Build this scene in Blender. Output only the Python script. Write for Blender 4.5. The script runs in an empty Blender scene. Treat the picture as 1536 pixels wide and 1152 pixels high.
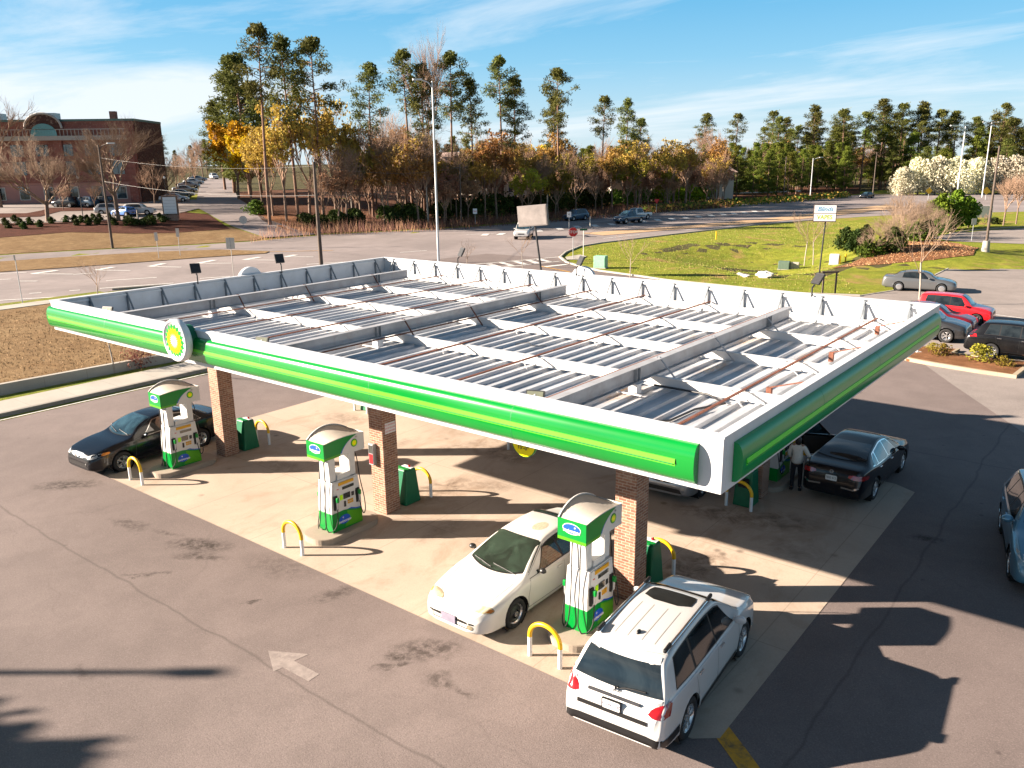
import bpy, bmesh, math, random
from mathutils import Vector, Matrix
from mathutils.bvhtree import BVHTree
R = math.radians
PI = math.pi
sc = bpy.context.scene
col = sc.collection
# ---------------- camera, sky, sun, exposure ----------------
CAM = (26.42, -10.92, 9.36)
cd = bpy.data.cameras.new("camera"); cd.sensor_width = 36; cd.lens = 28.88
cd.clip_start = .1; cd.clip_end = 6000
cam = bpy.data.objects.new("camera", cd); col.objects.link(cam)
YAW, PITCH, ROLL = 0.6722, 0.2642, -0.0134
cam.matrix_world = (Matrix.Translation(CAM) @ Matrix.Rotation(YAW, 4, 'Z') @ Matrix.Rotation(PI/2-PITCH, 4, 'X') @ Matrix.Rotation(ROLL, 4, 'Z'))
sc.camera = cam
SUN_EL, SUN_AZ = R(20.7), math.atan2(-.609, -.793)      # azimuth of the direction towards the sun
sd = bpy.data.lights.new("sun", 'SUN'); sd.energy = 5.0; sd.angle = R(.5); sd.color = (1, .85, .70)
sun = bpy.data.objects.new("sun", sd); col.objects.link(sun)
sv = Vector((math.cos(SUN_AZ)*math.cos(SUN_EL), math.sin(SUN_AZ)*math.cos(SUN_EL), math.sin(SUN_EL)))
sun.rotation_euler = sv.to_track_quat('Z', 'Y').to_euler()
sun.location = (0, 0, 60)
w = bpy.data.worlds.new("World"); sc.world = w; w.use_nodes = True
nt = w.node_tree; nt.nodes.clear()
def N(t, ty, **k):
    n = t.nodes.new(ty)
    for a, b in k.items(): setattr(n, a, b)
    return n
wo = N(nt, 'ShaderNodeOutputWorld'); bg = N(nt, 'ShaderNodeBackground'); bg.inputs[1].default_value = .05
sky = N(nt, 'ShaderNodeTexSky'); sky.sky_type = 'NISHITA'; sky.sun_disc = False
sky.sun_elevation = SUN_EL; sky.sun_rotation = math.atan2(sv.x, sv.y) % (2*PI)
sky.air_density = 1.0; sky.dust_density = .4; sky.ozone_density = 2.5
# thin cirrus, laid out on a flat layer far above the place
tc = N(nt, 'ShaderNodeTexCoord'); sx = N(nt, 'ShaderNodeSeparateXYZ'); nt.links.new(tc.outputs['Generated'], sx.inputs[0])
def M(t, op, a, b=None, c=None, clamp=False):
    n = t.nodes.new('ShaderNodeMath'); n.operation = op; n.use_clamp = clamp
    for i, v in enumerate((a, b, c)):
        if v is None: continue
        if isinstance(v, (int, float)): n.inputs[i].default_value = v
        else: t.links.new(v, n.inputs[i])
    return n.outputs[0]
zz = M(nt, 'ADD', M(nt, 'MAXIMUM', sx.outputs[2], 0), .10)
cx = M(nt, 'DIVIDE', sx.outputs[0], zz); cy = M(nt, 'DIVIDE', sx.outputs[1], zz)
cb = N(nt, 'ShaderNodeCombineXYZ'); nt.links.new(cx, cb.inputs[0]); nt.links.new(cy, cb.inputs[1])
mp = N(nt, 'ShaderNodeMapping'); nt.links.new(cb.outputs[0], mp.inputs[0])
mp.inputs['Rotation'].default_value = (0, 0, R(-28)); mp.inputs['Scale'].default_value = (.22, .55, 1); mp.inputs['Location'].default_value = (1.9, .35, 0)
n1 = N(nt, 'ShaderNodeTexNoise'); n1.inputs['Scale'].default_value = 1.25; n1.inputs['Detail'].default_value = 8; n1.inputs['Roughness'].default_value = .62; n1.inputs['Distortion'].default_value = .6
nt.links.new(mp.outputs[0], n1.inputs[0])
# a broad cloud bank low in the west, left of the view
ux = M(nt, 'ADD', M(nt, 'MULTIPLY', sx.outputs[0], math.cos(YAW)), M(nt, 'MULTIPLY', sx.outputs[1], math.sin(YAW)))
side = M(nt, 'MULTIPLY', M(nt, 'SUBTRACT', -.02, ux), 3.2, clamp=True)
zb_ = M(nt, 'SUBTRACT', 1, M(nt, 'MULTIPLY', M(nt, 'ABSOLUTE', M(nt, 'SUBTRACT', sx.outputs[2], .075)), 13), clamp=True)
nb = M(nt, 'ADD', n1.outputs[0], M(nt, 'MULTIPLY', M(nt, 'MULTIPLY', side, zb_), .22))
nb = M(nt, 'ADD', nb, M(nt, 'MULTIPLY', M(nt, 'SUBTRACT', 1, M(nt, 'MULTIPLY', M(nt, 'ABSOLUTE', M(nt, 'SUBTRACT', sx.outputs[2], .05)), 16), clamp=True), .06))
cr = N(nt, 'ShaderNodeValToRGB'); cr.color_ramp.elements[0].position = .51; cr.color_ramp.elements[1].position = .76
nt.links.new(nb, cr.inputs[0])
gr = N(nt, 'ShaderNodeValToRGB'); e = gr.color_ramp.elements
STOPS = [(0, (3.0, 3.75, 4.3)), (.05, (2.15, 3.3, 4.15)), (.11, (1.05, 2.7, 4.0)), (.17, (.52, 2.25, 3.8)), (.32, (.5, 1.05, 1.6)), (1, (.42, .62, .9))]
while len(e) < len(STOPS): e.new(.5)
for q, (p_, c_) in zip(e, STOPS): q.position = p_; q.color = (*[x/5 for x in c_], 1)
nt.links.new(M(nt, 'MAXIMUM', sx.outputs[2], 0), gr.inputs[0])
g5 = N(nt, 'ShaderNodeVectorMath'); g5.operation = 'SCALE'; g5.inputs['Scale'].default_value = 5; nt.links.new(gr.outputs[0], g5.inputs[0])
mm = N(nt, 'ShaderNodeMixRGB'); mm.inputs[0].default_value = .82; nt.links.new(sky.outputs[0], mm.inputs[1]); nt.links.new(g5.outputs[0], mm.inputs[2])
mx = N(nt, 'ShaderNodeMixRGB'); nt.links.new(M(nt, 'MULTIPLY', cr.outputs[0], .88), mx.inputs[0]); nt.links.new(mm.outputs[0], mx.inputs[1]); mx.inputs[2].default_value = (4.3, 4.6, 4.85, 1)
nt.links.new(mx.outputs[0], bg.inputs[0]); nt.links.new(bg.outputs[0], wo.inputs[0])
vs = sc.view_settings; vs.view_transform = 'Standard'; vs.look = 'None'; vs.gamma = 1; vs.use_curve_mapping = False
vs.exposure = 2.15
sc.cycles.max_bounces = 6; sc.cycles.diffuse_bounces = 2; sc.cycles.glossy_bounces = 3
sc.cycles.transparent_max_bounces = 8; sc.cycles.caustics_reflective = False; sc.cycles.caustics_refractive = False
# ---------------- helpers ----------------
def tag(o, label=None, cat=None, group=None, kind=None):
    if label: o['label'] = label
    if cat: o['category'] = cat
    if group: o['group'] = group
    if kind: o['kind'] = kind
    return o
def empty(name, loc, rz=0, label=None, cat=None, group=None):
    o = bpy.data.objects.new(name, None); col.objects.link(o); o.empty_display_size = .3
    o.location = loc; o.rotation_euler = (0, 0, rz)
    return tag(o, label, cat, group)
def copy_tree(o, parent=None):
    c = o.copy(); col.objects.link(c); c.parent = parent
    for ch in list(KIDS.get(o.name, ())):
        k = copy_tree(ch, c); KIDS.setdefault(c.name, []).append(k)
    return c
KIDS = {}
def lin(c): return tuple((x/12.92 if x <= .04045 else ((x+.055)/1.055)**2.4) for x in c)
class MB:
    def __init__(s): s.v = []; s.f = []; s.m = []; s.s = []
    def add(s, vs, fs, m=0, sm=False):
        b = len(s.v); s.v += [tuple(v) for v in vs]
        for f in fs: s.f.append([i+b for i in f]); s.m.append(m); s.s.append(sm)
    def box(s, x0, y0, z0, x1, y1, z1, m=0):
        v = [(x, y, z) for z in (z0, z1) for y in (y0, y1) for x in (x0, x1)]
        s.add(v, [(0, 2, 3, 1), (4, 5, 7, 6), (0, 1, 5, 4), (1, 3, 7, 5), (3, 2, 6, 7), (2, 0, 4, 6)], m)
    def cbox(s, c, size, m=0, rz=0, mat=None):
        hx, hy, hz = (q/2 for q in size)
        T = Matrix.Translation(c) @ (mat.to_4x4() if mat else Matrix.Rotation(rz, 4, 'Z'))
        v = [T @ Vector((x, y, z)) for z in (-hz, hz) for y in (-hy, hy) for x in (-hx, hx)]
        s.add(v, [(0, 2, 3, 1), (4, 5, 7, 6), (0, 1, 5, 4), (1, 3, 7, 5), (3, 2, 6, 7), (2, 0, 4, 6)], m)
    def bar(s, p0, p1, wd, ht, m=0):                 # a rectangular bar between two points
        p0, p1 = Vector(p0), Vector(p1); d = p1-p0
        q = d.to_track_quat('X', 'Z').to_matrix()
        s.cbox((p0+p1)/2, (d.length, wd, ht), m, mat=q)
    def ring(s, c, n, r, ax, up, k0=0): return [Vector(c)+ax*(r*math.cos(2*PI*(k+k0)/n))+up*(r*math.sin(2*PI*(k+k0)/n)) for k in range(n)]
    def cyl(s, p0, p1, r0, r1=None, n=12, m=0, caps=True, sm=True):
        r1 = r0 if r1 is None else r1
        p0, p1 = Vector(p0), Vector(p1); d = (p1-p0).normalized()
        a = d.orthogonal().normalized(); b = d.cross(a)
        s.add(s.ring(p0, n, r0, a, b)+s.ring(p1, n, r1, a, b), [(k, (k+1) % n, n+(k+1) % n, n+k) for k in range(n)], m, sm)
        if caps: s.add(s.ring(p0, n, r0, a, b)+s.ring(p1, n, r1, a, b), [tuple(range(n))[::-1], tuple(range(n, 2*n))], m)
    def tube(s, pts, r, n=8, m=0, caps=True):
        pts = [Vector(p) for p in pts]; rs = r if isinstance(r, (list, tuple)) else [r]*len(pts)
        t0 = (pts[1]-pts[0]).normalized(); a = t0.orthogonal().normalized(); vs = []
        for i, p in enumerate(pts):
            t = (pts[min(i+1, len(pts)-1)]-pts[max(i-1, 0)]).normalized()
            a = (a-t*a.dot(t)).normalized(); b = t.cross(a)
            vs += s.ring(p, n, rs[i], a, b)
        fs = [(i*n+k, i*n+(k+1) % n, (i+1)*n+(k+1) % n, (i+1)*n+k) for i in range(len(pts)-1) for k in range(n)]
        s.add(vs, fs, m, True)
        if caps: s.add(vs[:n]+vs[-n:], [tuple(range(n))[::-1], tuple(range(n, 2*n))], m)
    def prism(s, poly, h0, h1, T=None, m=0, msh=None, sm=False):     # polygon in local XY pushed along local Z
        n = len(poly); T = T or Matrix.Identity(4)
        v = [T @ Vector((x, y, h0)) for x, y in poly]+[T @ Vector((x, y, h1)) for x, y in poly]
        s.add(v, [tuple(range(n))[::-1], tuple(range(n, 2*n))], m)
        s.add(v, [(k, (k+1) % n, n+(k+1) % n, n+k) for k in range(n)], m if msh is None else msh, sm)
    def lathe(s, prof, T, n=24, m=0, sm=True):       # (radius, height) turned about local Z
        v = []
        for r, z in prof: v += [T @ Vector((r*math.cos(2*PI*k/n), r*math.sin(2*PI*k/n), z)) for k in range(n)]
        s.add(v, [(i*n+k, i*n+(k+1) % n, (i+1)*n+(k+1) % n, (i+1)*n+k) for i in range(len(prof)-1) for k in range(n)], m, sm)
    def mesh(s, name, mats):
        me = bpy.data.meshes.new(name); me.from_pydata(s.v, [], s.f)
        for q in (mats if isinstance(mats, (list, tuple)) else [mats]): me.materials.append(q)
        me.polygons.foreach_set('material_index', s.m); me.polygons.foreach_set('use_smooth', s.s)
        me.validate(); me.update(); return me
    def build(s, name, mats, parent=None, bevel=0, weld=False):
        me = s.mesh(name, mats)
        if weld:
            b = bmesh.new(); b.from_mesh(me); bmesh.ops.remove_doubles(b, verts=b.verts, dist=.0005); b.to_mesh(me); b.free()
        o = bpy.data.objects.new(name, me); col.objects.link(o)
        if parent is not None: o.parent = parent; KIDS.setdefault(parent.name, []).append(o)
        if bevel:
            mo = o.modifiers.new('bevel', 'BEVEL'); mo.width = bevel; mo.segments = 2; mo.limit_method = 'ANGLE'; mo.angle_limit = R(40)
        return o
def mesh_obj(name, me, parent=None):
    o = bpy.data.objects.new(name, me); col.objects.link(o)
    if parent is not None: o.parent = parent; KIDS.setdefault(parent.name, []).append(o)
    return o
def text_obj(name, s, size, m, parent=None, T=None, ext=.003, spacing=1, italic=0, sx=1, bold=0, align='CENTER'):
    cu = bpy.data.curves.new('t', 'FONT'); cu.body = s; cu.size = size; cu.extrude = ext; cu.align_x = align; cu.align_y = 'CENTER'
    cu.space_character = spacing; cu.shear = italic; cu.offset = bold; cu.resolution_u = 3
    t = bpy.data.objects.new('t', cu); col.objects.link(t); dg = bpy.context.evaluated_depsgraph_get()
    me = bpy.data.meshes.new_from_object(t.evaluated_get(dg)); bpy.data.objects.remove(t); bpy.data.curves.remove(cu)
    me.materials.clear(); me.materials.append(m)
    if T is not None: me.transform(T @ Matrix.Diagonal((sx, 1, 1, 1)))
    return mesh_obj(name, me, parent)
# frames for flat things: local X along the surface, Y up, Z out of it
def face_frame(o, xdir, ydir=(0, 0, 1)):
    x = Vector(xdir).normalized(); y = Vector(ydir).normalized(); z = x.cross(y)
    return Matrix.Translation(o) @ Matrix((x, y, z)).transposed().to_4x4()
# ---------------- materials ----------------
def newmat(name):
    m = bpy.data.materials.new(name); m.use_nodes = True; t = m.node_tree
    return m, t, t.nodes['Principled BSDF']
def setb(b, **k):
    nm = dict(rough='Roughness', metal='Metallic', coat='Coat Weight', coatr='Coat Roughness', spec='Specular IOR Level', alpha='Alpha', sss='Subsurface Weight', ior='IOR', trans='Transmission Weight', sheen='Sheen Weight')
    for a, v in k.items(): b.inputs[nm[a]].default_value = v
def noise(t, scale, detail=4, rough=.55, coord=None, dist=0, w=None):
    n = N(t, 'ShaderNodeTexNoise'); n.inputs['Scale'].default_value = scale; n.inputs['Detail'].default_value = detail
    n.inputs['Roughness'].default_value = rough; n.inputs['Distortion'].default_value = dist
    if coord is not None: t.links.new(coord, n.inputs[0])
    return n.outputs[0]
def ramp(t, fac, stops):
    n = N(t, 'ShaderNodeValToRGB'); t.links.new(fac, n.inputs[0]); e = n.color_ramp.elements
    while len(e) < len(stops): e.new(.5)
    for q, (p, c) in zip(e, stops): q.position = p; q.color = (c, c, c, 1) if isinstance(c, (int, float)) else (*c, 1)
    return n.outputs[0]
def mixc(t, fac, a, b, mode='MIX'):
    n = N(t, 'ShaderNodeMixRGB'); n.blend_type = mode
    for i, v in ((0, fac), (1, a), (2, b)):
        if isinstance(v, (int, float)): n.inputs[i].default_value = v
        elif isinstance(v, tuple): n.inputs[i].default_value = (*v, 1)
        else: t.links.new(v, n.inputs[i])
    return n.outputs[0]
def coords(t, kind='Object', scale=(1, 1, 1), rot=(0, 0, 0), loc=(0, 0, 0)):
    c = N(t, 'ShaderNodeTexCoord'); mp = N(t, 'ShaderNodeMapping'); t.links.new(c.outputs[kind], mp.inputs[0])
    mp.inputs['Scale'].default_value = scale; mp.inputs['Rotation'].default_value = rot; mp.inputs['Location'].default_value = loc
    return mp.outputs[0]
def bump(t, b, hgt, st, d=.02):
    n = N(t, 'ShaderNodeBump'); n.inputs['Strength'].default_value = st; n.inputs['Distance'].default_value = d
    t.links.new(hgt, n.inputs['Height']); t.links.new(n.outputs[0], b.inputs['Normal'])
def mat(name, c, rough=.5, metal=0, var=.12, scale=6, bmp=0, bscale=80, dirt=None, dirtamt=.4, **k):
    m, t, b = newmat(name); setb(b, rough=rough, metal=metal, **k)
    co = coords(t)
    f = noise(t, scale, 4, .6, co)
    lo = tuple(x*(1-var) for x in c); hi = tuple(min(1, x*(1+var)) for x in c)
    cc = ramp(t, f, [(.3, lo), (.7, hi)])
    if dirt:
        f2 = noise(t, scale*.6+1.3, 6, .7, co, .4)
        cc = mixc(t, M(t, 'MULTIPLY', ramp(t, f2, [(.48, 0), (.7, 1)]), dirtamt), cc, dirt)
    t.links.new(cc, b.inputs['Base Color'])
    if bmp: bump(t, b, noise(t, bscale, 3, .6, co), bmp)
    return m
def paint(name, c, flake=0, rough=.35, metal=0, coat=1, dirty=.15, spec=.5):
    m, t, b = newmat(name); setb(b, rough=rough, metal=metal, coat=coat, coatr=.04, spec=spec)
    co = coords(t); f = noise(t, 2.2, 5, .6, co)
    d = tuple(x*.75+.02 for x in c)
    t.links.new(mixc(t, M(t, 'MULTIPLY', ramp(t, f, [(.45, 0), (.75, 1)]), dirty), tuple(c), d), b.inputs['Base Color'])
    return m
def glassy(name, c, rough=.03, spec=.8):
    m, t, b = newmat(name); setb(b, rough=rough, spec=spec, coat=.6, coatr=.02)
    co = coords(t); f = noise(t, 1.7, 4, .6, co, .8)
    t.links.new(ramp(t, f, [(.38, tuple(x*.5 for x in c)), (.62, tuple(x*1.6 for x in c))]), b.inputs['Base Color'])
    return m
white = mat('white_paint', (.70, .70, .70), .4, var=.03)
white_metal = mat('white_coated_metal', (.60, .61, .63), .45, var=.05, dirt=(.42, .40, .36), dirtamt=.25, scale=2)
dark = mat('dark_plastic', (.02, .02, .022), .45)
black = mat('black_rubber', (.012, .012, .013), .7)
grey = mat('grey_metal', (.35, .36, .37), .45, .3, var=.12)
galv = mat('galvanised_steel', (.45, .47, .49), .42, .4, var=.15, scale=9)
yellow = mat('yellow_paint', (.72, .42, .003), .4, var=.08, dirt=(.35, .22, .06), dirtamt=.25)
green = mat('sign_green', (.0, .26, .04), .3, var=.04)
dgreen = mat('bin_green', (.0, .12, .05), .5, var=.12)
lime = mat('lime_green', (.28, .75, .02), .3, var=.04)
blue = mat('logo_blue', (.01, .08, .48), .35, var=.05)
red = mat('sign_red', (.55, .01, .015), .4, var=.05)
rust = mat('rusty_steel', (.16, .055, .03), .75, var=.4, scale=14)
chrome = mat('chrome', (.8, .8, .8), .12, 1, var=.03)
offw = mat('off_white', (.52, .49, .44), .5, var=.05, dirt=(.45, .40, .32), dirtamt=.2)

# ---------------- terrain ----------------
FX, FY = -math.sin(YAW), math.cos(YAW); RX, RY = math.cos(YAW), math.sin(YAW)
def uv(x, y):
    dx, dy = x-CAM[0], y-CAM[1]
    return dx*RX+dy*RY, dx*FX+dy*FY
def xy(u, v): return CAM[0]+u*RX+v*FX, CAM[1]+u*RY+v*FY
def lerp(t, T):
    if t <= T[0][0]: return T[0][1]
    for (a, b), (c, d) in zip(T, T[1:]):
        if t <= c: return b+(d-b)*(t-a)/(c-a)
    return T[-1][1]
EDGE = [(-160, 60), (-55, 88), (-44, 95), (-32, 101), (-26.6, 110), (-19, 113), (-6.5, 119), (14.7, 137), (28.6, 152), (52, 172), (85, 202), (160, 270)]
PROF = [(0, 0), (4, .25), (31, 2.1), (55, 3.4), (155, 5.7), (400, 9)]
AMP = [(-30, 1.0), (-10, .55), (20, .25), (60, .15)]
BUMPS = [(-5.5, 70, 9, -1.3), (-1.5, 62, 4.5, -.8), (7.5, 77, 8, 1.0)]
def h(x, y):
    u, v = uv(x, y); t = v-lerp(u, EDGE)
    z = lerp(u, AMP)*lerp(t, PROF) if t > 0 else 0.0
    for cx_, cy_, r, a in BUMPS:
        d = ((x-cx_)**2+(y-cy_)**2)/(r*r)
        if d < 2: z += a*max(0, 1-d/2)**2
    return z
# materials of the ground
def sub(t, a, b): return M(t, 'SUBTRACT', a, b)
def asphalt(name, c, seams=True, speck=1.0, warm=1.0):
    m, t, b = newmat(name); setb(b, rough=.88, spec=.25); co = coords(t)
    big = noise(t, .09, 5, .6, co, .5); mid = noise(t, .9, 6, .65, co, .3); fin = noise(t, 38, 3, .7, co)
    cc = ramp(t, big, [(.35, tuple(x*.82 for x in c)), (.65, tuple(x*1.16 for x in c))])
    cc = mixc(t, M(t, 'MULTIPLY', ramp(t, mid, [(.40, 1), (.58, 0)]), .22), cc, tuple(x*.55 for x in c))
    cc = mixc(t, M(t, 'MULTIPLY', ramp(t, fin, [(.30, 1), (.50, 0)]), .50*speck), cc, tuple(x*.45 for x in c))
    cc = mixc(t, M(t, 'MULTIPLY', ramp(t, fin, [(.56, 0), (.72, 1)]), .40*speck), cc, tuple(min(1, x*2.0) for x in c))
    if seams:
        # cracks: thin lines of a few wandering cells
        wob = N(t, 'ShaderNodeTexNoise'); wob.inputs['Scale'].default_value = .8; wob.inputs['Detail'].default_value = 6; t.links.new(co, wob.inputs[0])
        vm = N(t, 'ShaderNodeVectorMath'); vm.operation = 'MULTIPLY_ADD'; t.links.new(wob.outputs[1], vm.inputs[0]); vm.inputs[1].default_value = (1.1, 1.1, 0); t.links.new(co, vm.inputs[2])
        vo = N(t, 'ShaderNodeTexVoronoi'); vo.feature = 'DISTANCE_TO_EDGE'; vo.inputs['Scale'].default_value = .16; vo.inputs['Randomness'].default_value = 1; t.links.new(vm.outputs[0], vo.inputs[0])
        gate = ramp(t, noise(t, .35, 3, .5, co), [(.44, 0), (.60, 1)])
        cr_ = M(t, 'MULTIPLY', ramp(t, vo.outputs[0], [(.0, 1), (.004, 0)]), gate)
        cc = mixc(t, M(t, 'MULTIPLY', cr_, .22), cc, tuple(x*.45 for x in c))
        # drips and dark spots
        v2 = N(t, 'ShaderNodeTexVoronoi'); v2.inputs['Scale'].default_value = 1.3; t.links.new(co, v2.inputs[0])
        sp = M(t, 'MULTIPLY', ramp(t, v2.outputs[0], [(.03, 1), (.09, 0)]), ramp(t, noise(t, .5, 2, .5, co), [(.5, 0), (.62, 1)]))
        cc = mixc(t, M(t, 'MULTIPLY', sp, .55), cc, tuple(x*.3 for x in c))
    t.links.new(cc, b.inputs['Base Color'])
    bump(t, b, fin, .5, .01)
    return m
def blobs(t, co, L, warp=.5, wscale=3.0):
    """mask of stains: each with a centre, two radii, an angle and a strength"""
    wob = N(t, 'ShaderNodeTexNoise'); wob.inputs['Scale'].default_value = wscale; wob.inputs['Detail'].default_value = 5; t.links.new(co, wob.inputs[0])
    vm = N(t, 'ShaderNodeVectorMath'); vm.operation = 'MULTIPLY_ADD'; t.links.new(wob.outputs[1], vm.inputs[0]); vm.inputs[1].default_value = (warp, warp, 0)
    t.links.new(co, vm.inputs[2]); out = None
    for (x, y, rx, ry, a, s) in L:
        mp = N(t, 'ShaderNodeMapping'); mp.vector_type = 'TEXTURE'; t.links.new(vm.outputs[0], mp.inputs[0])
        mp.inputs['Location'].default_value = (x+warp*.5, y+warp*.5, 0); mp.inputs['Rotation'].default_value = (0, 0, R(a)); mp.inputs['Scale'].default_value = (rx, ry, 1)
        ln = N(t, 'ShaderNodeVectorMath'); ln.operation = 'LENGTH'
        mu = N(t, 'ShaderNodeVectorMath'); mu.operation = 'MULTIPLY'; mu.inputs[1].default_value = (1, 1, 0); t.links.new(mp.outputs[0], mu.inputs[0]); t.links.new(mu.outputs[0], ln.inputs[0])
        k = M(t, 'MULTIPLY', ramp(t, ln.outputs['Value'], [(.35, 1), (1.0, 0)]), s)
        out = k if out is None else M(t, 'MAXIMUM', out, k)
    return out
def lot_mat():
    m = asphalt('forecourt_asphalt', (.182, .146, .136)); t = m.node_tree; b = t.nodes['Principled BSDF']; co = coords(t)
    old = b.inputs['Base Color'].links[0].from_socket
    L = [        (*(8.17, -0.88), 1.1, .45, 25, 1), (*(16.06, -0.74), .9, .45, 40, .8), (*(11.62, -1.77), .28, .12, 60, 1), (*(5.49, -1.33), .9, .3, 10, .7),
        (*(1.14, -1.06), 1.2, .5, 40, .9), (*(15.8, -1.22), .5, .2, 40, .9), (*(16.95, -1.3), .5, .3, 0, .7), (*(22.72, 10.48), .5, .25, 20, .9), (*(10.78, -0.35), 1.2, .6, 10, .4),
        (*(12.87, -0.36), .7, .3, 70, .7), (*(8.69, -2.33), .5, .12, 50, .7), (*(21.02, 12.77), .35, .2, 0, 1),
        (*(8.27, -2.77), .35, .07, 50, .8), (*(8.53, -2.7), .30, .06, 50, .8), (*(8.74, -1.23), .9, .25, 30, .8), (*(6.81, -1.01), .7, .12, 20, .6), (*(15.89, -1.57), .45, .15, 50, .9), (*(17.61, -1.3), .3, .15, 0, .6), (*(11.29, -5.33), .5, .15, 0, .5),
    ]
    k = blobs(t, co, L, .5, 3.5)
    patch = M(t, 'MULTIPLY', k, ramp(t, noise(t, 5, 5, .7, co), [(.40, .15), (.58, 1)]))
    cc = mixc(t, M(t, 'MULTIPLY', patch, .92), old, (.032, .024, .02))
    # resurfacing seams along the lanes
    sep = N(t, 'ShaderNodeSeparateXYZ'); t.links.new(co, sep.inputs[0]); wv = M(t, 'MULTIPLY', sub(t, noise(t, .6, 3, .5, co), .5), .35)
    for (axis, val) in ((0, 22.9), (1, -3.0), (1, 17.2)):
        d = M(t, 'ABSOLUTE', M(t, 'ADD', sub(t, sep.outputs[axis], val), wv))
        cc = mixc(t, M(t, 'MULTIPLY', ramp(t, d, [(0, 1), (.05, 0)]), .45), cc, (.06, .05, .045))
    t.links.new(cc, b.inputs['Base Color']); return m
def concrete(name, c, stains=True, joints=(3.05, 3.45), off=(-.2, .05)):
    m, t, b = newmat(name); setb(b, rough=.8, spec=.3); co = coords(t)
    big = noise(t, .35, 5, .62, co, .6); fin = noise(t, 30, 3, .6, co)
    cc = ramp(t, big, [(.32, tuple(x*.84 for x in c)), (.66, tuple(min(1, x*1.08) for x in c))])
    cc = mixc(t, M(t, 'MULTIPLY', ramp(t, fin, [(.35, 1), (.55, 0)]), .16), cc, tuple(x*.55 for x in c))
    if stains:
        s1 = noise(t, .55, 7, .72, coords(t, scale=(1, .45, 1), loc=(3.3, 7.7, 0)), 1.2)
        cc = mixc(t, M(t, 'MULTIPLY', ramp(t, s1, [(.52, 0), (.72, 1)]), .55), cc, (.24, .155, .095))
        v2 = N(t, 'ShaderNodeTexVoronoi'); v2.inputs['Scale'].default_value = 1.1; t.links.new(co, v2.inputs[0])
        sp = M(t, 'MULTIPLY', ramp(t, v2.outputs[0], [(.04, 1), (.14, 0)]), ramp(t, noise(t, .6, 3, .5, co), [(.48, 0), (.6, 1)]))
        cc = mixc(t, M(t, 'MULTIPLY', sp, .6), cc, (.09, .07, .055))
        k = blobs(t, co, [(10.6, 5.4, 1.9, .9, 80, .9), (11.6, 6.6, 1.1, .5, 20, .7), (8.6, 8.9, 2.2, .5, 60, .7), (6.5, 7.2, 1.6, .45, 80, .6), (18.8, 5.6, 1.6, .8, 70, 1), (18.1, 8.8, 2.0, .7, 10, .9),
             (14.2, 6.6, 1.2, .5, 50, .6), (5.3, 3.9, 1.3, .6, 0, .6), (19.3, 9.2, 1.6, .8, 30, .9), (20.3, 7.9, 1.2, .8, 0, .5), (16.1, 3.0, 1.8, .5, 90, .7), (12.6, 3.4, 1.4, .4, 85, .5), (10.2, 9.0, 1.7, .9, 0, .9), (2.9, 8.5, 1.4, .8, 0, .7), (20.9, .9, .5, .3, 0, .5)], .5, 2.5)
        cc = mixc(t, M(t, 'MULTIPLY', k, M(t, 'MULTIPLY', ramp(t, noise(t, 2.5, 6, .75, co, .5), [(.38, 0), (.62, 1)]), .8)), cc, (.10, .065, .042))
    sep = N(t, 'ShaderNodeSeparateXYZ'); t.links.new(co, sep.inputs[0]); line = None
    for ax, (p, o_) in enumerate(zip(joints, off)):
        fr = M(t, 'PINGPONG', M(t, 'ADD', sep.outputs[ax], -o_), p/2) if p else None
        if fr is None: continue
        k = ramp(t, fr, [(0, 1), (.016, 0)]); line = k if line is None else M(t, 'MAXIMUM', line, k)
    if line is not None: cc = mixc(t, M(t, 'MULTIPLY', line, .55), cc, tuple(x*.35 for x in c))
    t.links.new(cc, b.inputs['Base Color']); bump(t, b, fin, .25, .006); return m
def turf(name, a, b_, c3=None, sc_=1.2, fine=14, c3at=(.5, .62)):
    m, t, b = newmat(name); setb(b, rough=.95, spec=.1); co = coords(t)
    f = noise(t, sc_*.25, 5, .65, co, .6); g2 = noise(t, fine, 5, .75, co); g3 = noise(t, sc_, 6, .7, co)
    cc = ramp(t, f, [(.35, a), (.65, b_)])
    cc = mixc(t, M(t, 'MULTIPLY', ramp(t, g3, [(.42, 1), (.6, 0)]), .45), cc, tuple(x*.55 for x in a))
    if c3: cc = mixc(t, ramp(t, noise(t, sc_*.16, 6, .62, coords(t, loc=(7, 3, 0)), .8), [(c3at[0], 0), (c3at[1], .9)]), cc, c3)
    cc = mixc(t, M(t, 'MULTIPLY', ramp(t, g2, [(.36, 1), (.56, 0)]), .42), cc, tuple(x*.35 for x in a))
    cc = mixc(t, M(t, 'MULTIPLY', ramp(t, g2, [(.55, 0), (.75, 1)]), .4), cc, tuple(min(1, x*1.7) for x in b_))
    t.links.new(cc, b.inputs['Base Color']); bump(t, b, g2, .8, .06); return m
m_lot = lot_mat()
m_lot2 = asphalt('parking_lot_asphalt', (0.266, 0.229, 0.211))
m_road = asphalt('road_asphalt', (.245, .208, .20), seams=False, speck=.7)
m_conc = concrete('pad_concrete', (.435, .350, .278))
m_walk = concrete('walk_concrete', (0.390, 0.359, 0.312), stains=False, joints=(0, 1.8))
m_curb = concrete('kerb_concrete', (0.270, 0.247, 0.217), stains=False, joints=(0, 3.0))
m_curb_w = concrete('warm_kerb_concrete', (0.375, 0.307, 0.217), stains=False, joints=(2.4, 0))
m_ground = turf('meadow_ground', (0.076, 0.065, 0.030), (0.122, 0.106, 0.046))
m_brown = turf('dry_grass', (0.228, 0.141, 0.068), (0.304, 0.205, 0.106), sc_=1.6, fine=20)
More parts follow.
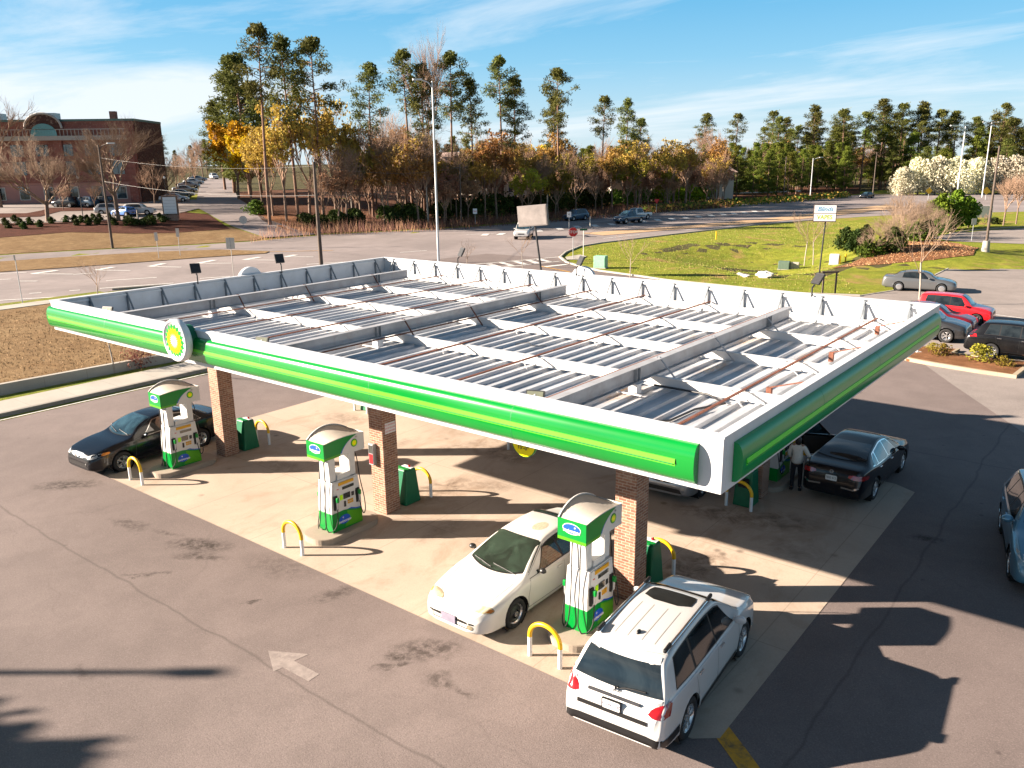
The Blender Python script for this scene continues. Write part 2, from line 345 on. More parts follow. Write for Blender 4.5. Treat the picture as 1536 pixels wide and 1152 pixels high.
m_green = turf('spring_grass', (.175, .215, .022), (.30, .29, .04), (.33, .20, .085), sc_=1.3, fine=8, c3at=(.56, .66))
m_vgreen = turf('verge_grass', (0.152, 0.198, 0.015), (0.319, 0.274, 0.076), sc_=3, fine=16)
m_straw = turf('pine_straw', (0.198, 0.091, 0.042), (0.319, 0.152, 0.076), sc_=2.5, fine=26)
m_mulch = turf('bark_mulch', (0.076, 0.027, 0.017), (0.122, 0.046, 0.030), sc_=2.5, fine=10)
m_litter = turf('leaf_litter', (0.099, 0.046, 0.027), (0.167, 0.076, 0.042), sc_=2, fine=6)
m_line = mat('worn_road_paint', (.62, .60, .57), .8, var=.12, scale=9, dirt=(.28, .25, .24), dirtamt=.75)
m_yline = mat('worn_yellow_road_paint', (.55, .27, .02), .8, var=.15, scale=5, dirt=(.10, .075, .05), dirtamt=.95)
# the ground itself: one sheet, finer where it rolls
def steps(parts):
    out = []
    for a, b, s in parts:
        x = a
        while x < b-1e-6: out.append(x); x += s
    out.append(parts[-1][1]); return out
us = steps([(-3000, -600, 400), (-600, -200, 50), (-200, -90, 5), (-90, 90, 2.0), (90, 230, 5), (230, 600, 60), (600, 3000, 400)])
vs_ = steps([(-60, 40, 20), (40, 200, 2.0), (200, 320, 6), (320, 900, 60), (900, 3400, 500)])
mb = MB(); vv = []
for v_ in vs_:
    for u_ in us:
        x, y = xy(u_, v_); vv.append((x, y, h(x, y)-.03))
nu = len(us)
mb.add(vv, [(j*nu+i, j*nu+i+1, (j+1)*nu+i+1, (j+1)*nu+i) for j in range(len(vs_)-1) for i in range(nu-1)], 0, True)
tag(mb.build('ground', m_ground), kind='structure')
def sheet(name, poly, mt, z=0.0, step=0, kind='structure', thick=0, label=None, cat=None, group=None, parent=None):
    """a flat or draped sheet; thick > 0 makes it a slab whose top is z"""
    bm = bmesh.new(); f = bm.faces.new([bm.verts.new((x, y, 0)) for x, y in poly]); bmesh.ops.recalc_face_normals(bm, faces=[f])
    if f.normal.z < 0: f.normal_flip()
    if step:
        xs = [p[0] for p in poly]; ys = [p[1] for p in poly]
        for ax, lo, hi in ((0, min(xs), max(xs)), (1, min(ys), max(ys))):
            q = math.ceil(lo/step)*step
            while q < hi:
                no = [0, 0, 0]; no[ax] = 1; cc_ = [0, 0, 0]; cc_[ax] = q
                bmesh.ops.bisect_plane(bm, geom=bm.verts[:]+bm.edges[:]+bm.faces[:], plane_co=cc_, plane_no=no); q += step
        bmesh.ops.triangulate(bm, faces=bm.faces[:])
    if thick:
        r = bmesh.ops.extrude_face_region(bm, geom=bm.faces[:])
        for v in [g_ for g_ in r['geom'] if isinstance(g_, bmesh.types.BMVert)]: v.co.z += thick
        for v in bm.verts: v.co.z += -thick
    for v in bm.verts: v.co.z += (h(v.co.x, v.co.y) if step else 0)+z
    me = bpy.data.meshes.new(name); bm.to_mesh(me); bm.free(); me.materials.append(mt)
    o = mesh_obj(name, me, parent); tag(o, label, cat, group, kind); return o
def strip(pts, w):
    """outline of a ribbon of width w along pts"""
    L_, R_ = [], []
    for i, p in enumerate(pts):
        a = Vector(pts[max(i-1, 0)][:2]); b = Vector(pts[min(i+1, len(pts)-1)][:2]); d = (b-a).normalized(); n = Vector((-d.y, d.x))*w/2
        L_.append(tuple(Vector(p[:2])+n)); R_.append(tuple(Vector(p[:2])-n))
    return L_+R_[::-1]

# ---------------- setting ----------------
S = sheet
S('grass', [(-140, -60), (60, -60), (150, 60), (150, 330), (-10, 330), (-70, 150), (-140, 60)], m_green, -.015, step=2.5)
road = [(-73.86, 25.29), (-71.6, 31.39), (-68.87, 37.77), (-65.65, 44.42), (-63.35, 50.37), (-63.82, 55.75), (-64.09, 61.42), (-60.2, 68.79), (-55.08, 81.25), (-52.95, 94.77), (-52.07, 112.95), (-50.49, 134.3), (-44.52, 165.49), (-37.34, 212.97), (-30.71, 221.61)]
S('road', [(-72, -60), *[p for p in road], (60, 260), (60, 215)]+[(-9.93, 138.46), (-15.84, 124.43), (-21.42, 108.58), (-24.68, 85.81), (-26.29, 72.36), (-26.12, 67.87), (-24.08, 61.63), (-22.3, 58.24), (-18.47, 53.9)]+[(-10, 50), (-10, 30), (-25, 28), (-37.5, 22), (-38.6, 14), (-38.6, -60)], m_road, .0, step=4)
S('forecourt', [(-7.7, -45), (60, -45), (60, 78)]+[(16.41, 76.13), (12.86, 72.92), (11.85, 68.58), (11.85, 61.28), (11.31, 52.51), (10.26, 48.89), (6.36, 47.37), (1.16, 47.79), (-4.69, 48.26), (-7.65, 49.17), (-12.27, 50.28), (-16.94, 53.01), (-20.82, 56.36)]+[(-30, 56), (-34, 30), (-20, 27), (-10, 24), (-7.7, 20)], m_lot, .006)
S('parking_lot', [(60, 22), (60, 76)]+[(16.41, 76.13), (12.86, 72.92), (11.85, 68.58), (11.85, 61.28), (11.34, 53.3)]+[(9.5, 47), (13, 41), (16.5, 33.5)]+[(18.74, 29.37), (20.19, 26.85), (21.9, 24.01), (23.47, 21.38), (25.34, 18.39)], m_lot2, .011)
S('exit_lane', [(4.33, 97.05), (4.75, 104.74), (11.06, 117.83), (22.65, 120.53), (23.93, 88.02), (14.08, 94.36), (10.54, 94.03), (7.22, 93.9)], m_lot2, .02, step=3)
S('far_road', [(-10.12, 208.83), (-9.27, 225.13), (1.89, 213.36), (12.59, 203.73), (13.81, 186.43), (0.62, 198.93), (-7.08, 202.71)], m_road, .03, step=3)
# pad
pad = [(1.2, .03), (21.42, .05), (21.79, .35), (21.77, 13.5), (21.15, 13.85), (.4, 13.85), (-.2, 13.2), (-.2, 1.2)]
S('concrete_pad', pad, m_conc, .014)
# walkway along the left of the forecourt, kerb, verge
S('walkway', [(-10.25, -40), (-8.45, -40), (-8.45, 19), (-10.25, 19)], m_walk, .15, thick=.17)
tag(sheet('kerb', [(-8.44, -40), (-8.25, -40), (-8.25, 19), (-8.44, 19)], m_curb, .155, thick=.18, kind='structure'))
S('kerb', strip([(-8.35, 19.2), (-8.6, 21.5), (-10.5, 24.2), (-16, 26), (-30, 27.3), (-36, 25), (-38.3, 20)], .2), m_curb, .15, thick=.17)
S('verge', [(-12.6, -40), (-10.26, -40), (-10.26, 19), (-10.6, 19)], m_vgreen, .12, thick=.14)
S('dry_field', [(-35.4, -50), (-14.8, -50), (-11.2, 12), (-11, 24), (-34, 24), (-35.4, 18)], m_brown, .03, step=2)
S('pavement', [(-37.1, -50), (-35.4, -50), (-35.4, 19), (-37.1, 19)], m_walk, .07, thick=.09)
S('road_verge', [(-38.5, -50), (-37.12, -50), (-37.12, 19), (-38.3, 19)], m_vgreen, .05, thick=.06)
S('median', [(-69.55, 19.92), (-68.52, 23.26), (-66.93, 29.27), (-63.17, 37.88), (-59.06, 42.9), (-52.33, 44.87), (-50.98, 43.29), (-53.41, 36.89), (-55.2, 30.58), (-56.84, 24.78), (-58.91, 19.65), (-59.76, 16.61)], m_brown, .06, step=4)
S('median', [(-35.4, 82.08), (-30.37, 96.51), (-24.87, 119.8), (-22.18, 140.73), (-19.51, 169.19), (-14.31, 158.33), (-18.23, 128.6), (-21.85, 112.2), (-27.9, 91.87), (-30.97, 80.53)], mat('tan_median', (.42, .27, .15), .9, var=.15, scale=1), .04, step=4)
# left bank, beds and the hillside lot
S('bank', [(-75.99, 20.85), (-74.32, 25.47), (-72.03, 31.58), (-69.3, 38.0), (-66.09, 44.7), (-63.79, 50.68), (-64.79, 52.98), (-74.44, 54.97), (-84.12, 55.96), (-81.37, 44.47), (-89.38, 31.31), (-93.2, 26.65)], m_brown, .03, step=2)
S('mulch_bed', [(-88.69, 25.13), (-86.58, 30.22), (-84.76, 37.42), (-78.34, 42.85), (-75.68, 46.83), (-74.87, 50.18), (-73.72, 53.97), (-79.98, 56.52), (-88.47, 60.01), (-94.12, 58.78), (-89.97, 52.1), (-100.81, 35.74), (-104.87, 30.59)], m_mulch, .07, step=2)
S('hill_road', [(-64.79, 52.98), (-74.96, 55.32), (-84.59, 58.65), (-92.65, 61.85), (-98.26, 63.93), (-116.54, 75.54), (-151.87, 97.71), (-194.31, 124.47), (-184.17, 128.65), (-132.15, 93.91), (-105.7, 76.92), (-93.46, 71.03), (-77.84, 62.85), (-68.88, 60.71), (-64.41, 61.11)], m_road, .09, step=2)
S('hill_lot', [(-140.12, 38.36), (-131.61, 47.55), (-118.1, 58.14), (-109.71, 71.35), (-96.15, 63.45), (-92.6, 57.87), (-87.8, 51.39), (-93.86, 41.58), (-99.35, 35.17), (-106.06, 27.82)], m_lot2, .08, step=2)
S('mulch_bed', [(-117.06, 34.67), (-108.79, 42.5), (-110.76, 45.45), (-113.57, 47.96), (-104.32, 56.74), (-100.79, 55.94), (-107.62, 46.84), (-102.92, 41.91), (-109.84, 32.25)], m_mulch, .13, step=2)
S('woods_floor', [(-70.05, 56.98), (-66.38, 58.79), (-65.15, 61.71), (-60.99, 69.53), (-56.24, 82.57), (-54.24, 96.5), (-53.23, 114.79), (-52.25, 137.61), (-45.97, 169.06), (-38.36, 216.51), (-52.31, 264.73), (-99.98, 227.25), (-118.94, 153.89), (-124.97, 89.89), (-103.92, 76.13), (-86.81, 66.88)], m_litter, .05, step=3)
S('pine_straw_bank', [(-83.59, 65.22), (-82.27, 66.67), (-74.6, 68.77), (-65.68, 62.03), (-68.29, 59.15), (-76.47, 61.29)], m_straw, .09, step=2)
S('pine_straw_bed', [(2.61, 64.73), (4.01, 71.79), (2.06, 89.04), (4.84, 95.37), (8.44, 91.02), (10.87, 87.42), (12.58, 74.43), (10.1, 70.44), (6.91, 67.64)], m_straw, .02, step=1.5)
# kerbs of the green corner and of the lot
S('kerb', strip([(-16.25, 122.5), (-20.93, 107.35), (-24.21, 84.94), (-25.86, 71.67), (-25.7, 67.25), (-23.53, 61.2), (-21.49, 57.32), (-18.36, 53.97), (-15.58, 52.09), (-12.27, 50.28), (-7.65, 49.17), (-4.69, 48.26), (1.16, 47.79), (6.36, 47.37), (10.11, 48.61)], .22), m_walk, .12, thick=.14)
S('kerb', strip([(10.07, 48.76), (11.31, 52.51), (11.85, 61.28), (11.85, 68.58), (12.86, 72.92), (16.41, 76.13)], .12), m_walk, .05, thick=.07)
S('kerb', strip([(4.75, 104.74), (6.29, 110.85), (10.74, 120.26)], .2), m_curb_w, .12, thick=.14)
S('pavement', [(-21.03, 57.61), (-20.96, 60.15), (-19.54, 59.23), (-18.61, 56.39), (-19.61, 55.77)], m_walk, .05)
# planted island before the parked cars
isl = [(15.9, 32.6), (16.4, 31.6), (17.6, 30.9), (21.9, 29.75), (22.6, 30.0), (23.6, 32.6), (22.6, 32.9), (20.5, 33.4)]
isl = [(16.72, 31.74), (17.14, 33.5), (19.04, 33.91), (18.95, 32.96), (20.52, 32.53), (22.1, 32.84), (22.26, 32.64), (22.01, 29.64), (20.71, 29.72), (18.72, 30.13), (17.54, 30.26)]
S('planting_island', isl, m_straw, .12, thick=.14)
S('kerb', strip([(17.12, 33.58), (16.8, 31.8), (17.11, 30.8), (17.66, 30.35), (18.74, 30.06), (20.71, 29.72), (22.04, 29.6), (22.29, 32.66)], .2), m_curb_w, .16, thick=.17)
S('kerb', strip([(19.04, 33.91), (18.97, 32.88), (20.52, 32.53)], .15), m_curb_w, .15, thick=.16)
# painted marks
def marks(name, segs, mt=m_line, z=.022):
    mb = MB()
    for (a, b, w_) in segs:
        a, b = Vector(a), Vector(b); d = (b-a).normalized(); n = Vector((-d.y, d.x))*w_/2
        q = [a+n, a-n, b-n, b+n]; mb.add([(p.x, p.y, h(p.x, p.y)+z) for p in q], [(0, 1, 2, 3)])
    return tag(mb.build(name, mt), kind='structure')
def px(L, w_): return [(L[i], L[i+1], w_) for i in range(0, len(L), 2)]
marks('lane_marking', px([(-40.29, 12.65), (-38.01, 16.39), (-42.1, 15.41), (-41.66, 16.1), (-40.85, 17.86), (-40.48, 18.51), (-38.35, 20.76), (-37.34, 22.49), (-50.55, 17.97), (-49.13, 18.9), (-53.18, 17.49), (-52.54, 18.16), (-38.5, 27.75), (-37.41, 29.97), (-38.75, 39.29), (-37.1, 42.89)], .28)
      + px([(-40.02, 19.87), (-37.79, 24.88), (-44.15, 22.38), (-42.41, 25.98), (-54.9, 20.83), (-51.27, 22.88), (-52.44, 25.5), (-49.28, 27.22), (-50.7, 29.89), (-47.51, 31.3), (-48.93, 33.85), (-46.19, 35.89), (-47.65, 38.34), (-44.62, 39.88), (-46.25, 42.4), (-43.66, 44.0), (-57.54, 19.13), (-56.4, 20.97), (-51.02, 22.77), (-50.38, 24.27)], .3)
      + px([(-25.09, 47.58), (-21.69, 57.48), (-21.45, 47.21), (-19.4, 54.92), (-42.13, 112.78), (-37.06, 135.83), (-46.44, 96.8), (-42.13, 112.78), (-37.06, 135.83), (-28.41, 168.2), (-47.27, 72.39), (-45.41, 76.44), (-28.71, 76.94), (-27.64, 84.13), (-25.8, 93.67), (-24.95, 98.11), (-23.79, 102.2), (-22.78, 109.37), (-38.84, 51.88), (-37.78, 54.92)], .25))
marks('chevron', px([(-54.9, 20.83), (-55.44, 23.3), (-52.44, 25.5), (-53.34, 27.61), (-50.7, 29.89), (-51.83, 31.97), (-48.93, 33.85), (-50.05, 36.5), (-47.65, 38.34), (-48.34, 40.75), (-46.25, 42.4), (-46.82, 44.21)], .7), z=.028)
marks('hatching', z=.028, segs=px([(-24.04, 49.16), (-21.61, 47.69), (-23.68, 50.64), (-21.19, 49.14), (-23.26, 52.18), (-20.75, 50.61), (-22.67, 53.54), (-20.42, 52.05), (-22.28, 54.78), (-20.08, 53.53)], .6))
marks('stop_line', px([(-18.18, 49.86), (-17.47, 52.68)], .6), z=.034)
D = [(-44.59, 72.75), (-43.4, 74.47), (-41.82, 81.56), (-41.25, 85.77), (-40.82, 89.69), (-39.69, 92.57), (-38.98, 96.17), (-37.95, 99.44), (-37.69, 103.19), (-37.2, 107.05), (-36.44, 110.34), (-35.97, 114.11), (-35.39, 117.7), (-34.59, 120.94), (-33.93, 124.19), (-33.42, 127.46), (-32.89, 130.83), (-32.28, 134.12), (-31.65, 137.51)]
E_ = [(-45.93, 74.93), (-44.61, 76.89), (-44.24, 84.12), (-43.65, 88.28), (-43.31, 92.35), (-42.24, 95.61), (-41.32, 98.89), (-40.29, 102.31), (-40.27, 106.64), (-39.85, 110.68), (-39.05, 113.98), (-38.23, 117.38), (-37.74, 121.11), (-37.07, 124.64), (-36.4, 128.06), (-35.92, 131.49), (-35.35, 134.84), (-34.76, 138.3), (-34.07, 141.66)]
marks('hatching', [(a, b, .9) for a, b in zip(D, E_)], z=.028)
marks('yellow_line', px([(-18.58, 50.19), (-14.1, 48.31), (-52.03, 44.65), (-46.92, 49.39)], .2), m_yline, z=.038)
mb = MB(); ar = [(13.56, -2.69), (14.31, -2.27), (14.26, -2.59), (15.0, -2.57), (15.02, -2.84), (14.27, -2.86), (14.23, -3.05)]
mb.add([(x, y, .010) for x, y in ar], [(0, 1, 2), (0, 2, 5), (0, 5, 6), (2, 3, 4), (2, 4, 5)])
m_arrow = mat('faded_road_paint', (.27, .225, .205), .85, var=.15, scale=8, dirt=(.185, .15, .14), dirtamt=.95)
tag(mb.build('lane_arrow', m_arrow), kind='structure')
marks('edge_line', [((-7.85, -40), (-7.85, 18), .1)], m_line, .01)
sheet('yellow_line', strip([(21.66, 0.6), (21.88, 0.43), (22.14, 0.23), (22.44, -0.01), (22.91, -0.42)], .34), m_yline, .012)
marks('bay_line', px([(12.71, 47.81), (20.38, 45.44), (15.63, 43.79), (20.78, 42.29)], .12), m_line, .016)
# retaining kerb wall behind the verge
mb = MB(); mb.prism([(-14.95, -50), (-14.7, -50), (-10.95, 12), (-10.9, 14.5), (-11.15, 14.5), (-11.2, 12)], -.1, .52)
tag(mb.build('retaining_wall', m_walk, bevel=.02), 'low grey concrete wall between the dry brown field and the mown verge', 'wall')

# ---------------- canopy ----------------
W_, Y0, Y1, ZB, ZT = 21.81, -.22, 13.56, 4.58, 5.45
COLX = (2.43, 10.14, 17.92); COLY = (3.27, 10.38); CS = .52
def deck_mat():
    m, t, b = newmat('white_steel_deck'); setb(b, rough=.38, spec=.5); co = coords(t)
    f = noise(t, 1.2, 5, .6, co)
    cc = ramp(t, f, [(.35, (.37, .385, .41)), (.65, (.50, .515, .54))])
    st = noise(t, 1.1, 6, .7, coords(t, scale=(5, .35, 1)), .5)
    cc = mixc(t, M(t, 'MULTIPLY', ramp(t, st, [(.52, 0), (.72, 1)]), .38), cc, (.33, .31, .29))
    k = blobs(t, co, [(18.0, 3.4, .9, .5, 90, 1), (18.6, 6.4, .8, .25, 85, .9), (19.6, 1.3, .3, 1.4, 0, .8), (18.1, 9.8, .8, .3, 80, .8), (20.9, 1.6, .12, 1.6, 0, 1), (10.2, 3.4, .5, .3, 0, .8), (16.6, 9.3, .5, .2, 90, .7), (19.9, 8.6, .12, 1.3, 0, .9), (10.3, 10.6, .6, .3, 0, .6)], .15, 5)
    cc = mixc(t, M(t, 'MULTIPLY', k, ramp(t, noise(t, 6, 5, .7, coords(t, scale=(3, .6, 1))), [(.4, .1), (.6, 1)])), cc, (.42, .23, .09))
    t.links.new(cc, b.inputs['Base Color']); return m
m_deck = deck_mat()
m_beam = mat('galvanised_beam', (.34, .345, .36), .5, var=.12, scale=2, dirt=(.20, .15, .12), dirtamt=.35)
m_purl = mat('white_purlin', (.58, .58, .58), .45, var=.05, scale=2, dirt=(.5, .45, .4), dirtamt=.2)
m_green = m_green
def gloss(name, c, r=.16):
    m, t, b = newmat(name); setb(b, rough=r, coat=.8, coatr=.14, spec=.5); co = coords(t)
    f = noise(t, .8, 5, .6, co); t.links.new(ramp(t, f, [(.3, tuple(x*.92 for x in c)), (.7, tuple(x*1.06 for x in c))]), b.inputs['Base Color']); return m
m_bull = gloss('glossy_fascia_green', (.0, .20, .022)); m_limeg = gloss('glossy_lime_stripe', (.12, .56, .03))
can = empty('fuel_canopy', (0, 0, 0), 0, 'big white steel canopy with green and lime edges on brick columns', 'canopy')
# deck with ribs along Y
mb = MB(); x = .12; prof = []
while x < W_-.16:
    prof += [(x, 4.66), (x+.245, 4.66), (x+.275, 4.72), (x+.365, 4.72), (x+.395, 4.66)]; x += .395
prof = [p for p in prof if p[0] < W_-.10]
vs = [(a, yy, b) for yy in (Y0+.11, Y1-.11) for a, b in prof]; n = len(prof)
mb.add(vs, [(i, i+1, n+i+1, n+i) for i in range(n-1)])
mb.build('roof_deck', m_deck, can)
mb = MB(); mb.box(.11, Y0+.11, 4.585, W_-.11, Y1-.11, 4.63); mb.build('soffit', white_metal, can)
# fascia walls
th = .10
for nm, b in (('fascia_panel', (0, Y0, W_, Y0+th)), ('fascia_panel', (W_-th, Y0+th, W_, Y1-th)), ('fascia_panel', (0, Y1-th, W_, Y1)), ('fascia_panel', (0, Y0+th, th, Y1-th))):
    mb = MB(); mb.box(b[0], b[1], ZB, b[2], b[3], ZT); mb.build(nm, white_metal, can, bevel=.01)
# top caps (turned flange)
for (a, b, c, d) in ((-.01, Y0-.012, W_+.012, Y0+.15), (-.012, Y1-.15, W_+.012, Y1+.012)):
    mb = MB(); mb.box(a, b, ZT+.002, c, d, ZT+.03); mb.build('fascia_cap', white_metal, can)
for (a, b) in ((-.012, .15), (W_-.15, W_+.012)):
    mb = MB(); mb.box(a, Y0+.152, ZT+.002, b, Y1-.152, ZT+.03); mb.build('fascia_cap', white_metal, can)
# bullnose bands: an arc pushed along the side, with a ribbed lime stripe
m_bull2 = mat('shaded_side_fascia_green', (.0, .24, .06), .30, var=.04); m_lime2 = mat('shaded_side_lime_stripe', (.04, .62, .01), .4, var=.03)  # uncoated copies for the right side, its shaded look put into the colour
def bullnose(T, L, name='bullnose_band', mg=None, ml=None):
    z0, z1, bl = 4.675, 5.305, .16; A = []
    for k in range(17):
        a = k/16*PI; zc = (z0+z1)/2; q = math.sin(a)**.75
        A.append((bl*q+.004, zc-math.cos(a)*(z1-z0)/2))
    mb = MB(); n = len(A)
    v = [T @ Vector((0, d, z)) for d, z in A]+[T @ Vector((L, d, z)) for d, z in A]
    mb.add(v, [(i, i+1, n+i+1, n+i) for i in range(n-1)], 0, True)
    mb.add(v, [tuple(range(n)), tuple(range(n, 2*n))[::-1]], 0)
    o = mb.build(name, mg or m_bull, can)
    s = MB(); m0 = .012
    prof = [(bl-.012, 4.925), (bl+.006, 4.93), (bl+.008, 4.955), (bl-.008, 4.958), (bl-.008, 4.966), (bl+.025, 4.972), (bl+.012, 5.045), (bl-.03, 5.052)]
    v = [T @ Vector((.12, d, z)) for d, z in prof]+[T @ Vector((L-.30, d, z)) for d, z in prof]; n = len(prof)
    s.add(v, [(i, i+1, n+i+1, n+i) for i in range(n-1)], 0); s.add(v, [tuple(range(n))[::-1], tuple(range(n, 2*n))])
    st = s.build('lime_stripe', ml or m_limeg, o)
    sl = MB(); pr_ = [(bl-.004, 4.957), (bl+.0265, 4.957), (bl+.0265, 4.971), (bl-.004, 4.971)]; v = [T @ Vector((.13, d, z)) for d, z in pr_]+[T @ Vector((L-.34, d, z)) for d, z in pr_]
    sl.add(v, [(0, 1, 5, 4), (1, 2, 6, 5), (2, 3, 7, 6), (3, 2, 1, 0), (4, 5, 6, 7)], 0); sl.build('stripe_groove', dgreen, o)
    for q in range(1, int(L//3.6)+1):
        j = MB()
        xx = q*3.6; arc = [(d+.0015, z) for d, z in A]
        vv_ = [T @ Vector((xx+e, d, z)) for e in (0, .012) for d, z in arc]; nn = len(arc)
        j.add(vv_, [(i, i+1, nn+i+1, nn+i) for i in range(nn-1)])
        j.build('panel_joint', mat('joint_line', (.0, .16, .04), .6) if 'joint_line' not in bpy.data.materials else bpy.data.materials['joint_line'], o)
bullnose(Matrix.Translation((-.02, Y0, 0)) @ Matrix.Diagonal((1, -1, 1, 1)), 21.45)
bullnose(Matrix.Translation((W_, Y0+.36, 0)) @ Matrix.Rotation(PI/2, 4, 'Z') @ Matrix.Diagonal((1, -1, 1, 1)), 13.0, mg=m_bull2, ml=m_lime2)
mb = MB(); mb.box(21.425, Y0-.004, ZB, 21.437, Y0-.001, ZT); mb.build('panel_joint', grey, can)
m_brace = mat('dull_brace', (.16, .18, .20), .5, var=.2, scale=5)
# braces behind the fascia
def brace(x, y, dx, dy):
    mb = MB(); mb.bar((x, y, 4.66), (x, y, ZT-.02), .05, .05); mb.bar((x+dx*.02, y+dy*.02, ZT-.06), (x+dx*.42, y+dy*.42, 4.72), .04, .04)
    mb.bar((x-dy*.0, y, ZT-.12), (x, y, ZT-.08), .06, .02); mb.build('fascia_brace', m_brace, can)
for k in range(18): brace(.7+k*1.2, Y1-.13, 0, -1)
for k in range(11): brace(.13, .9+k*1.2, 1, 0)
for yy in (2.0, 5.0, 8.0, 11.0, 12.6): brace(W_-.13, yy, -1, 0)
# stiffener rail along the top of the back and left walls
for (p, q) in (((.2, Y1-.13, 5.36), (W_-.15, Y1-.13, 5.36)), ((.13, .2, 5.36), (.13, Y1-.2, 5.36))):
    mb = MB(); mb.bar(p, q, .04, .06); mb.build('stiffener_rail', white_metal, can)
# main girders (I sections) on the columns
GX = [c+CS/2 for c in COLX]
for gx in GX:
    mb = MB(); ya, yb = .12, 12.25
    mb.box(gx-.012, ya, 4.95, gx+.012, yb, 5.235); mb.box(gx-.10, ya, 5.236, gx+.10, yb, 5.256); mb.box(gx-.10, ya, 4.93, gx+.10, yb, 4.949)
    g = mb.build('girder', m_beam, can)
    for cy_ in COLY:
        s = MB()
        for e in (-.07, .07): s.box(gx-.09, cy_+.26+e-.006, 4.951, gx+.09, cy_+.26+e+.006, 5.234)
        s.build('web_stiffener', grey, g)
    for cy_ in COLY:
        s = MB(); s.box(gx-.10, cy_+.16, 4.60, gx+.10, cy_+.36, 4.91); s.box(gx-.17, cy_+.09, 4.91, gx+.17, cy_+.43, 4.928); s.box(gx-.3, cy_-.02, 4.722, gx+.3, cy_+.04, 4.74)
        s.build('post_stub', white_metal, can)
    for yk in (.25, 3.9+.6, 7.2, 10.4):
        for sg in (-1, 1):
            s = MB(); s.bar((gx+sg*.03, yk, 5.27), (gx+sg*.62, yk-.12, 4.74), .04, .015); s.build('kicker', rust if gx < 12 else m_beam, can)
# purlins
for py_ in (1.22, 4.18, 7.18, 10.12, 13.05):
    if py_ < 2: continue
    mb = MB(); mb.box(.3, py_-.008, 4.73, W_-.2, py_+.008, 4.925); mb.box(.3, py_-.04, 4.725, W_-.2, py_+.05, 4.74); mb.box(.3, py_-.05, 4.926, W_-.2, py_+.05, 4.94)
    p = mb.build('purlin', m_purl, can)
    for k in range(8):
        x = 1.6+k*2.62
        if min(abs(x-g) for g in GX) < .3: continue
        s = MB(); s.bar((x, py_-.02, 4.93), (x+.5, py_-.45, 4.73), .025, .012); s.build('strut', m_purl, p)
# rusty sag rods along Y
for x in (3.6, 5.9, 8.15, 10.75, 12.85, 15.2, 17.5, 20.29):
    mb = MB(); mb.bar((x, .02, 4.965), (x, 13.42, 4.965), .05, .03); mb.build('sag_rod', rust, can)
for yy in (4.6, 8.4, 12.2):
    mb = MB(); mb.bar((20.6, yy, 4.95), (21.69, yy, 5.30), .05, .02); mb.cbox((20.62, yy, 4.85), (.10, .10, .22)); mb.build('edge_bracket', rust, can)
mb = MB(); mb.tube([(19.0, .9, 4.74), (19.25, 1.5, 4.75), (19.75, 2.1, 4.75), (19.8, 3.0, 4.75), (20.1, 3.7, 4.75), (19.6, 4.0, 4.78), (18.4, 3.95, 4.8)], .022, 6); mb.build('cable', dark, can)
for (x, y) in ((8.3, 8.0), (12.9, 11.0), (13.4, 5.6)):
    mb = MB(); mb.tube([(x, y, 4.75), (x+.3, y+.2, 4.8), (x+.5, y+.05, 4.76), (x+.8, y+.3, 4.75)], .012, 5); mb.build('cable', dark, can)
# brick columns
def brick_mat(name='column_brick', c1=(.33, .165, .105), c2=(.19, .085, .058), mo=(.40, .33, .26), wd=.2, ht=.0667, w3=True):
    m, t, b = newmat(name); setb(b, rough=.85, spec=.2)
    c = N(t, 'ShaderNodeTexCoord'); s = N(t, 'ShaderNodeSeparateXYZ'); t.links.new(c.outputs['Object'], s.inputs[0])
    g = N(t, 'ShaderNodeNewGeometry'); vt = N(t, 'ShaderNodeVectorTransform'); vt.vector_type = 'NORMAL'; vt.convert_from = 'WORLD'; vt.convert_to = 'OBJECT'; t.links.new(g.outputs['Normal'], vt.inputs[0])
    sn = N(t, 'ShaderNodeSeparateXYZ'); t.links.new(vt.outputs[0], sn.inputs[0])
    k = M(t, 'GREATER_THAN', M(t, 'ABSOLUTE', sn.outputs[0]), .7)
    hx = M(t, 'ADD', M(t, 'MULTIPLY', s.outputs[0], sub(t, 1, k)), M(t, 'MULTIPLY', s.outputs[1], k))
    cb_ = N(t, 'ShaderNodeCombineXYZ'); t.links.new(hx, cb_.inputs[0]); t.links.new(s.outputs[2], cb_.inputs[1])
    br = N(t, 'ShaderNodeTexBrick'); t.links.new(cb_.outputs[0], br.inputs[0]); br.inputs['Scale'].default_value = 1
    br.inputs['Brick Width'].default_value = wd; br.inputs['Row Height'].default_value = ht; br.inputs['Mortar Size'].default_value = .008; br.inputs['Bias'].default_value = -.1
    br.inputs['Color1'].default_value = (*c1, 1); br.inputs['Color2'].default_value = (*c2, 1); br.inputs['Mortar'].default_value = (*mo, 1)
    cc = mixc(t, M(t, 'MULTIPLY', ramp(t, noise(t, 9, 4, .6, c.outputs['Object']), [(.5, 0), (.7, 1)]), .5), br.outputs[0], (.12, .07, .055))
    cc = mixc(t, M(t, 'MULTIPLY', ramp(t, noise(t, 3, 4, .6, c.outputs['Object']), [(.55, 0), (.72, 1)]), .45), cc, (.46, .36, .28))
    t.links.new(cc, b.inputs['Base Color']); bump(t, b, br.outputs['Fac'], -.6, .008); return m
m_brick = brick_mat()
for x in COLX:
    for y in COLY:
        mb = MB(); mb.box(x, y, 0, x+CS, y+CS, 4.58); c_ = mb.build('brick_column', m_brick, can, bevel=.008)
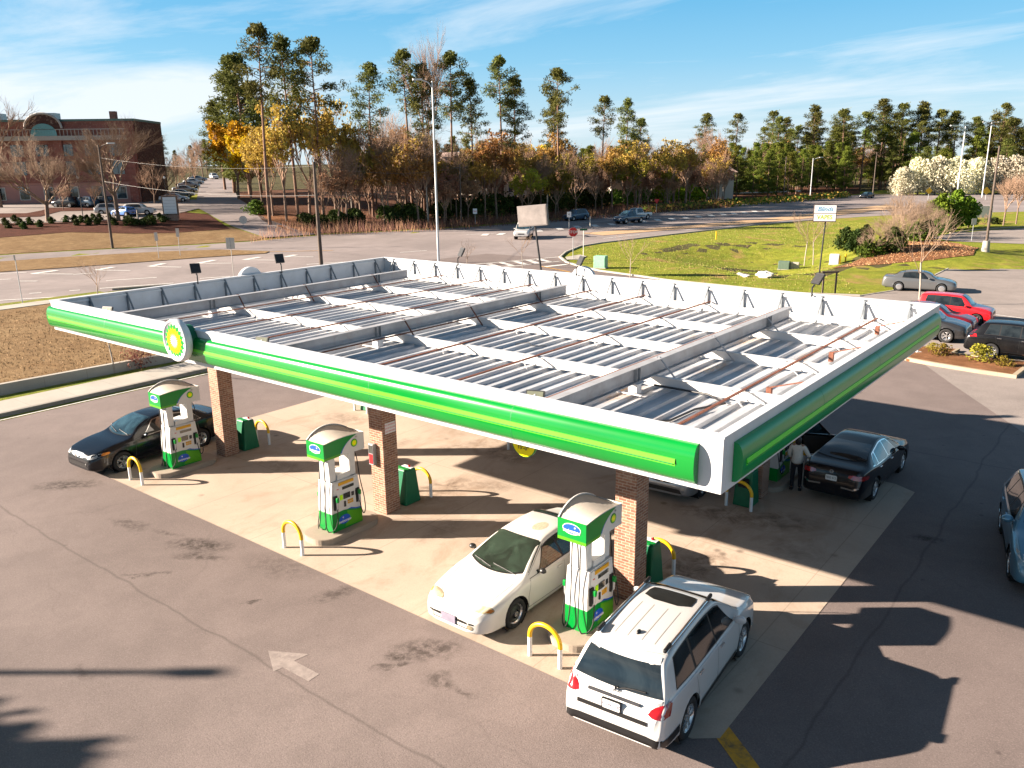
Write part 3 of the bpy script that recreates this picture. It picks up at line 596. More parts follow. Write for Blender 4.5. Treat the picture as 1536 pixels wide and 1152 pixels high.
# safety sign on the middle front column, extinguisher cabinets are things of their own
x, y = COLX[1]+CS, COLY[0]
ws = MB(); ws.box(x+.002, y+.10, 2.32, x+.012, y+.48, 2.62); sg = ws.build('warning_sign', white, can)
for zz_, ss in ((2.56, 'NO SMOKING'), (2.47, 'STOP ENGINE'), (2.38, 'NO PHONES')): text_obj('lettering', ss, .062, red, sg, face_frame((x+.0125, y+.29, zz_), (0, 1, 0)), .001)
# starburst emblem
def petal_ring(mb, T, r0, r1, n, z, m, rot=0, half=None):
    pts = []
    for k in range(n*2):
        a = 2*PI*k/(2*n)+rot; r = r1 if k % 2 == 0 else r0; pts.append(T @ Vector((r*math.cos(a), r*math.sin(a), z)))
    c = T @ Vector((0, 0, z)); mb.add([c]+pts, [(0, 1+k, 1+(k+1) % (2*n)) for k in range(2*n)], m)
m_hy = mat('emblem_yellow', (.95, .80, .0), .3, var=.02); m_hl = mat('emblem_lime', (.45, .85, .0), .3, var=.02)
def helios(T, r, parent, name='emblem'):
    mb = MB(); e = r*.012
    petal_ring(mb, T, r*.80, r, 18, e, 0); petal_ring(mb, T, r*.62, r*.83, 18, e*2, 1, PI/18)
    petal_ring(mb, T, r*.50, r*.70, 18, e*3, 2); petal_ring(mb, T, r*.22, r*.44, 18, e*4, 3, PI/18)
    return mb.build(name, [green, m_hl, m_hy, white], parent)
lg = empty('logo_disc', (7.72, -.62, 5.24), 0, 'round white disc with a green and yellow sunburst on the front edge of the canopy', 'sign')
T = face_frame((0, 0, 0), (1, 0, 0))
mb = MB(); mb.lathe([(0, -.16), (.50, -.16), (.53, -.13), (.53, .0), (.505, .035), (.47, .04), (.46, .02), (0, .02)], T, 48); mb.build('disc', white_metal, lg)
helios(T @ Matrix.Translation((0, 0, .024)), .43, lg)
mb = MB(); mb.cyl((0, .17, 0), (0, .42, 0), .34, n=32); mb.build('mount', dgreen, lg)
for i, (x, y, ax) in enumerate(((10.2, Y1-.13, 0), (.13, 6.9, 1))):
    d = empty('logo_disc', (x, y, 5.24), PI/2 if ax else 0, ['back of a plain white round logo disc rising over the far fascia of the canopy', 'back of a plain white round logo disc rising over the left fascia of the canopy'][i], 'sign')
    mb = MB(); mb.cyl((0, .30 if not ax else .30, 0), (0, .16, 0), .5, n=40); mb.build('disc', white_metal, d)
# floodlights
def floodlight(x, y, z, rz, tilt, label):
    o = empty('floodlight', (x, y, z), rz, label, 'floodlight', 'floodlights around the canopy edge'); o.scale = (.98, .98, .98)
    mb = MB(); mb.cyl((0, 0, 0), (0, 0, .30), .022, n=8); mb.cyl((0, 0, .28), (0, .07, .36), .025, n=8); mb.build('bracket', dark if tilt > 0 else galv, o)
    Tm = Matrix.Translation((0, .10, .40)) @ Matrix.Rotation(R(tilt), 4, 'X')
    mb = MB(); q = [(-.17, -.02), (.17, -.02), (.17, .34), (-.17, .34)]
    mb.prism(q, -.03, .03, Tm); 
    for k in range(6): mb.prism([(-.16, k*.05+.02), (.16, k*.05+.02), (.16, k*.05+.028), (-.16, k*.05+.028)], .03, .05, Tm)
    hd = mb.build('head', dark, o, bevel=.01)
    g = MB(); g.prism([(-.15, 0), (.15, 0), (.15, .32), (-.15, .32)], -.034, -.031, Tm); g.build('lens', mat('floodlight_lens', (.17, .18, .13), .25) if 'floodlight_lens' not in bpy.data.materials else bpy.data.materials['floodlight_lens'], hd)
for x, y, rz, ti, s in ((.2, 4.6, R(70), 62, 'dark floodlight on the left canopy edge, nearer the logo disc'), (.2, 8.1, R(70), 62, 'dark floodlight on the left canopy edge, beside the dark utility pole'),
                  (4.4, 13.4, R(-25), 62, 'dark floodlight on the far canopy edge, below the tall white street lamp'), (10.05, 13.4, R(-30), 62, 'dark floodlight on the far canopy edge, in front of the green utility box'),
                  (18.4, 13.4, R(-30), 55, 'dark floodlight on the far canopy edge, nearest the parked cars'),
                  (2.96, .02, R(20), -115, 'floodlight lying low behind the front fascia, at its far left end'), (10.3, .02, R(20), -115, 'floodlight lying low behind the front fascia, between the first two girders'), (18.2, .02, R(20), -115, 'floodlight lying low behind the front fascia, before the nearest girder')):
    floodlight(x, y, 5.40 if ti > 10 else 5.10, rz, ti, s)
# clearance sign under the front edge
cs = empty('clearance_sign', (17.3, .9, 4.17), 0, 'round green and yellow clearance sign hanging under the front edge of the canopy', 'sign')
mb = MB(); mb.cyl((0, -.02, 0), (0, .02, 0), .30, n=36); mb.build('plate', green, cs)
mb = MB(); mb.prism([(.27*math.cos(a*PI/16), .27*math.sin(a*PI/16)) for a in range(16, 33)], .022, .026, face_frame((0, 0, -.02), (1, 0, 0))); mb.build('lower_half', m_hy, cs)
text_obj('lettering', 'CLEARANCE', .085, white, cs, face_frame((0, -.024, .05), (1, 0, 0)), .002)
text_obj('lettering', "15'-0\"", .12, dark, cs, face_frame((0, -.05, -.11), (1, 0, 0)), .002)
mb = MB(); mb.cyl((0, 0, .28), (0, 0, .42), .01, n=6); mb.build('hanger', grey, cs)

# ---------------- pump islands ----------------
def rrect(x0, y0, x1, y1, r, n=6):
    P_ = []
    for cx_, cy_, a0 in ((x1-r, y1-r, 0), (x0+r, y1-r, 90), (x0+r, y0+r, 180), (x1-r, y0+r, 270)):
        for k in range(n+1): a = R(a0+90*k/n); P_.append((cx_+r*math.cos(a), cy_+r*math.sin(a)))
    return P_
m_island = concrete('island_concrete', (.33, .275, .22), stains=False, joints=(0, 0))
m_pumpw = mat('pump_white', (.60, .60, .585), .35, var=.03, dirt=(.52, .48, .42), dirtamt=.15)
m_pumpg = mat('pump_green', (.0, .21, .03), .3, var=.05); m_pumpl = mat('pump_lime', (.08, .32, .01), .3, var=.05)
m_screen = glassy('pump_screen', (.05, .055, .05)); m_dirtytop = mat('dusty_pump_top', (.62, .56, .48), .85, var=.05, dirt=(.55, .48, .40), dirtamt=.4)
m_gold = mat('notice_yellow', (.62, .32, .01), .45, var=.05)
SY, SX = (1, 1)
def make_pump():
    """local frame: long sides face +x and -x, the narrow nozzle end faces -y; stands on z = 0 of the island top"""
    o = empty('fuel_pump', (0, 0, 0))
    hw, hl = .265, .50
    TX = Matrix(((0, 0, 1, 0), (1, 0, 0, 0), (0, 1, 0, 0), (0, 0, 0, 1)))    # local XY of a prism -> (y, z), pushed along x
    # lower cabinet, green, its top edge a curve along the long side
    lo_ = [(-hl, 0), (hl, 0), (hl, .40), (.30, .43), (.12, .49), (-.10, .53), (-hl, .52)]
    mb = MB(); mb.prism(lo_, -hw, hw, TX); mb.build('lower_cabinet', m_pumpg, o, bevel=.012)
    # white body: wide hips drawing in to the two posts
    bd = [(-hl+.004, .521), (-.10, .531), (.12, .491), (.30, .431), (hl-.004, .401), (hl-.004, .72), (.475, 1.0), (.43, 1.36), (-.43, 1.36), (-.475, 1.0), (-hl+.004, .74)]
    mb = MB(); mb.prism(bd, -hw+.006, hw-.006, TX); b = mb.build('cabinet', m_pumpw, o, bevel=.012)
    for s in (-1, 1):
        mb = MB(); ys = sorted((s*.43, s*.23)); mb.box(-.20, ys[0], 1.362, .20, ys[1], 2.05); mb.build('post', m_pumpw, o, bevel=.02)
    mb = MB(); mb.prism([(-.22, 1.362), (.22, 1.362), (.20, 1.52), (-.20, 1.50)], -.22, .22, TX); mb.build('display_head', m_pumpw, o, bevel=.01)
    # the two long faces
    for s in (1, -1):
        F = face_frame((s*(hw-.004), 0, 0), (0, s, 0))
        def slab(nm, q, m, d0=0, d1=.01, par=b): k = MB(); k.prism(q, d0, d1, F); return k.build(nm, m, par)
        def rc(a, c, d, e): return [(a, c), (d, c), (d, e), (a, e)]
        slab('face_panel', [(-.40, .70), (.40, .62), (.40, 1.0), (.36, 1.33), (-.36, 1.33), (-.40, 1.0)], m_pumpw, 0, .012)
        slab('notice_strip', rc(-.24, 1.235, .26, 1.315), m_gold, .012, .03)
        slab('price_display', rc(-.12, 1.10, .26, 1.175), m_screen, .012, .026)
        slab('screen', rc(-.10, .83, .12, .98), m_screen, .012, .026)
        slab('button_panel', rc(-.22, .83, -.12, .97), m_hl, .012, .022)
        k = MB()
        for i in range(3):
            for j in range(2): k.prism(rc(.03+i*.065, .66+j*.062, .082+i*.065, .708+j*.062), .012, .024, F)
        k.build('grade_buttons', [m_gold], b)
        slab('card_reader', rc(-.09, .62, -.04, .77), dark, .012, .035); slab('key_pad', rc(.17, .84, .25, .95), dark, .012, .024)
        slab('receipt_slot', rc(.30, .82, .36, .96), dark, .012, .03)
        slab('red_label', rc(-.30, 1.14, -.24, 1.16), red, .012, .018)
        # swoosh of lime and blue at the far end of the green
        slab('lime_swoosh', [(-.10, .06), (hl-.01, .03), (hl-.01, .375), (.30, .40), (.12, .45), (.0, .48), (.02, .30)], m_pumpl, .003, .008)
        slab('blue_swoosh', [(.02, .512), (.12, .494), (.30, .436), (.495, .407), (.495, .43), (.30, .465), (.14, .525)], blue, .001, .006)
        e = MB(); e.prism([(-.10+.185*math.cos(a*PI/14), .28+.125*math.sin(a*PI/14)) for a in range(28)], .009, .013, F); em = e.build('logo_ellipse', blue, o)
        text_obj('lettering', 'invigorate', .105, white, em, F @ Matrix.Translation((-.10, .235, .014)), .002, italic=.15, bold=.002)
        st = MB(); petal_ring(st, F @ Matrix.Translation((-.15, .34, .014)), .012, .035, 4, 0, 0, PI/2); st.build('star', white, em)
        # nozzle boots at both ends of the face
        for ee in (-1, 1):
            x0 = ee*.37
            slab('nozzle_boot', [(x0-.055, .62), (x0+.055, .62), (x0+.055, 1.0), (x0-.055, 1.0)], black, .004, .05)
            nz = MB(); P0 = F @ Vector((x0, .92, .09)); P1 = F @ Vector((x0, .70, .09)); P2 = F @ Vector((x0, .60, .05))
            nz.tube([P0, P1, P2], [.03, .026, .014], 8); n_ = nz.build('nozzle', galv, o)
            gm = MB(); gm.prism(rrect(x0-.035, .84, x0+.035, .98, .03, 3), .07, .13, F); gm.build('handle_guard', m_pumpg, n_)
    # hoses loop from the top of the posts
    for (sx_, ey) in ((1, -1), (-1, -1), (1, 1), (-1, 1)):
        x1 = sx_*.10; yt = ey*.47
        if ey < 0: pts = [(x1, ey*.44, 2.02), (x1, ey*.50, 1.85), (x1, ey*.52, 1.2), (x1, ey*.56, .6), (x1+sx_*.02, ey*.60, .25), (x1+sx_*.08, ey*.60, .10), (sx_*.22, ey*.58, .06), (sx_*.33, ey*.50, .12), (sx_*.37, ey*.42, .32), (sx_*.35, ey*.37, .66)]
        else: pts = [(x1, ey*.44, 2.02), (x1+sx_*.05, ey*.52, 1.8), (sx_*.20, ey*.55, 1.2), (sx_*.30, ey*.57, .7), (sx_*.36, ey*.54, .38), (sx_*.38, ey*.46, .28), (sx_*.38, ey*.40, .40), (sx_*.35, ey*.37, .66)]
        # smooth
        q = []
        for i in range(len(pts)-1):
            p0, p1, p2, p3 = (Vector(pts[max(0, min(len(pts)-1, i+d))]) for d in (-1, 0, 1, 2))
            for k in range(5):
                t = k/5; q.append(.5*((2*p1)+(p2-p0)*t+(2*p0-5*p1+4*p2-p3)*t*t+(3*p1-p0-3*p2+p3)*t**3))
        q.append(Vector(pts[-1])); mb = MB(); mb.tube(q, .013, 7); hs_ = mb.build('hose', black, o)
        mb = MB(); mb.cyl(q[2]+Vector((0, 0, .03)), q[2]-Vector((0, 0, .07)), .028, n=8); mb.build('swivel', galv, hs_)
    # the big topper: low square front end, arched far side, swooping near side
    TY0, TY1, TX_ = -.66, .66, .33
    def edge(side):                                       # (y, z) of the top rim of a long side
        out = []
        for k in range(13):
            y = TY0+(TY1-TY0)*k/12; t = k/12
            out.append((y, (2.48+.045*math.sin(t*PI)) if side > 0 else 2.48+.24*math.sin(PI*t**.9)**.85))
        return out
    E1, E2 = edge(1), edge(-1)
    bot = lambda t: 2.04 if t < .45 else 2.04-.02*(t-.45)/.55
    tp = MB(); fr = []
    for s, E in ((1, E1), (-1, E2)):
        q = [(y, bot((y-TY0)/(TY1-TY0))) for y, _ in E]
        v = [(s*TX_, y, z) for y, z in q]+[(s*TX_, y, z) for y, z in E]; n = len(E)
        tp.add(v, [(i, i+1, n+i+1, n+i) if s > 0 else (i+1, i, n+i, n+i+1) for i in range(n-1)], 0)
    n = len(E1); tp.add([(TX_, y, z-.03) for y, z in E1]+[(-TX_, y, z-.03) for y, z in E2], [(i, i+1, n+i+1, n+i) for i in range(n-1)], 1, True)
    tp.add([(TX_, y, bot((y-TY0)/(TY1-TY0))) for y, z in E1]+[(-TX_, y, bot((y-TY0)/(TY1-TY0))) for y, z in E1], [(n+i, n+i+1, i+1, i) for i in range(n-1)], 0)
    for k, yy, b0 in ((0, TY0, 2.04), (-1, TY1, bot(1))):
        v = [(-TX_, yy, b0), (TX_, yy, b0), (TX_, yy, E1[k][1]), (-TX_, yy, E2[k][1])]; tp.add(v, [(0, 1, 2, 3) if k == 0 else (3, 2, 1, 0)], 0)
    t_ = tp.build('topper', [m_pumpw, m_dirtytop], o)
    rm = MB()
    for s, E in ((-1, E2),):
        for a, c in zip(E, E[1:]): rm.bar((s*(TX_-.012), a[0], a[1]), (s*(TX_-.012), c[0], c[1]), .024, .02)
    rm.build('rim', m_pumpw, t_)
    # green front end with blue ellipse and the word, lime foot
    Ff = face_frame((0, TY0-.002, 0), (1, 0, 0))
    k = MB(); k.prism([(-TX_-.004, 2.10), (TX_+.004, 2.10), (TX_+.004, 2.485), (-TX_-.004, 2.485)], 0, .006, Ff); k.build('green_end', m_pumpg, t_)
    k = MB(); k.prism([(-TX_-.004, 2.035), (TX_+.004, 2.035), (TX_+.004, 2.099), (-TX_-.004, 2.099)], 0, .006, Ff); k.build('lime_foot', m_pumpl, t_)
    for FF in (Ff,):
        k = MB(); k.prism([(.215*math.cos(a*PI/14), 2.31+.115*math.sin(a*PI/14)) for a in range(28)], .007, .010, FF); k.build('white_halo', white, t_)
        k = MB(); k.prism([(.20*math.cos(a*PI/14), 2.31+.10*math.sin(a*PI/14)) for a in range(28)], .011, .014, FF); em = k.build('logo_ellipse', blue, t_)
        text_obj('lettering', 'invigorate', .10, white, em, FF @ Matrix.Translation((0, 2.265, .015)), .002, italic=.15, bold=.002)
        st = MB(); petal_ring(st, FF @ Matrix.Translation((.08, 2.35, .015)), .01, .03, 4, 0, 0, PI/2); st.build('star', white, em)
    for s in (1, -1):
        F = face_frame((s*(TX_+.001), 0, 0), (0, s, 0)); E = E1 if s > 0 else E2
        if s > 0:
            # green wedge: from the front end under a curve that rises to the top rim
            top = [(y, z-.02) for y, z in E if y < .42]; cur = []
            for i in range(12):
                t = i/11; p0, p1, p2 = Vector((.42, E[10][1]-.02)), Vector((.0, 2.36)), Vector((-.14, 2.10)); cur.append(tuple((1-t)**2*p0+2*t*(1-t)*p1+t*t*p2))
            g_ = [(TY0, 2.10)]+top+cur
            k = MB(); k.prism(g_[::-1], 0, .005, F); k.build('green_side', m_pumpg, t_)
            k = MB(); k.prism([(TY0, 2.04), (-.17, 2.04), (-.14, 2.099), (TY0, 2.099)], 0, .005, F); k.build('lime_foot', m_pumpl, t_)
            bl = [(x+.012, z) for x, z in cur]; k = MB(); m_ = len(cur)
            q = [F @ Vector((x, z, .0035)) for x, z in cur]+[F @ Vector((x+.04*(i/11), z, .0035)) for i, (x, z) in enumerate(cur)]
            k.add(q, [(i, i+1, m_+i+1, m_+i) for i in range(m_-1)]); k.build('blue_edge', blue, t_)
            k = MB(); k.cyl(F @ Vector((.32, 2.27, 0)), F @ Vector((.32, 2.27, .008)), .105, n=24); k.build('logo_roundel', dgreen if False else m_pumpg, t_)
            T2 = F @ Matrix.Translation((.32, 2.27, .008)); k = MB(); petal_ring(k, T2, .07, .09, 14, .002, 0); petal_ring(k, T2, .045, .062, 14, .004, 1); k.build('emblem', [m_hl, m_hy], t_)
            text_obj('lettering', 'bp', .07, grey, t_, F @ Matrix.Translation((.40, 2.42, .004)), .002)
    return o
pump0 = make_pump()
isl0 = MB(); isl0.prism(rrect(-.52, -1.02, .52, 1.05, .42, 8), 0, .15); isl0.prism(rrect(-.50, -1.0, .50, 1.03, .40, 8), .151, .158)
isl_o = isl0.build('pump_island', m_island, bevel=.012)
def make_hoop():
    o = empty('guard_hoop', (0, 0, 0)); P_ = []
    mb = MB()
    for s in (-1, 1): mb.cyl((s*.36, 0, 0), (s*.36, 0, .40), .045, n=14)
    l1 = MB(); l1.cyl((-.36, 0, 0), (-.36, 0, .43), .045, n=14); l1.build('leg', white, o)
    l1 = MB(); l1.cyl((.36, 0, 0), (.36, 0, .43), .045, n=14); l1.build('leg', white, o)
    P_ = [(-.36, 0, .42)]+[(-.36*math.cos(a*PI/16), 0, .46+.33*math.sin(a*PI/16)) for a in range(17)]+[(.36, 0, .42)]
    mb = MB(); mb.tube(P_, .046, 14); mb.build('arch', yellow, o); return o
hoop0 = make_hoop()
def make_bin():
    o = empty('service_bin', (0, 0, 0))
    mb = MB(); a, b, z = .27, .30, 1.02; q0 = [(-a, -b, 0), (a, -b, 0), (a, b, 0), (-a, b, 0)]; q1 = [(-a*.85, -b*.62, z), (a*.85, -b*.62, z), (a*.85, b*.62, z), (-a*.85, b*.62, z)]
    mb.add(q0+q1, [(3, 2, 1, 0), (0, 1, 5, 4), (1, 2, 6, 5), (2, 3, 7, 6), (3, 0, 4, 7), (4, 5, 6, 7)]); mb.build('body', dgreen, o, bevel=.03)
    mb = MB(); mb.box(-a*.84, .02, z+.001, a*.84, b*.6, z+.03); mb.build('lid', m_pumpg, o, bevel=.01)
    mb = MB(); mb.box(-a*.7, -b*.55, z+.001, a*.7, -.03, z+.012); mb.build('bucket', white, o)
    mb = MB(); mb.cyl((-.08, -.09, z+.01), (-.05, -.10, z+.06), .035, n=8); mb.build('squeegee', red, o)
    mb = MB(); mb.box(-.15, -b*.80-.02, .55, .15, -b*.72, .82); mb.build('opening', black, o)
    return o
bin0 = make_bin()
names = (('leftmost', 'beside the black sedan'), ('middle', 'standing alone in the sun'), ('nearest', 'between the two white cars'))
usedp = usedb = usedi = False; nh = 0
def inst(src, first, loc, rz=0):
    o = src if first else copy_tree(src); o.location = loc; o.rotation_euler = (0, 0, rz); return o
fp = fi = fh = fb = True
plab = ['green and white fuel pump beside the black sedan, leftmost of the front row', 'green and white fuel pump standing clear of any car in the front row', 'green and white fuel pump between the two white cars, nearest of all',
        'fuel pump of the back row behind the leftmost rear column', 'fuel pump of the back row behind the middle rear column', 'fuel pump partly hidden by the canopy, beside the person in white']
for row in (0, 1):
    for i, x in enumerate(COLX):
        c = x+CS/2; k = row*3+i; near = row == 0
        where = ['leftmost', 'middle', 'nearest'][i]+(' front' if near else ' rear')
        py_ = 1.90 if near else 12.05
        o = inst(pump0, fp, (c, py_, .158), 0 if near else PI); fp = False
        tag(o, plab[k], 'fuel pump', 'fuel pumps under the canopy')
        o = inst(isl_o, fi, (c, py_, .014), 0 if near else PI); fi = False
        tag(o, 'rounded concrete island under the %s pump' % where, 'pump island', 'pump islands')
        for hy, wh in ((.34, 'outer'), (4.92, 'inner')) if near else ((9.42, 'inner'), (13.55, 'outer')):
            o = inst(hoop0, fh, (c, hy if near or True else 0, .014)); fh = False
            tag(o, ('yellow and white guard hoop at the %s end of the %s pump island' % (wh, where)) if wh == 'outer' else 'yellow and white guard hoop past the bin of the %s column' % where, 'guard hoop', 'guard hoops round the islands')
        o = inst(bin0, fb, (c+.02, 4.28 if near else 9.88, .014), PI if near else 0); fb = False
        tag(o, 'dark green service bin against the %s brick column' % where, 'bin', 'service bins')
# extinguisher cabinet on the middle column
ex = empty('extinguisher_cabinet', (10.29, COLY[0]-.002, 1.45), 0, 'small red and grey fire extinguisher cabinet on the middle front brick column', 'cabinet')
mb = MB(); mb.box(-.09, -.12, -.02, .09, 0, .58); mb.build('case', grey, ex, bevel=.01)
mb = MB(); mb.box(-.07, -.127, .02, .07, -.121, .30); mb.build('front', red, ex); mb = MB(); mb.box(-.07, -.127, .32, .07, -.121, .55); mb.build('window', m_screen, ex)
# air machine by the walkway beyond the leftmost pump
am = empty('air_machine', (-9.6, 12.6, .15), 0, 'beige air and vacuum box with black hoses standing on the walkway', 'air machine')
mb = MB(); mb.box(-.35, -.3, 0, .35, .3, 1.15); mb.build('cabinet', offw, am, bevel=.02)
mb = MB(); mb.box(-.95, -.25, 0, -.42, .2, .95); mb.build('vacuum', offw, am, bevel=.05)
for s in (0, 1): mb = MB(); mb.tube([(.1-s*.8, -.31, .9), (.2-s*.8, -.5, .5), (.1-s*.7, -.6, .05), (-.3-s*.6, -.7, .03), (-.5-s*.5, -.5, .04), (-.2-s*.6, -.4, .5), (-.1-s*.7, -.31, .85)], .03, 7); mb.build('hose', black, am)

# ---------------- vehicles ----------------
def pchip(T):
    xs = [p[0] for p in T]; ys = [p[1] for p in T]; n = len(xs)
    hh = [xs[i+1]-xs[i] for i in range(n-1)]; d = [(ys[i+1]-ys[i])/hh[i] for i in range(n-1)]
    m = [d[0]]+[0 if d[i-1]*d[i] <= 0 else 3*(hh[i-1]+hh[i])/((2*hh[i]+hh[i-1])/d[i-1]+(hh[i]+2*hh[i-1])/d[i]) for i in range(1, n-1)]+[d[-1]]
    def f(x):
        if x <= xs[0]: return ys[0]
        if x >= xs[-1]: return ys[-1]
        i = max(j for j in range(n-1) if xs[j] <= x); t = (x-xs[i])/hh[i]
        return (2*t**3-3*t*t+1)*ys[i]+(t**3-2*t*t+t)*hh[i]*m[i]+(-2*t**3+3*t*t)*ys[i+1]+(t**3-t*t)*hh[i]*m[i+1]
    return f
m_tyre = mat('tyre', (.014, .014, .015), .85, var=.2, scale=12); m_well = mat('wheel_well', (.006, .006, .006), .95)
m_glass = glassy('car_glass', (.010, .013, .014)); m_glassg = glassy('green_tinted_glass', (.016, .030, .020))
m_glassb = glassy('sky_tinted_glass', (.02, .045, .06)); m_trim = mat('black_trim', (.012, .012, .013), .4)
m_alloy = mat('alloy', (.55, .55, .56), .25, .8, var=.05); m_steelw = mat('black_steel_wheel', (.02, .02, .021), .45)
m_lamp = glassy('lamp_lens', (.45, .46, .46), .08); m_lampy = glassy('yellowed_lamp_lens', (.50, .43, .28), .2); m_amber = glassy('amber_lens', (.70, .22, .02), .12)
m_tail = glassy('red_lens', (.42, .008, .010), .1); m_plate = mat('plate_white', (.70, .70, .68), .4, var=.03)
m_steelg = mat('dark_chrome', (.10, .10, .11), .3, .6)
m_int = mat('interior', (.05, .045, .04), .8)
class Car:
    def __init__(c, name, L, W, H, wf, wb, wr, top, belt, bot, plan, roofw, paint_, glass=None, res=1.0, crown=.05, label=None, cat=None, group=None, rim='alloy', spokes=5, wt=.22):
        c.o = empty(name, (0, 0, 0), 0, label, cat, group); c.L, c.W, c.H = L, W, H; c.wf, c.wb, c.wr = wf, wb, wr
        c.top, c.belt, c.bot, c.plan = pchip(top), pchip(belt), pchip(bot), pchip(plan); c.roofw = roofw; c.crown = crown; c.paint = paint_; c.glass = glass or m_glass
        c.res = res; c.body(res); c.wheels(rim, spokes, wt)
    def ze(c, s):
        zt, zb = c.top(s), c.belt(s); k = min(1, max(0, (zt-zb)/(c.H-zb+1e-6))); return max(min(zb, zt-.02), zt-c.crown*(.6+.4*k)), k
    def section(c, s):
        zt, zb, zl = c.top(s), c.belt(s), c.bot(s); zb = min(zb, zt-.015); hw = c.W/2*c.plan(s); ze, k = c.ze(s)
        hb = hw-.055; we = hb-.02-(hb-.02-c.roofw)*k if k > 0 else hb-.05
        we = min(we, hb-.02); hgt = zb-zl
        return [(hw-.14, zl), (hw-.035, zl+.03), (hw-.005, zl+.22*hgt), (hw, zl+.48*hgt), (hw-.008, zl+.78*hgt), (hw-.028, zb-.04 if hgt > .15 else zb-.01), (hb, zb), (we+.3*(hb-we), ze-.30*(ze-zb)), (we, ze-.02*k), (we-.06, ze+(zt-ze)*.50), (we*.6, ze+(zt-ze)*.84), (we*.28, ze+(zt-ze)*.97), (0, zt)]
    def body(c, res):
        n = int(96*res); ss = []
        for i in range(n+1): t = i/n; ss.append(c.L*(t*.55+.45*(.5-.5*math.cos(PI*t))))
        m_ = max(1, int(round(3*res))); rows = []
        for s in ss:
            P_ = c.section(s); q = []
            for i in range(len(P_)-1):
                p0 = P_[max(i-1, 0)]; p1, p2 = P_[i], P_[i+1]; p3 = P_[min(i+2, len(P_)-1)] if i+2 < len(P_) else (-P_[-2][0], P_[-2][1])
                for k in range(m_):
                    t = k/m_; q.append(tuple(.5*((2*p1[e])+(p2[e]-p0[e])*t*.8+(2*p0[e]-5*p1[e]+4*p2[e]-p3[e])*t*t*.8+(3*p1[e]-p0[e]-3*p2[e]+p3[e])*t**3*.8+(-.4*p1[e]+.4*p2[e])*(3*t*t-2*t**3)*1.0+ (.0)) if False else (p1[e]+(p2[e]-p1[e])*t if m_ == 1 else .5*((2*p1[e])+(p2[e]-p0[e])*t+(2*p0[e]-5*p1[e]+4*p2[e]-p3[e])*t*t+(3*p1[e]-p0[e]-3*p2[e]+p3[e])*t**3)) for e in (0, 1)))
            q.append(P_[-1]); rows.append([(c.L/2-s, y, z) for y, z in q]+[(c.L/2-s, -y, z) for y, z in q[-2::-1]])
        N_ = len(rows[0]); V = [list(p) for r in rows for p in r]; F = []
        RA = c.wr+.055; cs_ = [(c.L/2-c.wf, c.wr+.01), (c.L/2-c.wf-c.wb, c.wr+.01)]
        def inside(p):
            if abs(p[1]) < c.W*.30: return None
            for a in cs_:
                if math.hypot(p[0]-a[0], p[2]-a[1]) < RA: return a
        ins = [inside(p) for p in V]; used = set()
        for i in range(len(rows)-1):
            for j in range(N_-1):
                q = (i*N_+j, (i+1)*N_+j, (i+1)*N_+j+1, i*N_+j+1)
                if all(ins[k] for k in q): continue
                F.append(q); used.update(q)
        for k in used:
            if ins[k]:
                a = ins[k]; p = V[k]; dx, dz = p[0]-a[0], p[2]-a[1]; d = math.hypot(dx, dz) or 1e-6; p[0] = a[0]+dx/d*RA; p[2] = a[1]+dz/d*RA
        mb = MB(); mb.add(V, F, 0, True)
        mb.add([V[k] for k in range(N_)], [tuple(range(N_))], 0, False); mb.add([V[-N_+k] for k in range(N_)], [tuple(range(N_))[::-1]], 0, False)
        c.b = mb.build('body', c.paint, c.o, weld=True)
        bm = bmesh.new(); bm.from_mesh(c.b.data); bmesh.ops.recalc_face_normals(bm, faces=bm.faces[:]); c.bvh = BVHTree.FromBMesh(bm); bm.to_mesh(c.b.data); bm.free()
        u = MB(); zl = c.bot(c.L/2)
        u.box(-c.L/2+.25, -c.W/2+.22, zl-.0, c.L/2-.25, c.W/2-.22, zl+.30)
        for a in cs_:
            for sg in (-1, 1): u.cyl((a[0], sg*(c.W/2-.05), a[1]), (a[0], sg*(c.W/2-.42), a[1]), RA+.012, n=24, caps=False); u.cyl((a[0], sg*(c.W/2-.34), a[1]), (a[0], sg*(c.W/2-.42), a[1]), RA+.01, n=24)
        u.build('underbody', m_well, c.o)
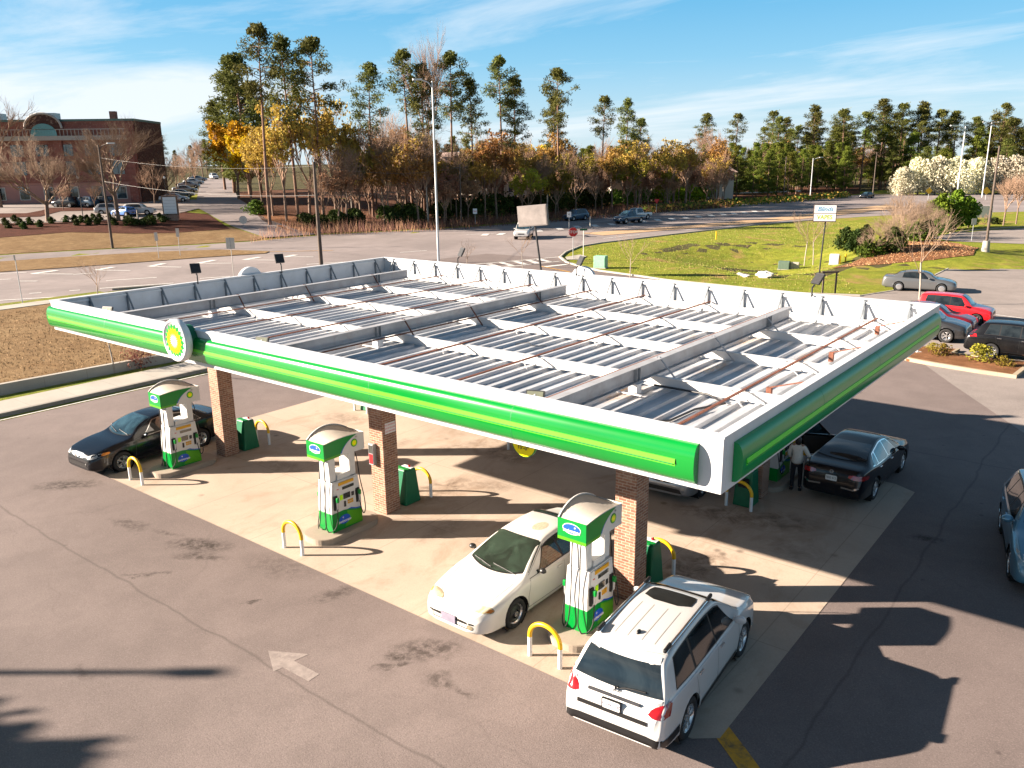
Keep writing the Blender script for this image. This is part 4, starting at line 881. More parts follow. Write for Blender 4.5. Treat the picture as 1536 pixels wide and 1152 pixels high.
    def wheels(c, rim, spokes, wt):
        first = None
        for fx in (c.wf, c.wf+c.wb):
            for sg in (1, -1):
                lo = Vector((c.L/2-fx, sg*(c.W/2-.035), c.wr))
                if first is None:
                    w_ = MB(); T = Matrix.Rotation(-PI/2, 4, 'X'); r = c.wr; rr = r*.66; n = 32 if c.res > .6 else 16
                    # outer face of the wheel towards -y of its own frame
                    w_.lathe([(rr, .012), (rr*.985, .03), (rr*.93, .035), (rr*.90, .07), (rr*.5, .09)], T, n); w_.cyl((0, .0, 0), (0, -.005, 0), .001, n=4)
                    w_.add([T @ Vector((rr*.93*math.cos(k*PI/16), rr*.93*math.sin(k*PI/16), .085)) for k in range(32)], [tuple(range(32))[::-1]], 1)
                    if rim == 'alloy':
                        for k in range(spokes):
                            for dd in ((-.12, .12) if spokes < 7 else (0,)):
                                a = 2*PI*k/spokes; d0 = Vector((math.cos(a), 0, math.sin(a))); d1 = Vector((math.cos(a+dd), 0, math.sin(a+dd)))
                                w_.bar(d0*(r*.10)+Vector((0, .03, 0)), d1*(rr*.95)+Vector((0, .035, 0)), .03 if spokes < 7 else .04, r*.085)
                        w_.cyl((0, .012, 0), (0, .05, 0), r*.17, n=16)
                    elif rim == 'cover':
                        w_.lathe([(0, .03), (rr*.3, .035), (rr*.85, .02), (rr*.95, .03)], T, n)
                    else:
                        w_.lathe([(rr*.95, .05), (rr*.6, .045), (rr*.45, .02), (rr*.42, .02)], T, n, 1); w_.cyl((0, .0, 0), (0, .05, 0), rr*.28, n=18)
                    first = w_.build('wheel', [m_alloy if rim != 'steel' else m_alloy, m_steelw], c.o)
                    t_ = MB(); t_.lathe([(rr*.98, .20), (rr*1.02, .015+.0), (r*.80, -.002), (r*.93, .0), (r*.985, .02), (r, .05), (r, .17), (r*.97, .205), (r*.6, .21)], T, n)
                    tt = t_.build('tyre', m_tyre, first); wv = first
                else:
                    wv = copy_tree(first, c.o); KIDS[c.o.name].append(wv)
                wv.location = lo if sg < 0 else lo; wv.rotation_euler = (0, 0, 0 if sg < 0 else PI); wv.location = (lo.x, sg*(c.W/2-.025), lo.z)
    def hit(c, o_, d):
        r = c.bvh.ray_cast(Vector(o_), Vector(d))
        return r[0]
    def grid(c, name, fn, nu, nv, off, m, parent=None):
        V = []; last = None
        for i in range(nv+1):
            for j in range(nu+1):
                o_, d = fn(j/nu, i/nv); p = c.hit(o_, d)
                if p is None: p = last if last is not None else Vector(o_)+Vector(d)*2.0
                else: last = p.copy()
                V.append(p-Vector(d).normalized()*off)
        mb = MB(); W1 = nu+1; mb.add(V, [(i*W1+j, i*W1+j+1, (i+1)*W1+j+1, (i+1)*W1+j) for i in range(nv) for j in range(nu)], 0, True)
        ob = mb.build(name, m, parent or c.o)
        bm = bmesh.new(); bm.from_mesh(ob.data); d = Vector(fn(.5, .5)[1]); a = sum((f.normal.dot(d)*f.calc_area() for f in bm.faces))
        if a > 0: bmesh.ops.reverse_faces(bm, faces=bm.faces[:])
        bm.to_mesh(ob.data); bm.free(); return ob
    def poly(c, name, pts, axis, off, m, parent=None, chaikin=0, stp=.07):
        """axis: L, R (sides; s,z), F, B (front, back; y,z), T (top; s,y), A (front from above; y,z rays sloping down)"""
        for _ in range(chaikin):
            q = []
            for i in range(len(pts)):
                a, b = pts[i], pts[(i+1) % len(pts)]; q += [(a[0]*.75+b[0]*.25, a[1]*.75+b[1]*.25), (a[0]*.25+b[0]*.75, a[1]*.25+b[1]*.75)]
            pts = q
        bm = bmesh.new(); bm.faces.new([bm.verts.new((a, b, 0)) for a, b in pts])
        for ax in (0, 1):
            lo_, hi_ = min(p[ax] for p in pts), max(p[ax] for p in pts); q = lo_+stp
            while q < hi_:
                no = [0, 0, 0]; no[ax] = 1; cc_ = [0, 0, 0]; cc_[ax] = q
                bmesh.ops.bisect_plane(bm, geom=bm.verts[:]+bm.edges[:]+bm.faces[:], plane_co=cc_, plane_no=no); q += stp
        bmesh.ops.triangulate(bm, faces=bm.faces[:])
        D = {'L': (0, -1, 0), 'R': (0, 1, 0), 'F': (-1, 0, 0), 'B': (1, 0, 0), 'T': (0, 0, -1), 'A': (-.85, 0, -.53)}[axis]; D = Vector(D)
        bad = []
        for v in bm.verts:
            a, b = v.co.x, v.co.y
            o_ = {'L': (c.L/2-a, 3, b), 'R': (c.L/2-a, -3, b), 'F': (6, a, b), 'B': (-6, a, b), 'T': (c.L/2-a, b, 4), 'A': (c.L/2-.4-D.x*5, a, b-D.z*5)}[axis]
            p = c.hit(o_, D)
            if p is None: bad.append(v); continue
            v.co = p-D.normalized()*off
        bmesh.ops.delete(bm, geom=bad, context='VERTS')
        for f in bm.faces: f.smooth = True
        bm.normal_update(); a = sum(f.normal.dot(D)*f.calc_area() for f in bm.faces)
        if a > 0: bmesh.ops.reverse_faces(bm, faces=bm.faces[:])
        me = bpy.data.meshes.new(name); bm.to_mesh(me); bm.free(); me.materials.append(m); return mesh_obj(name, me, parent or c.o)
    def line(c, name, pts, axis, w_, off, m, parent=None):
        q = strip(pts, w_); return c.poly(name, q, axis, off, m, parent, stp=.09)
    def side_windows(c, cuts, m=None, trim=None, lift=.035, drop=.05):
        """cuts: one (bottom front s, top front s, bottom rear s, top rear s) per pane"""
        m = m or c.glass; nn = max(4, int(10*c.res))
        for ax, sg in (('L', 1), ('R', -1)):
            def fr(bf, tf, br, tr, e=0):
                def fn(u, v):
                    s = (bf-e+(br-bf+2*e)*u)*(1-v)+(tf-e+(tr-tf+2*e)*u)*v; b0 = c.belt(s)+lift-e; t0 = c.ze(s)[0]-drop+e; t0 = max(t0, b0+.004)
                    return (c.L/2-s, sg*3, b0+(t0-b0)*v), (0, -sg, 0)
                return fn
            if trim:
                a, b = cuts[0], cuts[-1]; c.grid('window_trim', fr(a[0], a[1], b[2], b[3], .022), nn*3, nn, .003, trim)
            for q in cuts: c.grid('side_window', fr(*q), nn, nn, .007, m)
    def screen(c, s0, s1, w0, w1, curve=.10, m=None, name='windscreen', rim=True, curve1=.04):
        nn = max(5, int(14*c.res)); m = m or c.glass
        def mk(e):
            def fn(u, v):
                k = (u-.5)*2; hw_ = w0+(w1-w0)*v+e; s = (s0+curve*k*k)*(1-v)+(s1+curve1*k*k)*v+(e*1.4*(2*v-1)*(1 if s1 > s0 else -1)); return (c.L/2-s, k*hw_, 4), (0, 0, -1)
            return fn
        if rim: c.grid('screen_seal', mk(.022), nn, nn, .004, m_trim)
        return c.grid(name, mk(0), nn, nn, .011, m)
    def back_glass(c, z0, z1, w0, w1, m=None, bow=0):
        nn = max(5, int(12*c.res))
        def fn(u, v): k = (u-.5)*2; return (-6, k*(w0+(w1-w0)*v), z0+(z1-z0)*v+bow*k*k), (1, 0, 0)
        return c.grid('rear_window', fn, nn, nn, .010, m or c.glass)
    def doors(c, seams, handles, zlo=None, hm=None):
        for ax, sg in (('L', 1), ('R', -1)):
            for a, b, a2, b2 in seams:      # sill front, sill rear, belt front, belt rear
                z0 = c.bot((a+b)/2)+.13 if zlo is None else zlo; zt = lambda s: c.belt(s)+.02
                pts = [(a, z0), (b, z0), (b+(b2-b)*.3, z0+.25), (b2, zt(b2)), (a2, zt(a2)), (a, z0+.25)]
                c.line('door_seam', pts+[pts[0]], ax, .012, .003, m_trim)
            for s, z in handles:
                mb = MB(); y = sg*(c.W/2*c.plan(s)+.0)
                p = c.hit((c.L/2-s, sg*3, z), (0, -sg, 0)); y = p.y if p else y
                mb.bar((c.L/2-s+.09, y+sg*.02, z), (c.L/2-s-.09, y+sg*.02, z+.005), .03, .028); mb.build('door_handle', hm or c.paint, c.o, bevel=.006)
    def mirrors(c, s, z, m=None, size=1.0, sides=(1, -1)):
        for sg in sides:
            p = c.hit((c.L/2-s, sg*3, z-.02), (0, -sg, 0)); y = p.y if p else sg*c.W/2
            mb = MB(); T = Matrix.Translation((c.L/2-s, y+sg*.13, z+.03)) @ Matrix.Rotation(sg*R(-12), 4, 'Z')
            pr = [(0, -.06), (.05, -.055), (.085, -.02), (.09, .02), (.055, .055), (0, .055)]
            mb.lathe([(.001, .085*size), (.05*size, .075*size), (.082*size, .03*size), (.088*size, -.02*size), (.08*size, -.035*size), (.001, -.03*size)], T @ Matrix.Rotation(PI/2, 4, 'Y') @ Matrix.Diagonal((.85, 1.25, 1, 1)), 16)
            mb.bar((c.L/2-s+.01, y-sg*.02, z), (c.L/2-s, y+sg*.08, z+.01), .05, .035); mb.build('wing_mirror', m or c.paint, c.o)
    def plate(c, txt, z, back=True, col_=None, size=(.31, .155), s=None):
        d = (1, 0, 0) if back else (-1, 0, 0); p = c.hit((-6 if back else 6, 0, z), d)
        xs = [q.x for q in (c.hit((-6 if back else 6, yy, z+zz), d) for yy in (-.15, 0, .15) for zz in (-size[1]/2, 0, size[1]/2)) if q]; x0 = min(xs)-.022 if back else max(xs)+.022
        F = face_frame((x0, 0, z), (0, -1, 0) if back else (0, 1, 0)); mb = MB(); mb.prism(rrect(-size[0]/2, -size[1]/2, size[0]/2, size[1]/2, .02, 3), -.01, .004, F)
        pl = mb.build('licence_plate', m_plate, c.o)
        fr_ = MB(); fr_.prism(rrect(-size[0]/2-.018, -size[1]/2-.018, size[0]/2+.018, size[1]/2+.018, .02, 3), -.03, .0, F); fr_.build('plate_frame', m_trim, pl)
        if txt: text_obj('lettering', txt, .085, col_ or dark, pl, F @ Matrix.Translation((0, 0, .005)), .001, sx=.9)
        return pl
    def place(c, x, y, rz, z=0): c.o.location = (x, y, z); c.o.rotation_euler = (0, 0, rz); return c
    def wipers(c, s, m=None):
        for y0, y1 in ((.55, -.05), (-.05, -.60)):
            mb = MB(); q = []
            for k in range(6): t = k/5; p = c.hit((c.L/2-s-.03-.10*t-(.06*abs(y0+(y1-y0)*t)), y0+(y1-y0)*t, 4), (0, 0, -1)); q.append(p+Vector((0, 0, .03)))
            mb.tube(q, .011, 5); mb.build('wiper', m_trim, c.o)
PLAN_SEDAN = lambda L: [(0, .66), (.04, .76), (.14, .865), (.35, .945), (.75, .985), (1.3, 1), (L-1.6, 1), (L-.9, .985), (L-.4, .94), (L-.12, .87), (L-.03, .80), (L, .72)]
PLAN_SUV = lambda L: [(0, .74), (.04, .84), (.14, .91), (.35, .965), (.8, 1), (L-1.0, 1), (L-.45, .975), (L-.15, .93), (L-.04, .88), (L, .80)]
def sedan(label, paint_, L=4.85, W=1.83, H=1.45, wf=.95, wb=2.75, wr=.325, res=.6, glass=None, hood=.93, cowl=1.30, roof_f=2.15, roof_r=3.35, deck=4.15, deck_z=1.06, nose=.70, group=None, rim='alloy', spokes=5, cat='sedan', name='sedan', **k):
    top = [(0, .50), (.03, .60), (.10, nose), (.30, nose+.09), (cowl*.6, hood-.02), (cowl, hood+.05), ((cowl+roof_f)/2, (hood+.05+H)/2+.05), (roof_f, H-.045), ((roof_f+roof_r)/2, H), (roof_r, H-.055), ((roof_r+deck)/2, (H+deck_z)/2+.03), (deck, deck_z), (L-.28, deck_z-.02), (L-.10, deck_z-.07), (L-.03, .86), (L, .62)]
    belt = [(0, .48), (.1, nose-.08), (.4, nose+.02), (cowl, hood-.04), (2.2, hood+.0), (3.4, hood+.03), (deck, deck_z-.07), (L-.2, deck_z-.10), (L, .58)]
    bot = [(0, .26), (.1, .22), (.5, .20), (L-.7, .21), (L-.1, .27), (L, .32)]
    return Car(name, L, W, H, wf, wb, wr, top, belt, bot, PLAN_SEDAN(L), k.pop('roofw', .56), paint_, glass, res, .05, label, cat, group, rim, spokes)
def suv(label, paint_, L=4.7, W=1.86, H=1.68, wf=.92, wb=2.68, wr=.36, res=.5, glass=None, hood=1.08, cowl=1.22, roof_f=1.95, roof_r=4.0, nose=.86, tail=4.45, group=None, rim='alloy', spokes=5, cat='suv', name='suv', **k):
    top = [(0, .58), (.03, .74), (.12, nose), (.35, nose+.08), (cowl*.7, hood-.02), (cowl, hood+.03), ((cowl+roof_f)/2, (hood+H)/2+.05), (roof_f, H-.05), ((roof_f+roof_r)/2, H), (roof_r, H-.05), (roof_r+(tail-roof_r)*.3, H-.16), (tail, 1.12), (L-.12, 1.0), (L-.04, .84), (L, .55)]
    belt = [(0, .55), (.12, nose-.10), (.5, nose+.0), (cowl, hood-.05), (2.2, hood-.01), (roof_r-.2, hood+.04), (tail, 1.06), (L-.1, .93), (L, .53)]
    bot = [(0, .32), (.1, .27), (.5, .24), (L-.7, .25), (L-.1, .32), (L, .38)]
    return Car(name, L, W, H, wf, wb, wr, top, belt, bot, PLAN_SUV(L), k.pop('roofw', .60), paint_, glass, res, .05, label, cat, group, rim, spokes)
p_white = paint('pearl_white_paint', (.56, .55, .54), coat=1, dirty=.12); p_cream = paint('aged_white_paint', (.60, .58, .54), coat=.5, rough=.4, dirty=.25)
p_black = paint('black_paint', (.005, .005, .006), coat=.35, rough=.25, spec=.35); p_navy = paint('dark_blue_black_paint', (.003, .004, .007), coat=.35, rough=.22, spec=.35)
p_silver = paint('silver_paint', (.32, .32, .33), metal=.6, rough=.3); p_blue = paint('light_blue_paint', (.10, .24, .34), metal=.4, rough=.28)
p_red = paint('bright_red_paint', (.62, .008, .014)); p_dred = paint('dark_red_paint', (.16, .006, .012), metal=.2); p_char = paint('charcoal_paint', (.03, .03, .032), metal=.3); p_dblue = paint('dark_blue_paint', (.012, .05, .10)); p_grey = paint('grey_paint', (.14, .145, .15), metal=.5)
def oval(cx_, cy_, a, b, n=20, r0=0): return [(cx_+a*math.cos(2*PI*k/n+r0), cy_+b*math.sin(2*PI*k/n+r0)) for k in range(n)]
# --- the white sedan with black steel wheels at the nearest pump
L = 5.0
top = [(0, .46), (.03, .55), (.10, .62), (.30, .70), (.75, .81), (1.22, .90), (1.36, .93), (1.8, 1.15), (2.25, 1.335), (2.6, 1.40), (3.05, 1.42), (3.5, 1.385), (3.95, 1.24), (4.30, 1.06), (4.6, 1.0), (4.86, .96), (4.96, .80), (5.0, .55)]
belt = [(0, .44), (.1, .56), (.4, .66), (.9, .78), (1.36, .86), (2.2, .90), (3.2, .93), (4.2, .96), (4.8, .90), (5.0, .52)]
c = Car('sedan', L, 1.88, 1.42, 1.03, 2.80, .325, top, belt, [(0, .24), (.1, .19), (.5, .18), (4.3, .19), (4.9, .27), (5.0, .32)], [(0, .56), (.05, .70), (.15, .82), (.35, .925), (.75, .985), (1.3, 1), (3.6, 1), (4.3, .98), (4.7, .92), (4.9, .84), (5.0, .70)], .56, p_cream, m_glassg, 1.0, .05,
        'white sedan with black steel wheels and a worn roof beside the nearest pump', 'sedan', rim='steel')
c.screen(1.34, 2.30, .80, .57, .26, m_glassg, curve1=.05); c.screen(4.22, 3.55, .64, .53, -.10, m_glassg, 'rear_window', curve1=-.04)
c.side_windows([(1.80, 2.30, 2.72, 2.72), (2.78, 2.78, 3.62, 3.50), (3.68, 3.56, 4.05, 3.72)], m_glassg, m_trim)
c.doors([(1.42, 2.74, 1.55, 2.74), (2.74, 3.72, 2.74, 4.0)], [(2.55, .80), (3.62, .84)])
c.mirrors(1.86, .95, m_trim, .8); c.wipers(1.34)
for sg in (1, -1):
    q = [(sg*a, b) for a, b in ((.34, .50), (.60, .50), (.82, .55), (.86, .66), (.78, .72), (.55, .69), (.38, .60))]
    hl = c.poly('headlight', q, 'A', .008, m_lampy, chaikin=2); c.poly('turn_lens', [(sg*.74, .56), (sg*.82, .59), (sg*.84, .67), (sg*.77, .67)], 'A', .013, m_amber, hl)
    c.poly('fog_light', oval(sg*.52, .36, .075, .05), 'F', .008, m_lampy); 
c.poly('lower_grille', [(-.62, .40), (.62, .40), (.60, .46), (-.60, .46)], 'F', .004, m_trim, chaikin=1); c.poly('bumper_slot', [(-.60, .31), (.60, .31), (.58, .33), (-.58, .33)], 'F', .004, m_trim)
mb = MB(); F = face_frame((L/2+.012, -.03, .42), (0, 1, 0)); mb.prism([(-.19, -.10), (.19, -.10), (.19, .08), (-.19, .08)], 0, .02, F); mb.build('plate_holder', mat('faded_plate_holder', (.22, .20, .26), .5), c.o)
rs = c.poly('rust_patch', [(2.62, .10), (2.80, .02), (3.0, .06), (3.12, .20), (2.95, .34), (2.7, .30)], 'T', .003, mat('roof_rust', (.50, .36, .26), .7, var=.2, scale=20), chaikin=2)
c.line('hood_seam', [(1.20, -.72), (.55, -.66), (.18, -.42), (.12, 0), (.18, .42), (.55, .66), (1.20, .72)], 'T', .010, .002, mat('seam_grey', (.20, .19, .17), .7))
for sg in (1, -1): c.poly('tail_light', [(sg*.35, .72), (sg*.80, .72), (sg*.80, .86), (sg*.40, .88)], 'B', .008, m_tail, chaikin=1)
c.place(16.10, 2.42, -PI/2+R(0), .014)
# --- the white suv in the foreground
L = 4.78
top = [(0, .60), (.03, .74), (.12, .90), (.40, 1.00), (.85, 1.07), (1.15, 1.13), (1.55, 1.40), (1.95, 1.63), (2.2, 1.695), (2.9, 1.73), (3.7, 1.715), (4.15, 1.67), (4.28, 1.63), (4.34, 1.56), (4.55, 1.16), (4.62, 1.06), (4.70, .99), (4.76, .86), (4.78, .60)]
belt = [(0, .57), (.12, .80), (.5, .93), (1.15, 1.06), (2.2, 1.08), (3.4, 1.12), (4.2, 1.17), (4.5, 1.10), (4.7, .93), (4.78, .56)]
c = Car('suv', L, 1.91, 1.73, .93, 2.79, .37, top, belt, [(0, .34), (.1, .28), (.5, .26), (4.1, .27), (4.7, .36), (4.78, .42)], [(0, .72), (.04, .82), (.14, .90), (.35, .965), (.8, 1), (3.7, 1), (4.2, .985), (4.5, .955), (4.68, .915), (4.75, .88), (4.78, .82)], .66, p_white, m_glass, 1.0, .045,
        'pearl white suv with silver roof rails seen from behind in the foreground', 'suv', spokes=5)
c.screen(1.18, 1.98, .80, .66, .20)
c.poly('rear_spoiler', [(4.18, -.60), (4.30, -.62), (4.345, -.4), (4.36, 0), (4.345, .4), (4.30, .62), (4.18, .60)], 'T', .012, p_white)
rw = c.back_glass(1.13, 1.57, .78, .62, bow=.035)
c.side_windows([(1.55, 1.98, 2.42, 2.42), (2.48, 2.48, 3.38, 3.34), (3.46, 3.42, 4.20, 3.98)], m_glass, m_trim, lift=.04, drop=.07)
c.doors([(1.30, 2.45, 1.38, 2.45), (2.45, 3.30, 2.45, 3.50)], [(2.28, .98), (3.30, 1.02)], hm=chrome)
c.mirrors(1.55, 1.10, p_white, 1.05)
for sg in (1, -1):
    y = sg*.60; mb = MB(); mb.tube([(L/2-2.05, y, 1.68), (L/2-2.2, y, 1.712), (L/2-3.9, y, 1.708), (L/2-4.05, y, 1.67)], .034, 8); rl = mb.build('roof_rail', chrome, c.o)
    for s in (2.12, 3.98): mb = MB(); mb.bar((L/2-s+.13, y, 1.735), (L/2-s-.13, y, 1.725), .06, .07); mb.build('rail_foot', m_trim, rl, bevel=.02)
    tl = c.poly('tail_light', [(sg*.60, .93), (sg*.955, .90), (sg*.93, 1.13), (sg*.86, 1.12), (sg*.66, 1.04)], 'B', .010, m_tail, chaikin=1)
    c.poly('side_lens', [(4.52, .92), (4.74, .93), (4.66, 1.06), (4.50, 1.12), (4.42, 1.10)], 'L' if sg > 0 else 'R', .008, m_tail, tl)
    c.poly('clear_lens', [(sg*.68, 1.06), (sg*.93, 1.145), (sg*.90, 1.19), (sg*.74, 1.13)], 'B', .012, m_lamp, tl, chaikin=1)
    for ax in ('L' if sg > 0 else 'R',):
        c.line('sill_trim', [(1.42, .36), (3.22, .36)], ax, .12, .012, m_trim); c.line('bumper_trim', [(4.18, .50), (4.74, .46)], ax, .16, .010, m_trim)
    c.poly('headlight', [(sg*.52, .78), (sg*.80, .80), (sg*.86, .92), (sg*.60, .90)], 'F', .01, m_lamp, chaikin=1)
c.poly('sunroof', [(2.22, -.44), (2.68, -.44), (2.68, .44), (2.22, .44), (2.18, .30), (2.18, -.30)], 'T', .008, m_glass, chaikin=1)
for y in (-.36, -.13, .13, .36): c.line('roof_groove', [(2.85, y), (3.95, y)], 'T', .014, .003, mat('seam_light', (.32, .31, .30), .6) if y == -.36 else bpy.data.materials['seam_light'])
c.line('tailgate_seam', [(4.08, -.62), (4.16, -.3), (4.18, 0), (4.16, .3), (4.08, .62)], 'T', .010, .003, bpy.data.materials['seam_light'])
mb = MB(); mb.lathe([(.035, 0), (.03, .03), (.012, .05), (0, .055)], Matrix.Translation((L/2-3.78, 0, 1.71)) @ Matrix.Diagonal((2.0, 1, 1, 1)), 10); mb.build('antenna_fin', m_trim, c.o)
c.poly('rear_bumper', [(-.92, .38), (.92, .38), (.93, .56), (.60, .60), (-.60, .60), (-.93, .56)], 'B', .014, m_trim)
c.line('bumper_top', [(-.62, .80), (.62, .80)], 'B', .075, .014, m_trim)
mb = MB(); p = c.hit((-6, 0, 1.03), (1, 0, 0)); mb.bar((p.x-.03, -.46, 1.03), (p.x-.03, .46, 1.03), .04, .045); mb.build('chrome_garnish', m_steelg, c.o, bevel=.008)
c.plate('RGW7590', .915, True, mat('plate_navy', (.05, .04, .10), .5))
# oval emblem
F = face_frame((c.hit((-6, 0, 1.09), (1, 0, 0)).x-.02, 0, 1.095), (0, -1, 0)); mb = MB()
for a, b, oy, rot in ((.062, .042, 0, 0), (.024, .040, -.001, 0), (.045, .014, .018, 0)): mb.tube([F @ Vector((a*math.cos(k*PI/10), oy+b*math.sin(k*PI/10), 0)) for k in range(21)], .005, 5)
mb.build('emblem', chrome, c.o)
mb = MB(); q = [c.hit((-6, y, z), (1, 0, 0))+Vector((-.035, 0, 0)) for y, z in ((0, 1.12), (-.15, 1.17), (-.32, 1.19), (-.50, 1.20))]; mb.tube(q, .013, 6); mb.tube([q[0], q[0]+Vector((-.01, 0, .05))], .02, 6); mb.build('rear_wiper', m_trim, c.o)
c.poly('front_grille', [(-.42, .66), (.42, .66), (.46, .86), (-.46, .86)], 'F', .008, m_trim)
c.place(20.32, 1.30, PI/2+R(5), .008)
# --- the black sedan by the leftmost pump
c = sedan('black sedan with chrome grille and silver alloy wheels beside the leftmost pump', p_navy, L=4.93, W=1.85, H=1.475, wf=.98, wb=2.80, res=.9, hood=.95, cowl=1.32, roof_f=2.2, roof_r=3.3, deck=4.25, deck_z=1.10, nose=.72, glass=m_glassb, name='sedan', spokes=5)
c.screen(1.32, 2.20, .76, .57, .22, m_glassb); c.screen(4.12, 3.38, .62, .54, -.10, m_glass, 'rear_window', curve1=-.04)
c.side_windows([(1.75, 2.25, 2.60, 2.60), (2.66, 2.66, 3.50, 3.45), (3.55, 3.5, 3.85, 3.6)], m_glass, chrome)
c.doors([(1.42, 2.62, 1.50, 2.62), (2.62, 3.50, 2.62, 3.80)], [(2.45, .87), (3.5, .90)], hm=chrome); c.mirrors(1.80, .98); c.wipers(1.34)
c.poly('grille', [(-.36, .60), (.36, .60), (.42, .74), (-.42, .74)], 'F', .010, chrome, chaikin=1); gb = c.poly('grille_bars', [(-.30, .615), (.30, .615), (.34, .70), (-.34, .70)], 'F', .014, m_trim)
mb = MB(); mb.cyl((4.93/2+.02, 0, .665), (4.93/2+.035, 0, .665), .045, n=12); mb.build('emblem', chrome, c.o)
c.poly('lower_intake', [(-.55, .34), (.55, .34), (.50, .46), (-.50, .46)], 'F', .006, m_trim)
for sg in (1, -1):
    h_ = c.poly('headlight', [(sg*.48, .62), (sg*.76, .62), (sg*.86, .70), (sg*.84, .77), (sg*.60, .745)], 'F', .008, m_lamp, chaikin=1); c.poly('side_marker', [(.34, .68), (.62, .72), (.60, .78), (.36, .76)], 'L' if sg > 0 else 'R', .008, m_amber, h_, chaikin=1)
    c.poly('tail_light', [(sg*.45, .82), (sg*.86, .82), (sg*.84, .98), (sg*.50, 1.0)], 'B', .008, m_tail, chaikin=1); c.poly('tail_side', [(4.55, .84), (4.86, .84), (4.80, .98), (4.55, .98)], 'L' if sg > 0 else 'R', .008, m_tail, chaikin=1)
c.place(.52, 2.05, -PI/2+R(2), .008)
# --- black sedan from behind with its driver's door open
c = sedan('black sedan seen from behind with its left front door open, beside the person', p_navy, L=4.88, W=1.85, H=1.47, wf=.98, wb=2.78, res=.9, hood=.95, cowl=1.35, roof_f=2.2, roof_r=3.2, deck=4.35, deck_z=1.12, nose=.74, name='sedan', spokes=5)
c.screen(1.36, 2.20, .76, .57, .22); c.screen(4.22, 3.25, .66, .54, -.12, m_glass, 'rear_window', curve1=-.04)
c.side_windows([(1.80, 2.25, 2.60, 2.60), (2.66, 2.66, 3.50, 3.42), (3.56, 3.5, 4.0, 3.62)], m_glassb, chrome)
c.doors([(1.45, 2.62, 1.50, 2.62), (2.62, 3.50, 2.62, 3.85)], [(2.45, .87), (3.5, .92)], hm=chrome); c.mirrors(1.80, .98, sides=(-1,))
for sg in (1, -1):
    c.poly('tail_light', [(sg*.42, .86), (sg*.88, .82), (sg*.86, .95), (sg*.46, .97)], 'B', .010, m_tail, chaikin=1); c.line('bumper_strip', [(sg*.28, .58), (sg*.60, .56), (sg*.74, .64)], 'B', .045, .012, chrome)
    c.poly('tail_side', [(4.45, .84), (4.80, .83), (4.72, .95), (4.45, .94)], 'L' if sg > 0 else 'R', .010, m_tail)
c.plate('SEG 412', .80, True); F = face_frame((-2.46, 0, .99), (0, -1, 0)); mb = MB(); mb.tube([F @ Vector((.045*math.cos(k*PI/8), .045*math.sin(k*PI/8), 0)) for k in range(17)], .006, 5); mb.bar(F @ Vector((-.06, 0, 0)), F @ Vector((.06, 0, 0)), .01, .012); mb.build('emblem', chrome, c.o)
c.line('trunk_seam', [(-.66, 1.06), (-.62, .80), (.62, .80), (.66, 1.06)], 'B', .010, .004, m_trim)
# the open door: outer skin, window frame, glass, trim; swings on its front edge
dh = Vector((4.88/2-1.47, .90, 0)); ang = R(62); dv = Vector((-math.cos(ang), math.sin(ang), 0))
def dp(t, z, e=0): return dh+dv*t+Vector((math.sin(ang)*e, math.cos(ang)*e, z))
mb = MB(); q = [(0, .30), (1.10, .30), (1.16, .60), (1.15, .96), (0, .93)]
Td = Matrix.Translation(dh) @ Matrix((dv, Vector((0, 0, 1)), dv.cross(Vector((0, 0, 1))))).transposed().to_4x4()
mb.prism(q, -.05, .05, Td); dr_ = mb.build('front_door', p_navy, c.o, bevel=.02)
mb = MB(); mb.prism([(.04, .34), (1.05, .34), (1.10, .9), (.04, .88)], .051, .07, Td); mb.prism([(.04, .34), (1.05, .34), (1.10, .9), (.04, .88)], -.07, -.051, Td); mb.build('door_trim', m_int, dr_)
mb = MB()
for a, b in (((.30, .94), (.72, 1.36)), ((.72, 1.36), (1.10, 1.38)), ((1.10, 1.38), (1.14, .96))): mb.bar(Td @ Vector((*a, 0)), Td @ Vector((*b, 0)), .04, .05)
mb.build('window_frame', p_navy, dr_); mb = MB(); mb.prism([(.32, .95), (.73, 1.345), (1.09, 1.36), (1.12, .96)], -.006, .006, Td); mb.build('window', m_glassb, dr_)
mb = MB(); mb.lathe([(.001, .09), (.06, .07), (.09, .0), (.001, -.01)], Td @ Matrix.Translation((.28, .98, -.16)) @ Matrix.Rotation(PI/2, 4, 'X') @ Matrix.Diagonal((1.2, .8, 1, 1)), 12); mb.build('wing_mirror', p_navy, dr_)
c.place(20.12, 13.62, PI/2-R(1), .010)
# --- silver sedan nose-on under the canopy
c = sedan('silver sedan with a dark grille under the canopy, mostly hidden by the nearest column', p_silver, L=4.6, W=1.79, H=1.5, wf=.9, wb=2.68, res=.7, glass=m_glass, nose=.74, hood=.96, name='sedan', rim='alloy')
c.screen(1.32, 2.15, .74, .56, .20); c.side_windows([(1.75, 2.2, 2.6, 2.6), (2.66, 2.66, 3.45, 3.35)], None, m_trim); c.mirrors(1.78, .99)
c.poly('grille', [(-.36, .56), (.36, .56), (.44, .70), (-.44, .70)], 'F', .010, m_trim, chaikin=1); c.poly('lower_intake', [(-.60, .32), (.60, .32), (.52, .44), (-.52, .44)], 'F', .010, m_trim)
mb = MB(); mb.cyl((2.31, 0, .63), (2.33, 0, .63), .055, n=14); mb.build('emblem', chrome, c.o)
for sg in (1, -1): c.poly('headlight', [(sg*.48, .60), (sg*.74, .60), (sg*.82, .70), (sg*.80, .78), (sg*.56, .72)], 'F', .008, m_lamp, chaikin=1); c.poly('fog_light', oval(sg*.62, .40, .06, .04), 'F', .012, m_lamp)
c.place(16.1, 10.95, -PI/2+R(3), .010)
